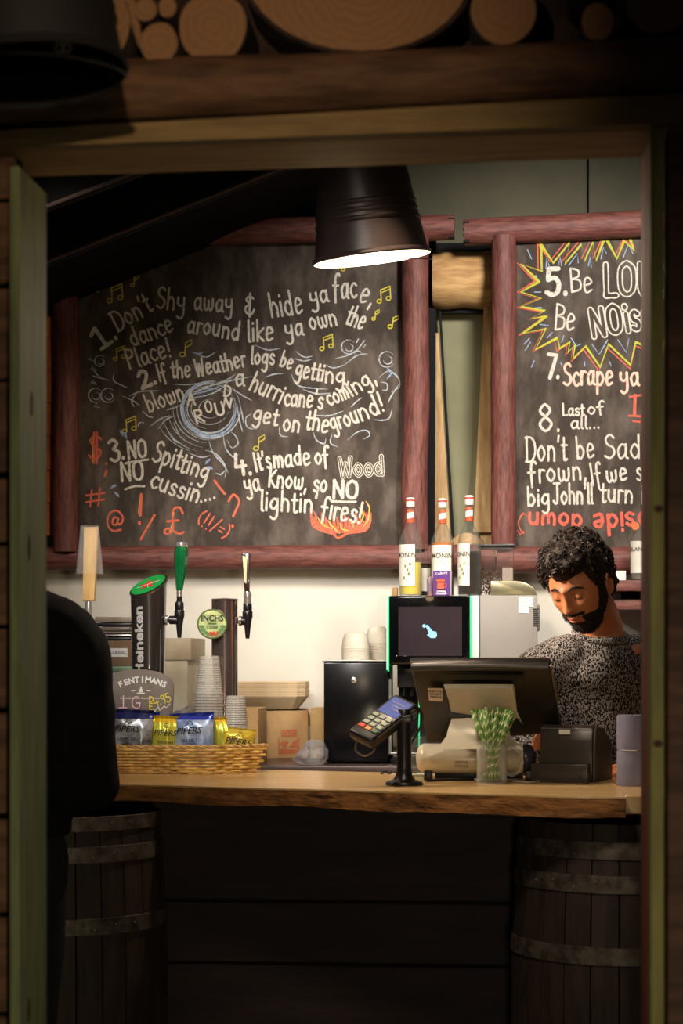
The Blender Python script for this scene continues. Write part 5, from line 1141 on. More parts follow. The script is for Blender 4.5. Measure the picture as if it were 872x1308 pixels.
# ---------------------------------------------- bottles and the cocoa box on top of the machine
m_cap = mat('white_red_cap', (226, 214, 206), .4); m_capred = mat('cap_red_print', (204, 70, 58), .45); m_neck = mat('orange_red_neck_label', (222, 92, 54), .5)
def bottle(label, px, Y, topy, liquid, lab='plain', wpx=14.5, tilt=0, zbase=None, liqh=.5, name='syrup_bottle', cat='bottle', lettering='MONIN', rot=0, cap=True):
    zb = Tz + .0015 if zbase is None else zbase; q = P(px, 760, Y); H = P(px, topy, Y).z - zb; r = S(wpx, Y)
    t = thing(name, label, cat, (q.x, Y, zb)); c = (q.x, Y, zb)
    prof = [(0, .002), (r * .9, 0), (r, .004), (r, H * .52), (r * .96, H * .56), (r * .80, H * .62), (r * .52, H * .69), (r * .33, H * .745), (r * .30, H * .80), (r * .30, H * .93), (r * .34, H * .935), (r * .34, H * .95), (r * .28, H * .95)]
    b = BM(); lathe(b, prof, c, seg=32); obj('glass', b, glass, t)
    if liqh: b = BM(); lathe(b, [(0, .004), (r * .9, .004), (r * .93, .008), (r * .93, H * liqh), (0, H * liqh)], c, seg=28); obj('syrup', b, liquid, t)
    if cap:
        b = BM(); lathe(b, [(r * .385, H * .905), (r * .40, H * .91), (r * .40, H * .985), (r * .36, H), (0, H)], c, seg=24); cp = obj('cap', b, m_cap, t)
        b = BM(); lathe(b, [(r * .405, H * .962), (r * .405, H * .982), (r * .38, H * .985), (r * .38, H * .96)], c, seg=24, closed=True); obj('cap_band', b, m_capred, cp)
        b = BM(); lathe(b, [(r * .34, H * .745), (r * .35, H * .75), (r * .33, H * .88), (r * .32, H * .88), (r * .33, H * .75)], c, seg=24, closed=True); nl = obj('neck_label', b, m_neck, t)
        def wr(a0, a1, z0, z1, rr, m, name, par, dz=0):
            b = BM(); n = 10; g = []
            for i in range(n + 1):
                a = a0 + (a1 - a0) * i / n; g.append((b.verts.new((q.x + rr * math.sin(a), Y - rr * math.cos(a), z0 + dz * (i / n - .5))), b.verts.new((q.x + rr * math.sin(a), Y - rr * math.cos(a), z1 + dz * (i / n - .5)))))
            for p, k in zip(g, g[1:]): b.faces.new((p[0], k[0], k[1], p[1]))
            return obj(name, b, m, par)
        wr(-1.3, 1.3, zb + H * .79, zb + H * .85, r * .355, paper, 'white_band', nl, H * .02)
    def wr(a0, a1, z0, z1, rr, m, name, par, dz=0):
        b = BM(); n = 14; g = []
        for i in range(n + 1):
            a = a0 + (a1 - a0) * i / n; g.append((b.verts.new((q.x + rr * math.sin(a), Y - rr * math.cos(a), z0)), b.verts.new((q.x + rr * math.sin(a), Y - rr * math.cos(a), z1))))
        for p, k in zip(g, g[1:]): b.faces.new((p[0], k[0], k[1], p[1]))
        return obj(name, b, m, par)
    lo = wr(-1.25 + rot, .75 + rot, zb + H * .10, zb + H * .52, r * 1.012, mat('cream_bottle_label', (224, 220, 206), .6), 'label', t)
    if lettering: wrap_text('label_lettering', lettering, mat('dark_brown_print', (60, 44, 36), .6), lo, (q.x, Y), lambda z: r * 1.02, zb + H * .41, r * .58, -1.1 + rot, tall=1, bold=.0002, axis_up=False)
    if lab == 'amber':
        b = BM(); [ball(b, (q.x + r * 1.01 * math.sin(a + rot), Y - r * 1.01 * math.cos(a + rot), zb + H * z), (.005, .001, .0045), 8, 5) for a, z in ((-.8, .20), (-.5, .22), (.2, .21), (.45, .24), (.35, .17))]; obj('caramel_print', b, mat('caramel_print', (190, 116, 52), .6), lo)
    elif lab == 'leaf':
        b = BM(); [ball(b, (q.x + r * 1.01 * math.sin(a + rot), Y - r * 1.01 * math.cos(a + rot), zb + H * z), (.0035, .0008, .0055), 8, 5) for a, z in ((-.1, .30), (.1, .26), (.3, .32), (0.2, .22), (-.2, .18))]; obj('leaf_print', b, mat('leaf_label_print', (112, 136, 74), .6), lo)
    if tilt: t.rotation_euler = (0, tilt, 0)
    return t
syr = mat('amber_syrup', (190, 120, 60), .1, c2=(170, 100, 44)); yel_s = mat('yellow_syrup', (226, 200, 90), .1, c2=(214, 186, 70)); dk_s = mat('dark_syrup', (40, 26, 22), .1)
bottle('syrup bottle with pale yellow syrup and vanilla-leaf label, leftmost on the coffee machine', 524, YM + .05, 636, yel_s, 'leaf', rot=-.3, liqh=.34)
bottle('syrup bottle with amber syrup and caramel label behind the purple cocoa box', 565, YM + .12, 637, syr, 'amber', wpx=15, liqh=.55, rot=.1)
bottle('syrup bottle with green-leaf label and slightly crooked cap, right of the purple box', 599, YM + .06, 633, dk_s, 'leaf', rot=-.7, liqh=.42)
bottle('dark small bottle between the yellow and the amber syrup bottles', 544, YM + .16, 692, dk_s, wpx=8, liqh=.6, cap=False, lettering=None, name='small_bottle')
bottle('dark sauce bottle with cream label standing right of the leaf-label syrup bottle', 606, YM + .13, 690, dk_s, wpx=9, liqh=.8, cap=False, lettering=None, name='sauce_bottle')
q0, q1 = P(553, 760, YM + .02), P(574, 729, YM + .02); cz_ = Tz + .0015
t = thing('cocoa_box', 'purple drinking chocolate box with an orange mug picture in front of the amber bottle', 'box', ((q0.x + q1.x) / 2, YM + .02, cz_))
b = BM(); box(b, q0.x, q1.x, YM + .015, YM + .05, cz_, q1.z, .001); obj('box_body', b, mat('purple_card', (84, 30, 120), .5), t, smooth=False)
b = BM(); box(b, q1.x + .0003, q1.x + .006, YM + .018, YM + .048, cz_, q1.z - .001, .0005); obj('box_side', b, mat('pale_lilac_side', (150, 140, 160), .6), t, smooth=False)
cxm = (q0.x + q1.x) / 2; yy = YM + .0144
text('box_lettering', 'Cadbury', white_print, t, (cxm, yy, q1.z - .008), (1, 0, .15), (-.15, 0, 1), .0105, bold=.0001)
text('box_lettering', 'Drinking', white_print, t, (cxm, yy, cz_ + .0125), X1, Z1, .0075, bold=.0003); text('box_lettering', 'Chocolate', white_print, t, (cxm, yy, cz_ + .0055), X1, Z1, .0075, bold=.0003)
b = BM(); box(b, cxm - .013, cxm + .009, yy - .0004, yy, cz_ + .020, cz_ + .040, .003); lathe(b, [(.0042, 0), (.0065, 0), (.0065, .0004), (.0042, .0004)], (cxm + .010, yy - .0004, cz_ + .030), (0, 1, 0), 16, True); box(b, cxm - .015, cxm + .012, yy - .0004, yy, cz_ + .042, cz_ + .050, .003); obj('mug_print', b, mat('orange_mug_print', (224, 92, 56), .6), t, smooth=False)
q = P(503, 750, YM + .1); b = BM(); box(b, q.x - .008, q.x + .010, YM + .12, YM + .16, cz_, q.z + .0, .002); tag(obj('small_carton', b, kraft), 'tiny brown carton behind the leftmost syrup bottle', 'box')
q = P(549, 750, YM + .06); b = BM(); lathe(b, [(0, 0), (.009, 0), (.009, .052), (.006, .058), (0, .058)], (q.x, YM + .075, cz_), seg=18); tag(obj('small_jar', b, mat('tan_jar', (178, 128, 96), .4, c2=(90, 90, 130), scale=20)), 'slim tan jar between the leftmost syrup bottle and the purple box', 'jar')

# ---------------------------------------------- shelf with a bottle at the right, behind the barista
a_ = P(776, 745, 6.4); c_ = P(900, 768, 6.4)
t = thing('wall_shelf', 'red-stained wooden shelf on the wall behind the barista', 'shelf', P(840, 755, 6.5))
zs = P(800, 741, 6.36).z
b = BM(); box(b, P(775, 750, 6.36).x, c_.x + .2, 6.36, YW - .002, zs - .034, zs, .003); obj('shelf_board', b, m_redlogh, t)
b = BM(); box(b, P(778, 750, 6.38).x, c_.x + .2, 6.40, YW - .002, P(800, 778, 6.36).z, P(800, 765, 6.36).z, .003); obj('lower_board', b, m_redlogh, t)
for dx in (.04, .42):
    b = BM(); x_ = P(778, 750, 6.38).x + dx; box(b, x_, x_ + .03, 6.46, YW - .01, P(800, 765, 6.36).z + .001, zs - .035, .002); obj('spacer', b, m_black, t)
bottle('tall clear spirit bottle with white label on the wall shelf, at the jamb', 818, 6.45, 645, mat('clear_spirit', (120, 110, 100), .1), None, wpx=13, zbase=zs + .0005, liqh=.2, cap=False, lettering='BLANCA', name='spirit_bottle', rot=-.2)
q = P(811, 668, 6.42); b = BM(); lathe(b, [(0, 0), (.0125, 0), (.0125, .0006), (0, .0006)], (q.x, 6.45 - S(13, 6.45) - .003, q.z - .010), (0, -1, 0), 20); tag(obj('price_sticker', b, mat('orange_sticker', (226, 106, 48), .5)), 'round orange sticker on the tall spirit bottle', 'sticker')
q0, q1 = P(782, 741, 6.40), P(799, 729, 6.40); b = BM(); box(b, q0.x, q1.x, 6.40, 6.402, zs + .0005, q1.z); tag(obj('price_card', b, paper), 'blank white card standing on the shelf behind the barista', 'card')

# ================================================================== POS TERMINAL (seen from behind)
YPs = 5.270
def Q(px, py, Y=YPs): return P(px, py, Y)
t = thing('till_terminal', 'point-of-sale terminal seen from behind, black screen on a curved silver stand', 'till', (Q(612, 995).x, YPs + .05, ZC))
m_tb = mat('black_till_back', (36, 31, 30), .36, c2=(30, 26, 25), scale=4)
q = [P(545, 950, 5.390), P(716, 936, 5.340), P(703, 846, 5.170), P(523, 846, 5.190)]
b = BM(); slab(b, q, (0, .028, .014), .006); sc_ = obj('screen_back', b, m_tb, t)
b = BM(); tube(b, [P(526, 852, 5.178), P(560, 851, 5.174), P(640, 851, 5.168), P(700, 852, 5.168)], .0115, 14); obj('top_bezel', b, mat('satin_bezel', (66, 62, 58), .3, .3), sc_)
b = BM(); tube(b, [P(703, 850, 5.170), P(717, 934, 5.335)], .0025, 6); obj('edge_trim', b, steel, sc_)
b = BM(); slab(b, [P(566, 868, 5.200), P(670, 868, 5.200), P(670, 862, 5.190), P(560, 862, 5.190)], (0, -.002, 0)); obj('groove', b, black_print, sc_)
# label sticker
def mixp(u_, v_): top_ = q[3].lerp(q[2], u_); bot_ = q[0].lerp(q[1], u_); return top_.lerp(bot_, v_)
qq = [P(548, 895, 5.255), P(565, 896, 5.255), P(565, 879, 5.230), P(546, 879, 5.230)]
for p in qq: p.y -= .0035
b = BM(); slab(b, qq, (0, .0008, 0)); st_ = obj('sticker', b, mat('beige_sticker', (206, 184, 160), .7), sc_, smooth=False)
e1 = (qq[1] - qq[0]).normalized(); e2 = (qq[3] - qq[0]).normalized()
mp_ = (qq[0] + qq[1] + qq[2] + qq[3]) / 4 + Vector((0, -.0009, 0))
for k, s_ in enumerate(('ASSET TAG', 'DO NOT', 'REMOVE')): text('sticker_print', s_, black_print, st_, mp_ + e2 * (.010 - .009 * k), e1, e2, .0075, bold=.0001)
# silver neck: a curved sheet from the bracket on the screen down to the base
m_sil = mat('champagne_silver', (172, 162, 138), .38, .2, c2=(176, 166, 144), scale=3); m_silw = mat('silver_base', (216, 208, 188), .34, .1, c2=(204, 196, 176), scale=3)
rowsN = [((566, 874), (656, 874), 5.215), ((568, 880), (655, 880), 5.205), ((573, 895), (657, 893), 5.220), ((576, 910), (660, 908), 5.242), ((574, 915), (664, 917), 5.255)]
b = BM(); g = []
for (l_, r_, y_) in rowsN:
    row = []
    for k in range(13):
        f = k / 12; p = P(l_[0] + (r_[0] - l_[0]) * f, l_[1] + (r_[1] - l_[1]) * f, y_ - .012 * math.sin(math.pi * f)); row.append(p)
    g.append(row)
vf = [[b.verts.new(p) for p in r] for r in g]; vb = [[b.verts.new(p + Vector((0, .006, 0))) for p in r] for r in g]
for i in range(len(g) - 1):
    for k in range(12): b.faces.new((vf[i][k], vf[i][k + 1], vf[i + 1][k + 1], vf[i + 1][k])); b.faces.new((vb[i][k], vb[i + 1][k], vb[i + 1][k + 1], vb[i][k + 1]))
    for k in (0, 12): b.faces.new((vf[i][k], vf[i + 1][k], vb[i + 1][k], vb[i][k]))
for i in (0, -1):
    for k in range(12): b.faces.new((vf[i][k], vf[i][k + 1], vb[i][k + 1], vb[i][k]))
obj('bracket', b, m_sil, t)
b = BM(); slab(b, [P(574, 916, 5.240), P(640, 916, 5.240), P(640, 908, 5.240), P(577, 908, 5.240)], (0, .01, 0)); obj('bracket_slot', b, black_print, t, smooth=False)
# right-hand wing of the bracket
b = BM(); slab(b, [P(657, 876, 5.220), P(660, 908, 5.240), P(668, 926, 5.270), P(655, 912, 5.255), P(649, 895, 5.230)], (0, .006, 0), .001); obj('bracket_wing', b, m_sil, t)
b = BM(); rowsM = [((577, 917), (648, 917), 5.250), ((573, 928), (649, 928), 5.248), ((570, 940), (652, 940), 5.240), ((563, 950), (660, 950), 5.225), ((545, 957), (668, 957), 5.215)]
vf = []; vb = []
for (l_, r_, y_) in rowsM:
    rr_ = [P(l_[0] + (r_[0] - l_[0]) * k / 12, l_[1] + (r_[1] - l_[1]) * k / 12, y_ - .010 * math.sin(math.pi * k / 12)) for k in range(13)]
    vf.append([b.verts.new(p) for p in rr_]); vb.append([b.verts.new(p + Vector((0, .02, 0))) for p in rr_])
for i in range(4):
    for k in range(12): b.faces.new((vf[i][k], vf[i][k + 1], vf[i + 1][k + 1], vf[i + 1][k])); b.faces.new((vb[i][k], vb[i + 1][k], vb[i + 1][k + 1], vb[i][k + 1]))
    for k in (0, 12): b.faces.new((vf[i][k], vf[i + 1][k], vb[i + 1][k], vb[i][k]))
for i in (0, -1):
    for k in range(12): b.faces.new((vf[i][k], vf[i][k + 1], vb[i][k + 1], vb[i][k]))
obj('neck', b, m_silw, t)
# base: horizontal flattened capsule on dark feet
za, zc_ = P(600, 989, YPs).z, P(600, 951, YPs).z; rz = (za - zc_) / -2; mz = (za + zc_) / 2; xl_, xr_2 = P(530, 970, YPs).x, P(668, 970, YPs).x
b = BM(); prof = [(0, 0)] + [(rz * math.sin(a), rz * .55 * (1 - math.cos(a))) for a in [math.pi / 2 * k / 6 for k in range(1, 7)]]; Lc = xr_2 - xl_
prof += [(rz, Lc * .5), (rz, Lc - .002), (rz * .98, Lc), (0, Lc)]
lathe(b, prof, (xl_, YPs + .05, mz), (1, 0, 0), 32, sy=1.0, sx=1.0)
for v_ in b.verts: v_.co.y = YPs + .05 + (v_.co.y - YPs - .05) * 1.5
obj('base', b, m_silw, t)
b = BM(); lathe(b, [(0, 0), (rz * .98, 0), (rz, .002), (rz * 1.0, .012), (rz * .9, .022), (rz * .5, .030), (0, .033)], (xr_2 + .0005, YPs + .05, mz), (1, 0, 0), 32)
for v_ in b.verts: v_.co.y = YPs + .05 + (v_.co.y - YPs - .05) * 1.5
obj('base_end_cap', b, mat('shaded_end_cap', (48, 42, 52), .35), t)  # shadow on the base's right end painted as violet-black
b = BM()
for px in (546, 676):
    x_ = P(px, 990, YPs).x; box(b, x_ - .010, x_ + .010, YPs + .01, YPs + .09, ZC, mz - rz * .8, .002)
box(b, P(555, 990, YPs).x, P(668, 990, YPs).x, YPs + .04, YPs + .10, ZC + .004, mz - rz * .7, .002); obj('feet', b, black_plastic, t)
q = P(589, 974, YPs); m_eng = mat('engraved_grey', (110, 102, 92), .5)
yb_ = YPs + .05 - 1.5 * rz * .985
text('base_lettering', 'micros', m_eng, t, (q.x, yb_ - .0006, q.z + .002), X1, Z1, .0105, bold=.0002, sx=1.15)
text('base_lettering', 'ORACLE', m_eng, t, (q.x, yb_ - .0006, q.z - .009), X1, Z1, .0095, bold=.0002, sx=1.05)

# ================================================================== MUG-JAR with straws
YJr = 5.14; q = G(628, 1001, ZC); YJr = q.y; r = S(19.5, YJr); Hj = P(628, 946, YJr).z - ZC
t = thing('jar_mug', 'clear glass jar mug with a handle, full of green striped straws', 'jar', (q.x, YJr, ZC))
b = BM(); lathe(b, [(0, .004), (r * .85, .003), (r * .97, 0), (r, .006), (r, Hj * .78), (r * .93, Hj * .88), (r * .84, Hj * .92), (r * .84, Hj), (r * .80, Hj), (r * .80, Hj * .92), (r * .92, Hj * .80), (r * .94, .010), (0, .008)], q, seg=40); obj('glass_body', b, clear('jar_glass', (196, 196, 186), .07, .035, .7), t)
b = BM(); tube(b, [(q.x + r * .98, YJr, ZC + Hj * .80), (q.x + r * 1.35, YJr, ZC + Hj * .84), (q.x + r * 1.85, YJr, ZC + Hj * .72), (q.x + r * 2.0, YJr, ZC + Hj * .50), (q.x + r * 1.75, YJr, ZC + Hj * .27), (q.x + r * 1.3, YJr, ZC + Hj * .2), (q.x + r * .98, YJr, ZC + Hj * .24)], .0042, 10); obj('glass_handle', b, clear('bright_glass', (200, 198, 190), .08, .2, .85), t)
b = BM()
for k in range(3): lathe(b, [(r * .85, 0), (r * .875, .001), (r * .85, .002)], (q.x, YJr, ZC + Hj * (.935 + .02 * k)), seg=40)
obj('thread', b, glass, t)
m_str = bpy.data.materials.new('green_white_straw'); m_str.use_nodes = True; nt = m_str.node_tree; bs = nt.nodes['Principled BSDF']; bs.inputs['Roughness'].default_value = .6
tc = nt.nodes.new('ShaderNodeTexCoord'); sx_ = nt.nodes.new('ShaderNodeSeparateXYZ'); nt.links.new(tc.outputs['Object'], sx_.inputs[0]); an = nt.nodes.new('ShaderNodeMath'); an.operation = 'ARCTAN2'; nt.links.new(sx_.outputs[0], an.inputs[0]); nt.links.new(sx_.outputs[1], an.inputs[1])
m1 = nt.nodes.new('ShaderNodeMath'); m1.operation = 'MULTIPLY_ADD'; nt.links.new(sx_.outputs[2], m1.inputs[0]); m1.inputs[1].default_value = 280; nt.links.new(an.outputs[0], m1.inputs[2]); m2 = nt.nodes.new('ShaderNodeMath'); m2.operation = 'SINE'; nt.links.new(m1.outputs[0], m2.inputs[0])
cr = nt.nodes.new('ShaderNodeValToRGB'); cr.color_ramp.interpolation = 'CONSTANT'; cr.color_ramp.elements[0].color = lin((92, 132, 56)); cr.color_ramp.elements[1].position = .52; cr.color_ramp.elements[1].color = lin((196, 206, 156)); nt.links.new(m2.outputs[0], cr.inputs[0]); nt.links.new(cr.outputs[0], bs.inputs['Base Color'])
b = BM(); Ls = .188; lathe(b, [(.0029, 0), (.0029, Ls), (.0024, Ls), (.0024, 0)], (0, 0, 0), seg=12, closed=True)
bmesh.ops.recalc_face_normals(b, faces=b.faces); me = bpy.data.meshes.new('straw'); b.to_mesh(me); b.free(); me.materials.append(m_str); me.shade_smooth()
random.seed(12)
for k in range(34):
    a = 2 * math.pi * random.random(); rr = r * .74 * math.sqrt(random.random()); bx_, by_ = rr * math.cos(a), rr * math.sin(a)
    a2 = a + math.pi + random.uniform(-1, 1); r2 = r * random.uniform(.1, .68); mx_, my_ = r2 * math.cos(a2), r2 * math.sin(a2)
    base = Vector((q.x + bx_ * .9, YJr + by_ * .9, ZC + .010)); thru = Vector((q.x + mx_, YJr + my_, ZC + Hj * .97)); dv = (thru - base).normalized()
    o = bpy.data.objects.new('straw', me); COL.objects.link(o); o.location = base; o.rotation_mode = 'QUATERNION'; o.rotation_quaternion = Vector((0, 0, 1)).rotation_difference(dv); o.rotation_mode = 'XYZ'
    tag(o, 'thin green and white striped straw in the glass jar mug', 'straw', 'straws in the jar mug')
# small glass mug behind the card reader
q = P(537, 986, 5.45); Ym = 5.45
t = thing('glass_mug', 'empty glass mug half hidden behind the card reader stand', 'mug', (q.x, Ym, ZC)); r = S(14, Ym); h = P(537, 941, Ym).z - ZC
b = BM(); lathe(b, [(0, .006), (r * .9, .004), (r, 0), (r, h), (r * .94, h), (r * .92, .012), (0, .010)], (q.x, Ym, ZC), seg=32); obj('glass_body', b, glass, t)
b = BM(); tube(b, [(q.x + r, Ym, ZC + h * .86), (q.x + r * 1.6, Ym, ZC + h * .82), (q.x + r * 1.8, Ym, ZC + h * .55), (q.x + r * 1.5, Ym, ZC + h * .25), (q.x + r, Ym, ZC + h * .2)], .004, 8); obj('glass_handle', b, glass, t)

# ================================================================== CARD READER on its stand
q = G(516, 1003, ZC); Ys = q.y
t = thing('card_reader_stand', 'black pole stand with a round foot holding the card reader', 'stand', (q.x, Ys, ZC))
m_st = mat('black_stand', (24, 22, 24), .32)
b = BM(); lathe(b, [(0, 0), (S(24, Ys), 0), (S(24.5, Ys), .004), (S(23, Ys), .009), (S(14, Ys), .015), (S(10.5, Ys), .026), (S(9.5, Ys), .045), (S(9.5, Ys), .178), (S(7, Ys), .19), (0, .19)], q, seg=40); obj('pole', b, m_st, t)
b = BM(); kk = P(516, 918, Ys); box(b, kk.x - .02, kk.x + .022, Ys - .02, Ys + .02, kk.z - .012, kk.z + .010, .005, 3, None); obj('cradle', b, m_st, t)
b = BM(); tube(b, smooth_path([P(530, 900, Ys), P(539, 912, Ys + .01), P(536, 930, Ys + .012), P(528, 944, Ys + .012), P(524, 952, Ys)]), .0028, 8); tube(b, smooth_path([P(533, 903, Ys), P(533, 922, Ys), P(526, 936, Ys), P(521, 942, Ys)]), .002, 8); obj('cable', b, black_plastic, t)
cR = P(492, 919, Ys - .01)
U = Vector((.106, .104, .083)).normalized(); V = Vector((-.052, .030, .021)); V = (V - U * V.dot(U)).normalized(); N = U.cross(V).normalized()
if N.z < 0: N = -N
M4 = Matrix(((U.x, V.x, N.x, cR.x), (U.y, V.y, N.y, cR.y), (U.z, V.z, N.z, cR.z), (0, 0, 0, 1)))
t = thing('card_reader', 'black card payment terminal with grey keys and a lit blue-grey screen', 'card reader', cR)
Lh, Wh, Th = .098, .038, .014
b = BM(); box(b, -Lh * .98, Lh * .86, -Wh, Wh, -Th, Th * .9, .007, 3, M4)
obj('body', b, mat('reader_black', (26, 24, 28), .35), t)
b = BM(); box(b, Lh * .3, Lh * .98, -Wh * .96, Wh * .96, -Th * 1.9, -Th * .3, .009, 3, M4); box(b, -Lh * .9, Lh * .2, -Wh * .9, Wh * .9, -Th * 1.7, -Th * .9, .005, 2, M4); obj('underside', b, satin_black, t)
b = BM(); tube(b, [M4 @ Vector((x, -Wh - .0004, Th * .55)) for x in (-Lh * .75, 0, Lh * .7)], .0018, 6); obj('silver_edge', b, steel, t)
b = BM(); box(b, Lh * .05, Lh * .74, -Wh * .78, Wh * .78, Th * .9 + .0003, Th * .9 + .0013, .0004, 1, M4); obj('screen', b, mat('lit_reader_screen', (70, 78, 120), .6, spec=.1, emit=(100, 116, 190), estr=.38), t, smooth=False)
b = BM()
for k in range(3): box(b, Lh * (.55 - .13 * k), Lh * (.58 - .13 * k), -Wh * .6, Wh * (.5 - .2 * k), Th * .9 + .0014, Th * .9 + .0018, 0, 1, M4)
obj('screen_text', b, mat('dim_blue_text', (70, 78, 130), .4), t, smooth=False)
m_key = mat('pale_grey_key', (168, 176, 158), .5)
kb = {}
for r_ in range(4):
    for c_2 in range(3):
        x_ = -Lh * .10 - r_ * .0178; y_ = Wh * (.56 - .56 * c_2)
        mm = m_key if r_ < 3 else None
        b = BM(); box(b, x_ - .0062, x_ + .0062, y_ - .0085, y_ + .0085, Th * .9 + .0002, Th * .9 + .0032, .0018, 2, M4)
        if r_ == 3:
            mm = (mat('red_key', (222, 70, 40), .45), mat('yellow_key', (226, 150, 60), .45), mat('green_key', (60, 96, 60), .45))[c_2]
        o_ = obj('key', b, mm, t)
        if r_ == 3: o_['label'] = ('red key', 'yellow key', 'green key')[c_2]
b = BM(); tube(b, smooth_path([M4 @ Vector(p) for p in ((-Lh * .9, Wh * .5, -Th * 1.3), (-Lh * 1.05, Wh * .3, -Th * 2.6), (-Lh * 1.0, -Wh * .4, -Th * 3.2), (-Lh * .7, -Wh * .6, -Th * 2.7), (-Lh * .6, Wh * .1, -Th * 1.7))]), .0022, 7); obj('paper_strip_loop', b, steel, t)
b = BM(); g0 = G(486, 990, ZC); pth = smooth_path([g0 + Vector((0, 0, .003)), g0 + Vector((.012, .006, .009)), g0 + Vector((.022, .010, .004)), g0 + Vector((.030, .012, .006)), g0 + Vector((.040, .014, .006))]); tube(b, pth, [.002 + .001 * ((i * 7) % 3) for i in range(len(pth))], 7); tag(obj('cable_stub', b, black_plastic), 'short black twisted lead lying left of the card reader stand', 'cable')

# ================================================================== RECEIPT PRINTER, roll, cables
Yp = 5.245
t = thing('receipt_printer', 'dark grey receipt printer with a rounded hood, right of the till', 'printer', (P(720, 998, Yp).x, Yp, ZC))
m_pr = mat('charcoal_printer', (60, 55, 52), .3, c2=(52, 47, 45), scale=5); 
x0_, x1_, xs_ = P(687, 960, Yp).x, P(757, 960, Yp).x, P(786, 960, Yp + .1).x
zt_, zm_ = P(720, 926, Yp).z, P(720, 975, Yp).z
# hood: side outline in (y,z), swept along x
ol = [(0, ZC + .022), (0, zm_ + .03), (.004, zm_ + .06), (.012, zt_ - .008), (.026, zt_), (.07, zt_ - .006), (.15, zt_ - .04), (.165, zt_ - .07), (.165, ZC + .004), (.0, ZC + .004)]
b = BM(); slab(b, [Vector((x0_, Yp + y, z)) for y, z in ol], (x1_ - x0_, 0, 0), .003); obj('hood', b, m_pr, t)
b = BM(); slab(b, [Vector((x1_ + .001, Yp + y * .98 + .004, z - .003 + (.0)) ) for y, z in ol], (.0, 0, 0) if 0 else (.006, 0, 0), .002); obj('side_panel', b, mat('brown_grey_side', (72, 60, 56), .5), t)
b = BM(); box(b, P(681, 985, Yp - .03).x, P(757, 985, Yp - .03).x, Yp - .035, Yp - .001, ZC, P(720, 976, Yp - .03).z, .003); dr_ = obj('front_drawer', b, m_pr, t)
q0, q1 = P(713, 938, Yp), P(728, 932, Yp); b = BM(); box(b, q0.x, q1.x, Yp - .001 + .002, Yp + .006, q0.z, q1.z, .001); obj('white_badge', b, white_print, t, smooth=False)
b = BM(); q = P(720, 930, Yp); tube(b, [(x0_ + .003, Yp + .0055, q.z - .0015), (x1_ - .003, Yp + .0055, q.z - .0015)], .0012, 6); obj('hood_seam', b, steel, t)
b = BM(); q = P(748, 992, Yp - .035); box(b, q.x - .002, q.x + .002, Yp - .0365, Yp - .035, q.z - .004, q.z + .004); obj('latch', b, black_print, t, smooth=False)
b = BM(); tube(b, [Vector((x1_ + .0075, Yp + .01, zm_ + .032)), Vector((x1_ + .0075, Yp + .155, ZC + .035))], .0012, 6); obj('side_seam', b, black_print, t)
t.rotation_euler = (0, 0, R(-19))
# paper roll
Yr = 5.12; q = P(809, 1002, Yr); r = S(21.5, Yr); zt_ = P(800, 913, Yr).z; hh_ = zt_ - ZC
t = thing('paper_roll', 'tall blue-grey paper roll at the right end of the counter by the jamb', 'paper roll', (q.x, Yr, ZC))
m_roll = mat('blue_grey_paper', (128, 128, 150), .85, c2=(112, 112, 134), scale=16, bump=.5, bscale=30)
for k in range(2):
    b = BM(); z0_ = ZC + k * hh_ / 2 + .0005; hl = hh_ / 2 - .001
    lathe(b, [(r * .28, 0), (r * .97, 0), (r, .004), (r * 1.005, hl * .5), (r, hl - .004), (r * .97, hl), (r * .28, hl), (r * .28, 0)], (q.x, Yr, z0_), seg=48)
    for v_ in b.verts: v_.co += Vector((1, 1, 0)) * .0012 * noise.noise(v_.co * 60)
    obj('roll', b, m_roll, t)
b = BM(); zmid = ZC + hh_ / 2
pts = [(q.x + (r + .0006) * math.sin(a), Yr - (r + .0006) * math.cos(a), zmid + .001) for a in [-.9 + .1 * i for i in range(11)]]; tube(b, pts, .0010, 5); obj('seam_highlight', b, paper, t)  # white line paints the short highlight on the seam
# cables along the counter
def cable(label, pts, r=.0028, m=None):
    g = [G(x, y, ZC) + Vector((0, 0, r)) for x, y in pts]; b = BM(); tube(b, smooth_path(g, 6), r, 8); tag(obj('cable', b, m or black_plastic), label, 'cable')
cable('pale grey cable curving on the counter between the jar mug and the printer', ((648, 998), (662, 1000), (676, 1001), (690, 999), (702, 996.5)), .0026, mat('pale_grey_cable', (180, 170, 156), .5))
cable('black cable running along the counter from under the till to the card reader', ((545, 999), (565, 998), (585, 997.5), (605, 997)), .003)
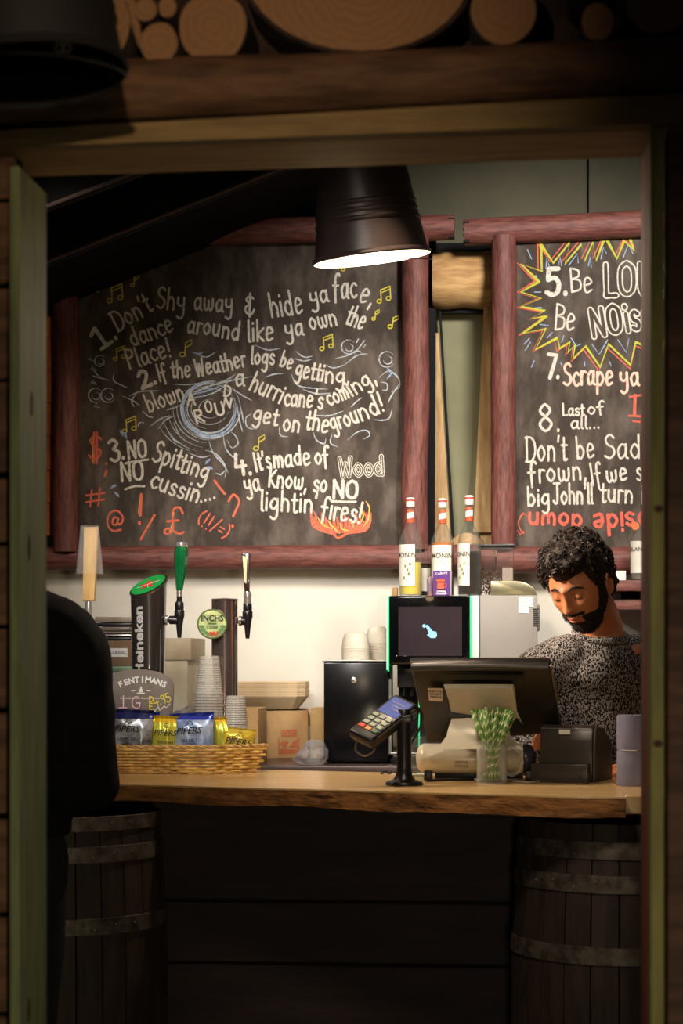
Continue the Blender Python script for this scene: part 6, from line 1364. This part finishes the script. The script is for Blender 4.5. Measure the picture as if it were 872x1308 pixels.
# ================================================================== PEOPLE
def g2(x, z, x0, z0, sx, sz): return math.exp(-((x - x0) / sx) ** 2 - ((z - z0) / sz) ** 2)
def head_point(d, feat=True):
    """point of the head surface for the unit direction d; face looks along -y, origin between the ears"""
    x, y, z = d
    px_, py_, pz_ = x * .076, y * .096, z * .118
    low = max(0, -z)
    # jaw: narrower and shorter at the back, chin forward
    px_ *= 1 - .30 * low ** 1.3
    if y > 0: py_ *= 1 - .45 * low; pz_ *= 1 - .22 * low * y
    else: py_ *= 1 - .10 * low
    if z > 0: py_ *= 1 + .04 * z; px_ *= 1 + .03 * z
    p = Vector((px_, py_, pz_))
    if y < 0 and feat:
        f = min(1, -y * 2.2); X, Zz = p.x, p.z; out = 0
        out -= .0045 * math.exp(-((abs(X) - .0) / .05) ** 2) * g2(0, Zz, 0, .0, 1, .05)
        out += .0055 * math.exp(-((Zz - .024) / .010) ** 2) * math.exp(-(X / .042) ** 2)             # brow
        out -= .0125 * (g2(X, Zz, .031, .002, .017, .013) + g2(X, Zz, -.031, .002, .017, .013))       # sockets
        t = max(0, min(1, (.020 - Zz) / .058))                                                      # nose
        nw = .0075 + .0065 * t ** 2
        if -.050 < Zz < .026: out += (.008 + .0215 * t ** 1.3) * math.exp(-(X / nw) ** 2) * (1 if Zz > -.036 else max(0, 1 - (-.036 - Zz) / .009))
        out += .0065 * (g2(X, Zz, .0125, -.033, .006, .006) + g2(X, Zz, -.0125, -.033, .006, .006))   # nostril wings
        out += .005 * (g2(X, Zz, .046, -.018, .018, .02) + g2(X, Zz, -.046, -.018, .018, .02))        # cheekbones
        out += .0075 * g2(X, Zz, 0, -.062, .026, .020)                                                # muzzle
        out += .0045 * g2(X, Zz, 0, -.0575, .017, .0045) + .0055 * g2(X, Zz, 0, -.069, .015, .0055)   # lips
        out -= .0040 * g2(X, Zz, 0, -.0630, .022, .0018)
        out -= .0040 * g2(X, Zz, 0, -.081, .02, .006)
        out += .0085 * g2(X, Zz, 0, -.098, .020, .014)                                                # chin
        p.y -= out * f
    return p
def head_bm(M4, nu=120, nv=96):
    b = BM(); rows = []
    for j in range(nv + 1):
        th = math.pi * j / nv; row = []
        for i in range(nu):
            ph = 2 * math.pi * i / nu; d = Vector((math.sin(th) * math.cos(ph), math.sin(th) * math.sin(ph), math.cos(th)))
            row.append(b.verts.new(M4 @ head_point(d))) if 0 < j < nv else None
        if j in (0, nv): row = [b.verts.new(M4 @ head_point(Vector((0, 0, 1 if j == 0 else -1))))] * nu
        rows.append(row)
    for j in range(nv):
        for i in range(nu):
            a, c = rows[j], rows[j + 1]; k = (i + 1) % nu
            if j == 0: b.faces.new((a[0], c[i], c[k]))
            elif j == nv - 1: b.faces.new((a[i], c[0], a[k]))
            else: b.faces.new((a[i], c[i], c[k], a[k]))
    return b
def loft(b, secs, seg=28):
    """closed tube through sections (centre, rx, ry, xdir, ydir)"""
    rings = []
    for c, rx, ry, xd, yd in secs:
        c, xd, yd = Vector(c), Vector(xd).normalized(), Vector(yd).normalized()
        rings.append([b.verts.new(c + xd * rx * math.cos(2 * math.pi * k / seg) + yd * ry * math.sin(2 * math.pi * k / seg)) for k in range(seg)])
    for p, q in zip(rings, rings[1:]):
        for k in range(seg): b.faces.new((p[k], p[(k + 1) % seg], q[(k + 1) % seg], q[k]))
    b.faces.new(rings[0]); b.faces.new(rings[-1][::-1])
def limb(b, pts, rad, seg=20, ball_ends=True):
    P_ = smooth_path(pts, 5); n = len(P_); m = len(rad) - 1
    rr = []
    for i in range(n):
        f = i / (n - 1) * m; k = min(int(f), m - 1); rr.append(rad[k] + (rad[k + 1] - rad[k]) * (f - k))
    tube(b, P_, rr, seg)
    if ball_ends:
        ball(b, P_[0], rr[0] * .99, 16, 10); ball(b, P_[-1], rr[-1] * .99, 16, 10)
def hand(b, wrist, fwd, palm_n, side=1, curl=.5, s=1.0):
    """palm, four bent fingers of different length and a thumb leaving the side of the palm"""
    f = Vector(fwd).normalized(); n = Vector(palm_n); n = (n - f * n.dot(f)).normalized(); l = f.cross(n).normalized() * side
    w_ = Vector(wrist); pl = .088 * s
    loft(b, [(w_ - f * .01, .026 * s, .018 * s, l, n), (w_ + f * .02, .030 * s, .017 * s, l, n), (w_ + f * .055, .039 * s, .014 * s, l, n), (w_ + f * pl, .040 * s, .011 * s, l, n)], 20)
    for k, (off, ln) in enumerate(((.030, .070), (.0105, .080), (-.0095, .074), (-.029, .058))):
        p = w_ + f * (pl - .006) + l * off * s; d = f.copy(); pts = [p]
        for j, part in enumerate((.42, .33, .25)):
            a = curl * (.5 + .45 * j) + .06 * k; d = (f * math.cos(a * (j + 1) * .6) + n * math.sin(a * (j + 1) * .6)).normalized(); p = p + d * ln * s * part; pts.append(p)
        tube(b, smooth_path(pts, 4), [.0092 * s - .00022 * s * i for i in range(13)], 12); ball(b, pts[-1], .0068 * s, 10, 8)
    p = w_ + f * .022 + l * .026 * s; pts = [p, p + (f * .5 + l * .8) .normalized() * .036 * s, p + (f * .5 + l * .8).normalized() * .036 * s + (f * .85 + l * .35 + n * .3).normalized() * .032 * s, p + (f * .5 + l * .8).normalized() * .036 * s + (f * .85 + l * .35 + n * .3).normalized() * .056 * s + n * .004]
    tube(b, smooth_path(pts, 4), [.0125 * s - .00035 * s * i for i in range(13)], 12); ball(b, pts[-1], .0085 * s, 10, 8)
def fuse(name, bm, m, parent, voxel=.004, smooth_it=4, sub=False, disp=None):
    bmesh.ops.recalc_face_normals(bm, faces=bm.faces)
    me = bpy.data.meshes.new(name + '_raw'); bm.to_mesh(me); bm.free(); o = bpy.data.objects.new('tmp', me); COL.objects.link(o)
    r = o.modifiers.new('r', 'REMESH'); r.mode = 'VOXEL'; r.voxel_size = voxel
    if smooth_it: s_ = o.modifiers.new('s', 'SMOOTH'); s_.factor = .5; s_.iterations = smooth_it
    dg = bpy.context.evaluated_depsgraph_get(); m2 = bpy.data.meshes.new_from_object(o.evaluated_get(dg)); bpy.data.objects.remove(o); m2.name = name
    if disp:
        for v_ in m2.vertices: v_.co += disp(v_.co, v_.normal)
    m2.materials.clear(); oo = mesh_obj(name, m2, m, parent, smooth=False); m2.shade_smooth(); return oo
def skin_mat(name, c, c2):
    return mat(name, c, .5, c2=c2, scale=14, sss=.08, bump=.06, bscale=160, contrast=(.2, .8))
def knit_disp(co, n): return n * (.0022 * noise.noise(co * 16) + .0016 * noise.noise(co * 34))

# ---------------------------------------------------------------- barista
Hc = P(741, 748, 5.52)                                     # centre of the head
BX = Hc.x
per = thing('person', 'bearded man with curly dark hair in a speckled knit sweater looking down behind the till', 'person', (BX + .03, 5.72, 0))
HR = Matrix.Rotation(R(-30), 4, 'Z') @ Matrix.Rotation(R(-4), 4, 'Y') @ Matrix.Rotation(R(24), 4, 'X')
HM = Matrix.Translation(Hc) @ HR @ Matrix.Scale(1.02, 4)
chest = Vector((BX + .075, 5.74, 1.27)); neck = Vector((BX + .062, 5.665, 1.43)); hip = Vector((BX + .05, 5.78, .96))
shd = Vector((math.cos(R(-22)), math.sin(R(-22)), 0))      # towards his left shoulder (right in the picture); turned with the head
shd = Vector((.90, .38, 0)).normalized(); fw = Vector((.38, -.90, 0)).normalized()
sL = neck + shd * -.20 + Vector((0, .03, -.105)); sR = neck + shd * .195 + Vector((0, .03, -.07))
eL = sL + Vector((-.050, .02, -.275)); eR = sR + Vector((.05, -.02, -.27))
wL = eL + Vector((.06, -.15, .09)); wR = eR + Vector((-.12, -.17, -.01))
b = head_bm(HM)
for sx_2 in (-1, 1):
    ball(b, HM @ Vector((sx_2 * .0300, -.0735, .0015)), .0128, 20, 14)                      # closed eyelids over the eyeball
    e = HM @ Vector((sx_2 * .0745, .010, -.008)); EM = HR @ Matrix.Rotation(R(-22 * sx_2), 4, 'Z')
    ball(b, e, (.0075, .018, .030), 18, 12, EM.to_4x4())
    tube(b, [HM @ Vector((sx_2 * (.080 + .003 * math.sin(a)), .012 + .017 * math.cos(a) * 1.0, -.006 + .031 * math.sin(a))) for a in [R(-60) + R(24) * k for k in range(12)]], .0042, 8)
limb(b, [HM @ Vector((0, .030, -.05)), neck + Vector((0, 0, .045)), neck + Vector((.003, .01, -.03))], [.056, .058, .066], 24)
def torso(b, k=0.0):
    loft(b, [(neck + Vector((0, .01, .01)), .062 + k, .056 + k, shd, fw), (neck + Vector((0, .02, -.03)), .088 + k, .07 + k, shd, fw), (neck + Vector((0, .03, -.07)), .140 + k, .085 + k, shd, fw), (neck + Vector((0, .03, -.105)), .172 + k, .088 + k, shd, fw), (chest + Vector((0, .0, .01)), .185 + k, .112 + k, shd, fw), (chest + Vector((0, .01, -.12)), .172 + k, .112 + k, shd, fw), (hip + Vector((0, 0, .10)), .155 + k, .105 + k, shd, fw), (hip, .170 + k, .115 + k, shd, fw), (hip + Vector((0, 0, -.07)), .165 + k, .112 + k, shd, fw)])
torso(b)
limb(b, [neck + shd * -.10 + Vector((0, .02, -.045)), sL, sL.lerp(eL, .5), eL], [.055, .058, .048, .040]); limb(b, [eL, eL.lerp(wL, .4), wL], [.041, .037, .027])
limb(b, [neck + shd * .10 + Vector((0, .02, -.045)), sR, sR.lerp(eR, .5), eR], [.055, .058, .048, .040]); limb(b, [eR, eR.lerp(wR, .4), wR], [.041, .037, .027])
fL = (wL - eL).normalized(); fR = (wR - eR).normalized()
hand(b, wL + fL * .01, fL, (0, 0, -1), 1, .45); hand(b, wR + fR * .01, fR, (0, .2, -1), -1, .45)
for s_ in (-1, 1):
    h_ = hip + shd * .09 * s_ + Vector((0, 0, -.05)); k_ = Vector((h_.x, h_.y - .02, .50)); a_2 = Vector((h_.x, h_.y + .01, .09))
    limb(b, [h_, h_.lerp(k_, .5), k_], [.085, .078, .058]); limb(b, [k_, k_.lerp(a_2, .35), a_2], [.057, .056, .038])
    tube(b, [a_2 + Vector((0, .04, -.045)), a_2 + Vector((0, -.02, -.05)), a_2 + Vector((0, -.10, -.06)), a_2 + Vector((0, -.17, -.066))], [.035, .038, .034, .022], 16)
body = fuse('body', b, skin_mat('tan_skin', (196, 126, 84), (170, 102, 66)), per, .0042, 1)
# sweater: speckled knit
m_knit = bpy.data.materials.new('speckled_knit'); m_knit.use_nodes = True; nt = m_knit.node_tree; bs = nt.nodes['Principled BSDF']; bs.inputs['Roughness'].default_value = .95; bs.inputs['Specular IOR Level'].default_value = .1
tc = nt.nodes.new('ShaderNodeTexCoord'); mp = nt.nodes.new('ShaderNodeMapping'); mp.inputs['Scale'].default_value = (1, 1, .62); nt.links.new(tc.outputs['Object'], mp.inputs[0])
n1 = nt.nodes.new('ShaderNodeTexNoise'); n1.inputs['Scale'].default_value = 270; n1.inputs['Detail'].default_value = 1.5; nt.links.new(mp.outputs[0], n1.inputs['Vector'])
cr = nt.nodes.new('ShaderNodeValToRGB'); cr.color_ramp.elements[0].position = .46; cr.color_ramp.elements[1].position = .56; cr.color_ramp.elements[0].color = lin((24, 21, 23)); cr.color_ramp.elements[1].color = lin((150, 144, 142)); nt.links.new(n1.outputs['Fac'], cr.inputs[0]); nt.links.new(cr.outputs[0], bs.inputs['Base Color'])
bp = nt.nodes.new('ShaderNodeBump'); bp.inputs['Strength'].default_value = .7; bp.inputs['Distance'].default_value = .003; nt.links.new(n1.outputs['Fac'], bp.inputs['Height']); nt.links.new(bp.outputs[0], bs.inputs['Normal'])
b = BM(); torso(b, .012)
limb(b, [neck + shd * -.10 + Vector((0, .02, -.045)), sL, sL.lerp(eL, .5), eL], [.066, .074, .064, .058]); limb(b, [eL, eL.lerp(wL, .5), eL.lerp(wL, .93)], [.058, .052, .042])
limb(b, [neck + shd * .10 + Vector((0, .02, -.045)), sR, sR.lerp(eR, .5), eR], [.066, .074, .064, .058]); limb(b, [eR, eR.lerp(wR, .5), eR.lerp(wR, .93)], [.058, .052, .042])
sw = fuse('sweater', b, m_knit, per, .009, 5, disp=knit_disp)
b = BM(); cN_ = neck + Vector((0, .005, .018)); tube(b, [cN_ + shd * .075 * math.cos(a) + fw * .068 * math.sin(a) + Vector((0, 0, -.022 * math.sin(a))) for a in [2 * math.pi * k / 36 for k in range(36)]], .0075, 10, True); obj('collar', b, m_knit, sw)
b = BM()
for e_, w_2 in ((eL, wL), (eR, wR)): d_ = (w_2 - e_).normalized(); c_3 = e_.lerp(w_2, .93); tube(b, [c_3 - d_ * .02, c_3 + d_ * .022], [.041, .037], 20)
obj('cuffs', b, m_knit, sw)
from mathutils.bvhtree import BVHTree
tb = BM(); tb.from_mesh(sw.data); bv = BVHTree.FromBMesh(tb); rd = ray(812, 830).normalized(); hit = bv.ray_cast(Vector((0, 0, CAMZ)) - wl(sw), rd); tb.free()
q = (hit[0] + wl(sw) - rd * .004) if hit[0] else P(812, 830, 5.57); b = BM(); lathe(b, [(0, -.003), (.021, -.003), (.023, 0), (.021, .003), (0, .003)], q, (-.25, -1, .15), 28, sx=1.0, sy=.62); obj('name_badge', b, mat('copper_badge', (190, 120, 90), .35, .5), per)
b = BM()
for s_ in (-1, 1):
    h_ = hip + shd * .09 * s_ + Vector((0, 0, -.05)); k_ = Vector((h_.x, h_.y - .02, .50)); a_2 = Vector((h_.x, h_.y + .01, .09))
    limb(b, [h_, h_.lerp(k_, .5), k_], [.098, .092, .074]); limb(b, [k_, k_.lerp(a_2, .35), a_2], [.074, .070, .060])
loft(b, [(hip + Vector((0, 0, .04)), .180, .126, shd, fw), (hip + Vector((0, 0, -.09)), .176, .124, shd, fw)])
fuse('trousers', b, mat('dark_trousers', (34, 32, 38), .9), per, .011, 3, disp=knit_disp)
b = BM()
for s_ in (-1, 1):
    h_ = hip + shd * .09 * s_; a_2 = Vector((h_.x, h_.y + .01, .09))
    tube(b, [a_2 + Vector((0, .055, -.045)), a_2 + Vector((0, -.02, -.045)), a_2 + Vector((0, -.10, -.05)), a_2 + Vector((0, -.18, -.055))], [.040, .045, .042, .032], 18)
    for v_ in b.verts: v_.co.z = max(v_.co.z, .001)
fuse('shoes', b, satin_black, per, .006, 4)
# hair, beard, brows: shells over the head plus real curls
m_hair = mat('dark_brown_hair', (40, 28, 23), .5, c2=(18, 13, 12), scale=70, bump=.6, bscale=150, spec=.3)
m_beard = mat('black_brown_beard', (30, 21, 19), .7, c2=(14, 10, 10), scale=90, bump=.7, bscale=200)
def shell(mask, off, HMx, nu=150, nv=110):
    b = BM(); V_ = {}; out = {}
    for j in range(1, nv):
        th = math.pi * j / nv
        for i in range(nu):
            ph = 2 * math.pi * i / nu; d = Vector((math.sin(th) * math.cos(ph), math.sin(th) * math.sin(ph), math.cos(th))); p = head_point(d); k = mask(p, d)
            if k > 0: V_[(i, j)] = b.verts.new(HMx @ (p + d * off(p, d, k))); 
    for j in range(1, nv - 1):
        for i in range(nu):
            q_ = [(i, j), (i, j + 1), ((i + 1) % nu, j + 1), ((i + 1) % nu, j)]
            if all(x in V_ for x in q_): b.faces.new([V_[x] for x in q_])
    return b
def ss(a, c, x): t = max(0, min(1, (x - a) / (c - a))); return t * t * (3 - 2 * t)
def hair_mask(p, d):
    line = .052 if p.y < -.02 else (.052 - (p.y + .02) * 1.6 if p.y < .03 else -.045)
    if p.y < -.02: line = .050 - .006 * math.cos(p.x * 60) - 2.4 * max(0, abs(p.x) - .050)
    return ss(line - .001, line + .022, p.z)
def hair_off(p, d, k): 
    top = ss(.0, .1, p.z)
    return -.002 + k * (.014 + .020 * top + .015 * ss(.02, .08, -p.y) * top + .0075 * noise.noise(p * 45) + .004 * noise.noise(p * 100))
b = shell(hair_mask, hair_off, HM)
bmesh.ops.create_uvsphere(b, u_segments=24, v_segments=14, radius=.052, matrix=HM @ Matrix.Translation((0, .01, .092)) @ Matrix.Diagonal((1.1, 1.35, .75, 1)))
random.seed(4); cnt = 0
while cnt < 620:
    z_ = random.uniform(-.35, 1); ph = random.uniform(0, 2 * math.pi); rr_ = math.sqrt(1 - z_ * z_); d = Vector((rr_ * math.cos(ph), rr_ * math.sin(ph), z_)); p = head_point(d); k = hair_mask(p, d)
    if k < .12: continue
    cnt += 1; o_ = hair_off(p, d, k); c_4 = p + d * (o_ + random.uniform(-.003, .006) * k)
    u_ = d.orthogonal().normalized(); w_3 = d.cross(u_); a0_ = random.uniform(0, 6.28); u_, w_3 = u_ * math.cos(a0_) + w_3 * math.sin(a0_), w_3 * math.cos(a0_) - u_ * math.sin(a0_)
    R0 = random.uniform(.0045, .0085); turns = random.uniform(.7, 1.4); lnth = random.uniform(.006, .014); pts = []
    for t_ in range(9):
        a = turns * 2 * math.pi * t_ / 8; pts.append(HM @ (c_4 + u_ * R0 * math.cos(a) + (w_3 * .8 + d * .5) * R0 * math.sin(a) + (u_ * .2 + w_3 * .6) * lnth * (t_ / 8 - .5)))
    tube(b, pts, [.0013 + .0013 * math.sin(math.pi * i / 8) for i in range(9)], 5)
hr = obj('hair', b, m_hair, per)
def beard_mask(p, d):
    if d.y > .25 or p.z > .024: return 0
    x, z = abs(p.x), p.z; m = 0
    m = max(m, ss(-.074, -.083, z) * ss(.35, .0, d.y))                                    # chin and jaw
    m = max(m, ss(-.46, -.34, d.y) * ss(.22, .10, d.y) * ss(.020, .005, z))              # sideburn in front of the ear
    m = max(m, ss(.026, .040, x) * ss(-.052 , -.066, z) * ss(.25, .05, d.y))              # along the jaw
    m = max(m, ss(.020, .027, x) * ss(-.052, -.060, z) * (1 if d.y < .1 else 0))         # beside the mouth
    m = max(m, ss(-.0430, -.0455, z) * ss(-.0545, -.0515, z) * ss(.034, .028, x) * (d.y < 0))  # moustache
    lip = g2(p.x, z, 0, -.064, .023, .0105)
    return m * (1 - ss(.35, .6, lip))
def beard_off(p, d, k): return -.0015 + k * (.0040 + .006 * ss(-.075, -.10, p.z) * (d.y < 0) + .0022 * noise.noise(p * 160))
b = shell(beard_mask, beard_off, HM, 220, 190)
random.seed(9); cnt = 0
while cnt < 900:
    z_ = random.uniform(-1, .15); ph = random.uniform(math.pi, 2 * math.pi); rr_ = math.sqrt(1 - z_ * z_); d = Vector((rr_ * math.cos(ph), rr_ * math.sin(ph), z_)); p = head_point(d); k = beard_mask(p, d)
    if k < .3: continue
    cnt += 1; a_5 = p + d * beard_off(p, d, k); dn = (Vector((0, 0, -1)) * .8 + d * .5 + Vector((random.uniform(-.4, .4), random.uniform(-.4, .4), 0))).normalized(); L5 = random.uniform(.004, .009)
    tube(b, [HM @ (a_5 - d * .001), HM @ (a_5 + dn * L5 * .6), HM @ (a_5 + dn * L5 + d * -.001)], [.0006, .0006, .0002], 3)
obj('beard', b, m_beard, per)
b = BM()
for s_ in (-1, 1):
    pts = []
    for k in range(9):
        x = s_ * (.014 + .034 * k / 8); z = .0215 + .007 * math.sin(math.pi * (k / 8) ** .8) - .003 * (k / 8); d0 = Vector((x / .076, -math.sqrt(max(.05, 1 - (x / .076) ** 2 - (z / .118) ** 2)), z / .118)).normalized(); pts.append(HM @ (head_point(d0) + d0 * .0008))
    tube(b, pts, [.0022, .003, .0034, .0036, .0034, .003, .0026, .002, .0012], 8)
obj('eyebrows', b, m_beard, per)
b = BM()
for s_ in (-1, 1):
    pts = [HM @ (Vector((s_ * .0300, -.0735, .0015)) + Vector((math.sin(a) * .0128 * s_, -math.cos(a) * .0128, -.0045 - .0015 * math.cos(a * 1.2)))) for a in [R(-62) + R(15.5) * k for k in range(9)]]
    tube(b, pts, .0012, 6)
obj('eyelashes', b, m_beard, per)
b = BM()
for zz3, r3, w3 in ((-.0585, .0032, .018), (-.0675, .0042, .016)):
    pts = []
    for k in range(9):
        x = w3 * (k / 4 - 1); d0 = Vector((x / .076, -.82, zz3 / .118 + .00 )).normalized()
        # walk to the wanted height on the surface
        th = math.acos(max(-1, min(1, zz3 / .118))); d0 = Vector((x / (.076 * (1 - .3 * .55 ** 1.3)), 0, zz3 / .118)); d0.y = -math.sqrt(max(.02, 1 - d0.x ** 2 - d0.z ** 2)); pts.append(HM @ (head_point(d0) + Vector((0, .0012, 0))))
    tube(b, pts, [r3 * (.3 + .7 * math.sin(math.pi * (k + .4) / 8.8)) for k in range(9)], 8)
obj('lips', b, mat('lip_skin', (178, 96, 78), .45, c2=(160, 84, 68)), per)

# ---------------------------------------------------------------- customer in black, back turned, left of the picture
CY = 4.50; cx0 = P(-12, 900, CY).x
per2 = thing('person', 'customer in a dark jacket seen from behind at the left, leaning on the counter', 'person', (cx0, CY, 0))
nk = Vector((cx0, CY, 1.56)); HM2 = Matrix.Translation((cx0 - .01, CY + .02, 1.665)) @ Matrix.Rotation(R(170), 4, 'Z')
sdx = Vector((.97, .12, 0)).normalized(); fwd2 = Vector((-.12, .99, 0)).normalized()
sR2 = nk + sdx * .185 + Vector((0, 0, -.15)); sL2 = nk - sdx * .185 + Vector((0, 0, -.15))
eR2 = Vector((P(111, 955, CY).x, CY + .02, 1.105)); eL2 = sL2 + Vector((-.06, .05, -.27))
wR2 = Vector((eR2.x - .10, 5.04 - .24, ZC + .05)); wR2 = eR2 + Vector((-.09, .20, -.045)); wL2 = eL2 + Vector((.08, .22, -.02))
hp2 = Vector((cx0 - .005, CY - .02, .965))
b = head_bm(HM2, 72, 56)
limb(b, [HM2 @ Vector((0, .03, -.05)), nk + Vector((0, 0, .02)), nk + Vector((0, 0, -.04))], [.052, .054, .062])
loft(b, [(nk + Vector((0, 0, -.04)), .09, .06, sdx, fwd2), (nk + Vector((0, 0, -.14)), .17, .10, sdx, fwd2), (nk + Vector((0, 0, -.3)), .165, .11, sdx, fwd2), (hp2 + Vector((0, 0, .1)), .14, .10, sdx, fwd2), (hp2 + Vector((0, 0, -.08)), .17, .12, sdx, fwd2)])
for S_2, E_2, W_2, sd_ in ((sR2, eR2, wR2, 1), (sL2, eL2, wL2, -1)):
    limb(b, [S_2, S_2.lerp(E_2, .5), E_2], [.055, .048, .040]); limb(b, [E_2, E_2.lerp(W_2, .4), W_2], [.040, .036, .026]); hand(b, W_2 + (W_2 - E_2).normalized() * .008, W_2 - E_2, (0, 0, -1), -sd_, .5)
for s_ in (-1, 1):
    h_ = hp2 + sdx * .085 * s_ + Vector((0, 0, -.06)); k_ = Vector((h_.x - .01, h_.y + .01, .51)); a_2 = Vector((h_.x - .005 * s_, h_.y - .02, .09))
    limb(b, [h_, h_.lerp(k_, .5), k_], [.085, .078, .057]); limb(b, [k_, k_.lerp(a_2, .35), a_2], [.057, .056, .038])
    tube(b, [a_2 + Vector((0, -.04, -.045)), a_2 + Vector((0, .02, -.05)), a_2 + Vector((0, .12, -.062))], [.035, .037, .028], 14)
fuse('body', b, skin_mat('fair_skin', (214, 160, 128), (196, 138, 108)), per2, .0065, 1)
m_jk = mat('black_jacket_cloth', (20, 19, 24), .9, c2=(14, 13, 17), scale=30, bump=.3, bscale=60, spec=.2)
b = BM(); loft(b, [(nk + Vector((0, -.005, .012)), .070, .062, sdx, fwd2), (nk + Vector((0, 0, -.035)), .105, .080, sdx, fwd2), (nk + Vector((0, 0, -.10)), .165, .118, sdx, fwd2), (nk + Vector((0, 0, -.20)), .205, .145, sdx, fwd2), (nk + Vector((.0, 0, -.36)), .200, .145, sdx, fwd2), (hp2 + Vector((0, 0, .12)), .188, .142, sdx, fwd2), (hp2 + Vector((0, 0, .04)), .195, .145, sdx, fwd2), (hp2 + Vector((0, 0, .02)), .186, .138, sdx, fwd2)])
for S_2, E_2, W_2 in ((sR2, eR2, wR2), (sL2, eL2, wL2)):
    limb(b, [nk.lerp(S_2, .5) + Vector((0, 0, -.015)), S_2, S_2.lerp(E_2, .5), E_2], [.075, .078, .076, .068]); limb(b, [E_2, E_2.lerp(W_2, .5), E_2.lerp(W_2, .95)], [.070, .064, .045])
jk = fuse('jacket', b, m_jk, per2, .011, 4, disp=lambda co, n: n * (.006 * noise.noise(co * 9) + .003 * noise.noise(co * 24)))
b = BM(); tube(b, [nk + Vector((0, 0, .016)) + sdx * .082 * math.cos(a) + fwd2 * .074 * math.sin(a) + Vector((0, 0, .008 * math.sin(a * 3))) for a in [2 * math.pi * k / 32 for k in range(32)]], .019, 10, True); obj('hood_collar', b, m_jk, jk)
b = BM()
for s_ in (-1, 1):
    h_ = hp2 + sdx * .085 * s_ + Vector((0, 0, -.06)); k_ = Vector((h_.x - .01, h_.y + .01, .51)); a_2 = Vector((h_.x - .005 * s_, h_.y - .02, .09))
    limb(b, [h_ + Vector((0, 0, .04)), h_.lerp(k_, .5), k_], [.100, .092, .072]); limb(b, [k_, k_.lerp(a_2, .35), a_2], [.072, .068, .056])
loft(b, [(hp2 + Vector((0, 0, .06)), .172, .128, sdx, fwd2), (hp2 + Vector((0, 0, -.09)), .176, .126, sdx, fwd2)])
fuse('trousers', b, mat('black_jeans', (18, 18, 24), .85, c2=(12, 12, 17)), per2, .011, 3, disp=knit_disp)
b = BM()
for s_ in (-1, 1):
    h_ = hp2 + sdx * .085 * s_; a_2 = Vector((h_.x - .005 * s_, h_.y - .02, .09)); tube(b, [a_2 + Vector((0, -.055, -.045)), a_2 + Vector((0, .02, -.045)), a_2 + Vector((0, .14, -.055))], [.040, .044, .034], 16)
for v_ in b.verts: v_.co.z = max(v_.co.z, .001)
fuse('shoes', b, black_plastic, per2, .007, 4)
def hm2(p, d): line = .05 if p.y < -.02 else (.05 - (p.y + .02) * 2.4 if p.y < .03 else -.085); return ss(line, line + .02, p.z)
b = shell(hm2, lambda p, d, k: -.002 + k * (.016 + .006 * noise.noise(p * 30)), HM2, 90, 70)
for k in range(90):
    a = random.uniform(.1, math.pi - .1); x = .075 * math.cos(a); y = .085 * math.sin(a); p0 = HM2 @ Vector((x, y, .0)); tube(b, smooth_path([p0, p0 + Vector((random.uniform(-.006, .006), -.004, -.05)), p0 + Vector((random.uniform(-.012, .012), -.0, -.105))]), [.0055, .006, .006, .0055, .005, .005, .004, .003, .001], 6)
obj('hair', b, mat('blonde_hair', (190, 156, 96), .5, c2=(130, 100, 56), scale=90, stretch=(3, 3, 1), bump=.5, bscale=90), per2)
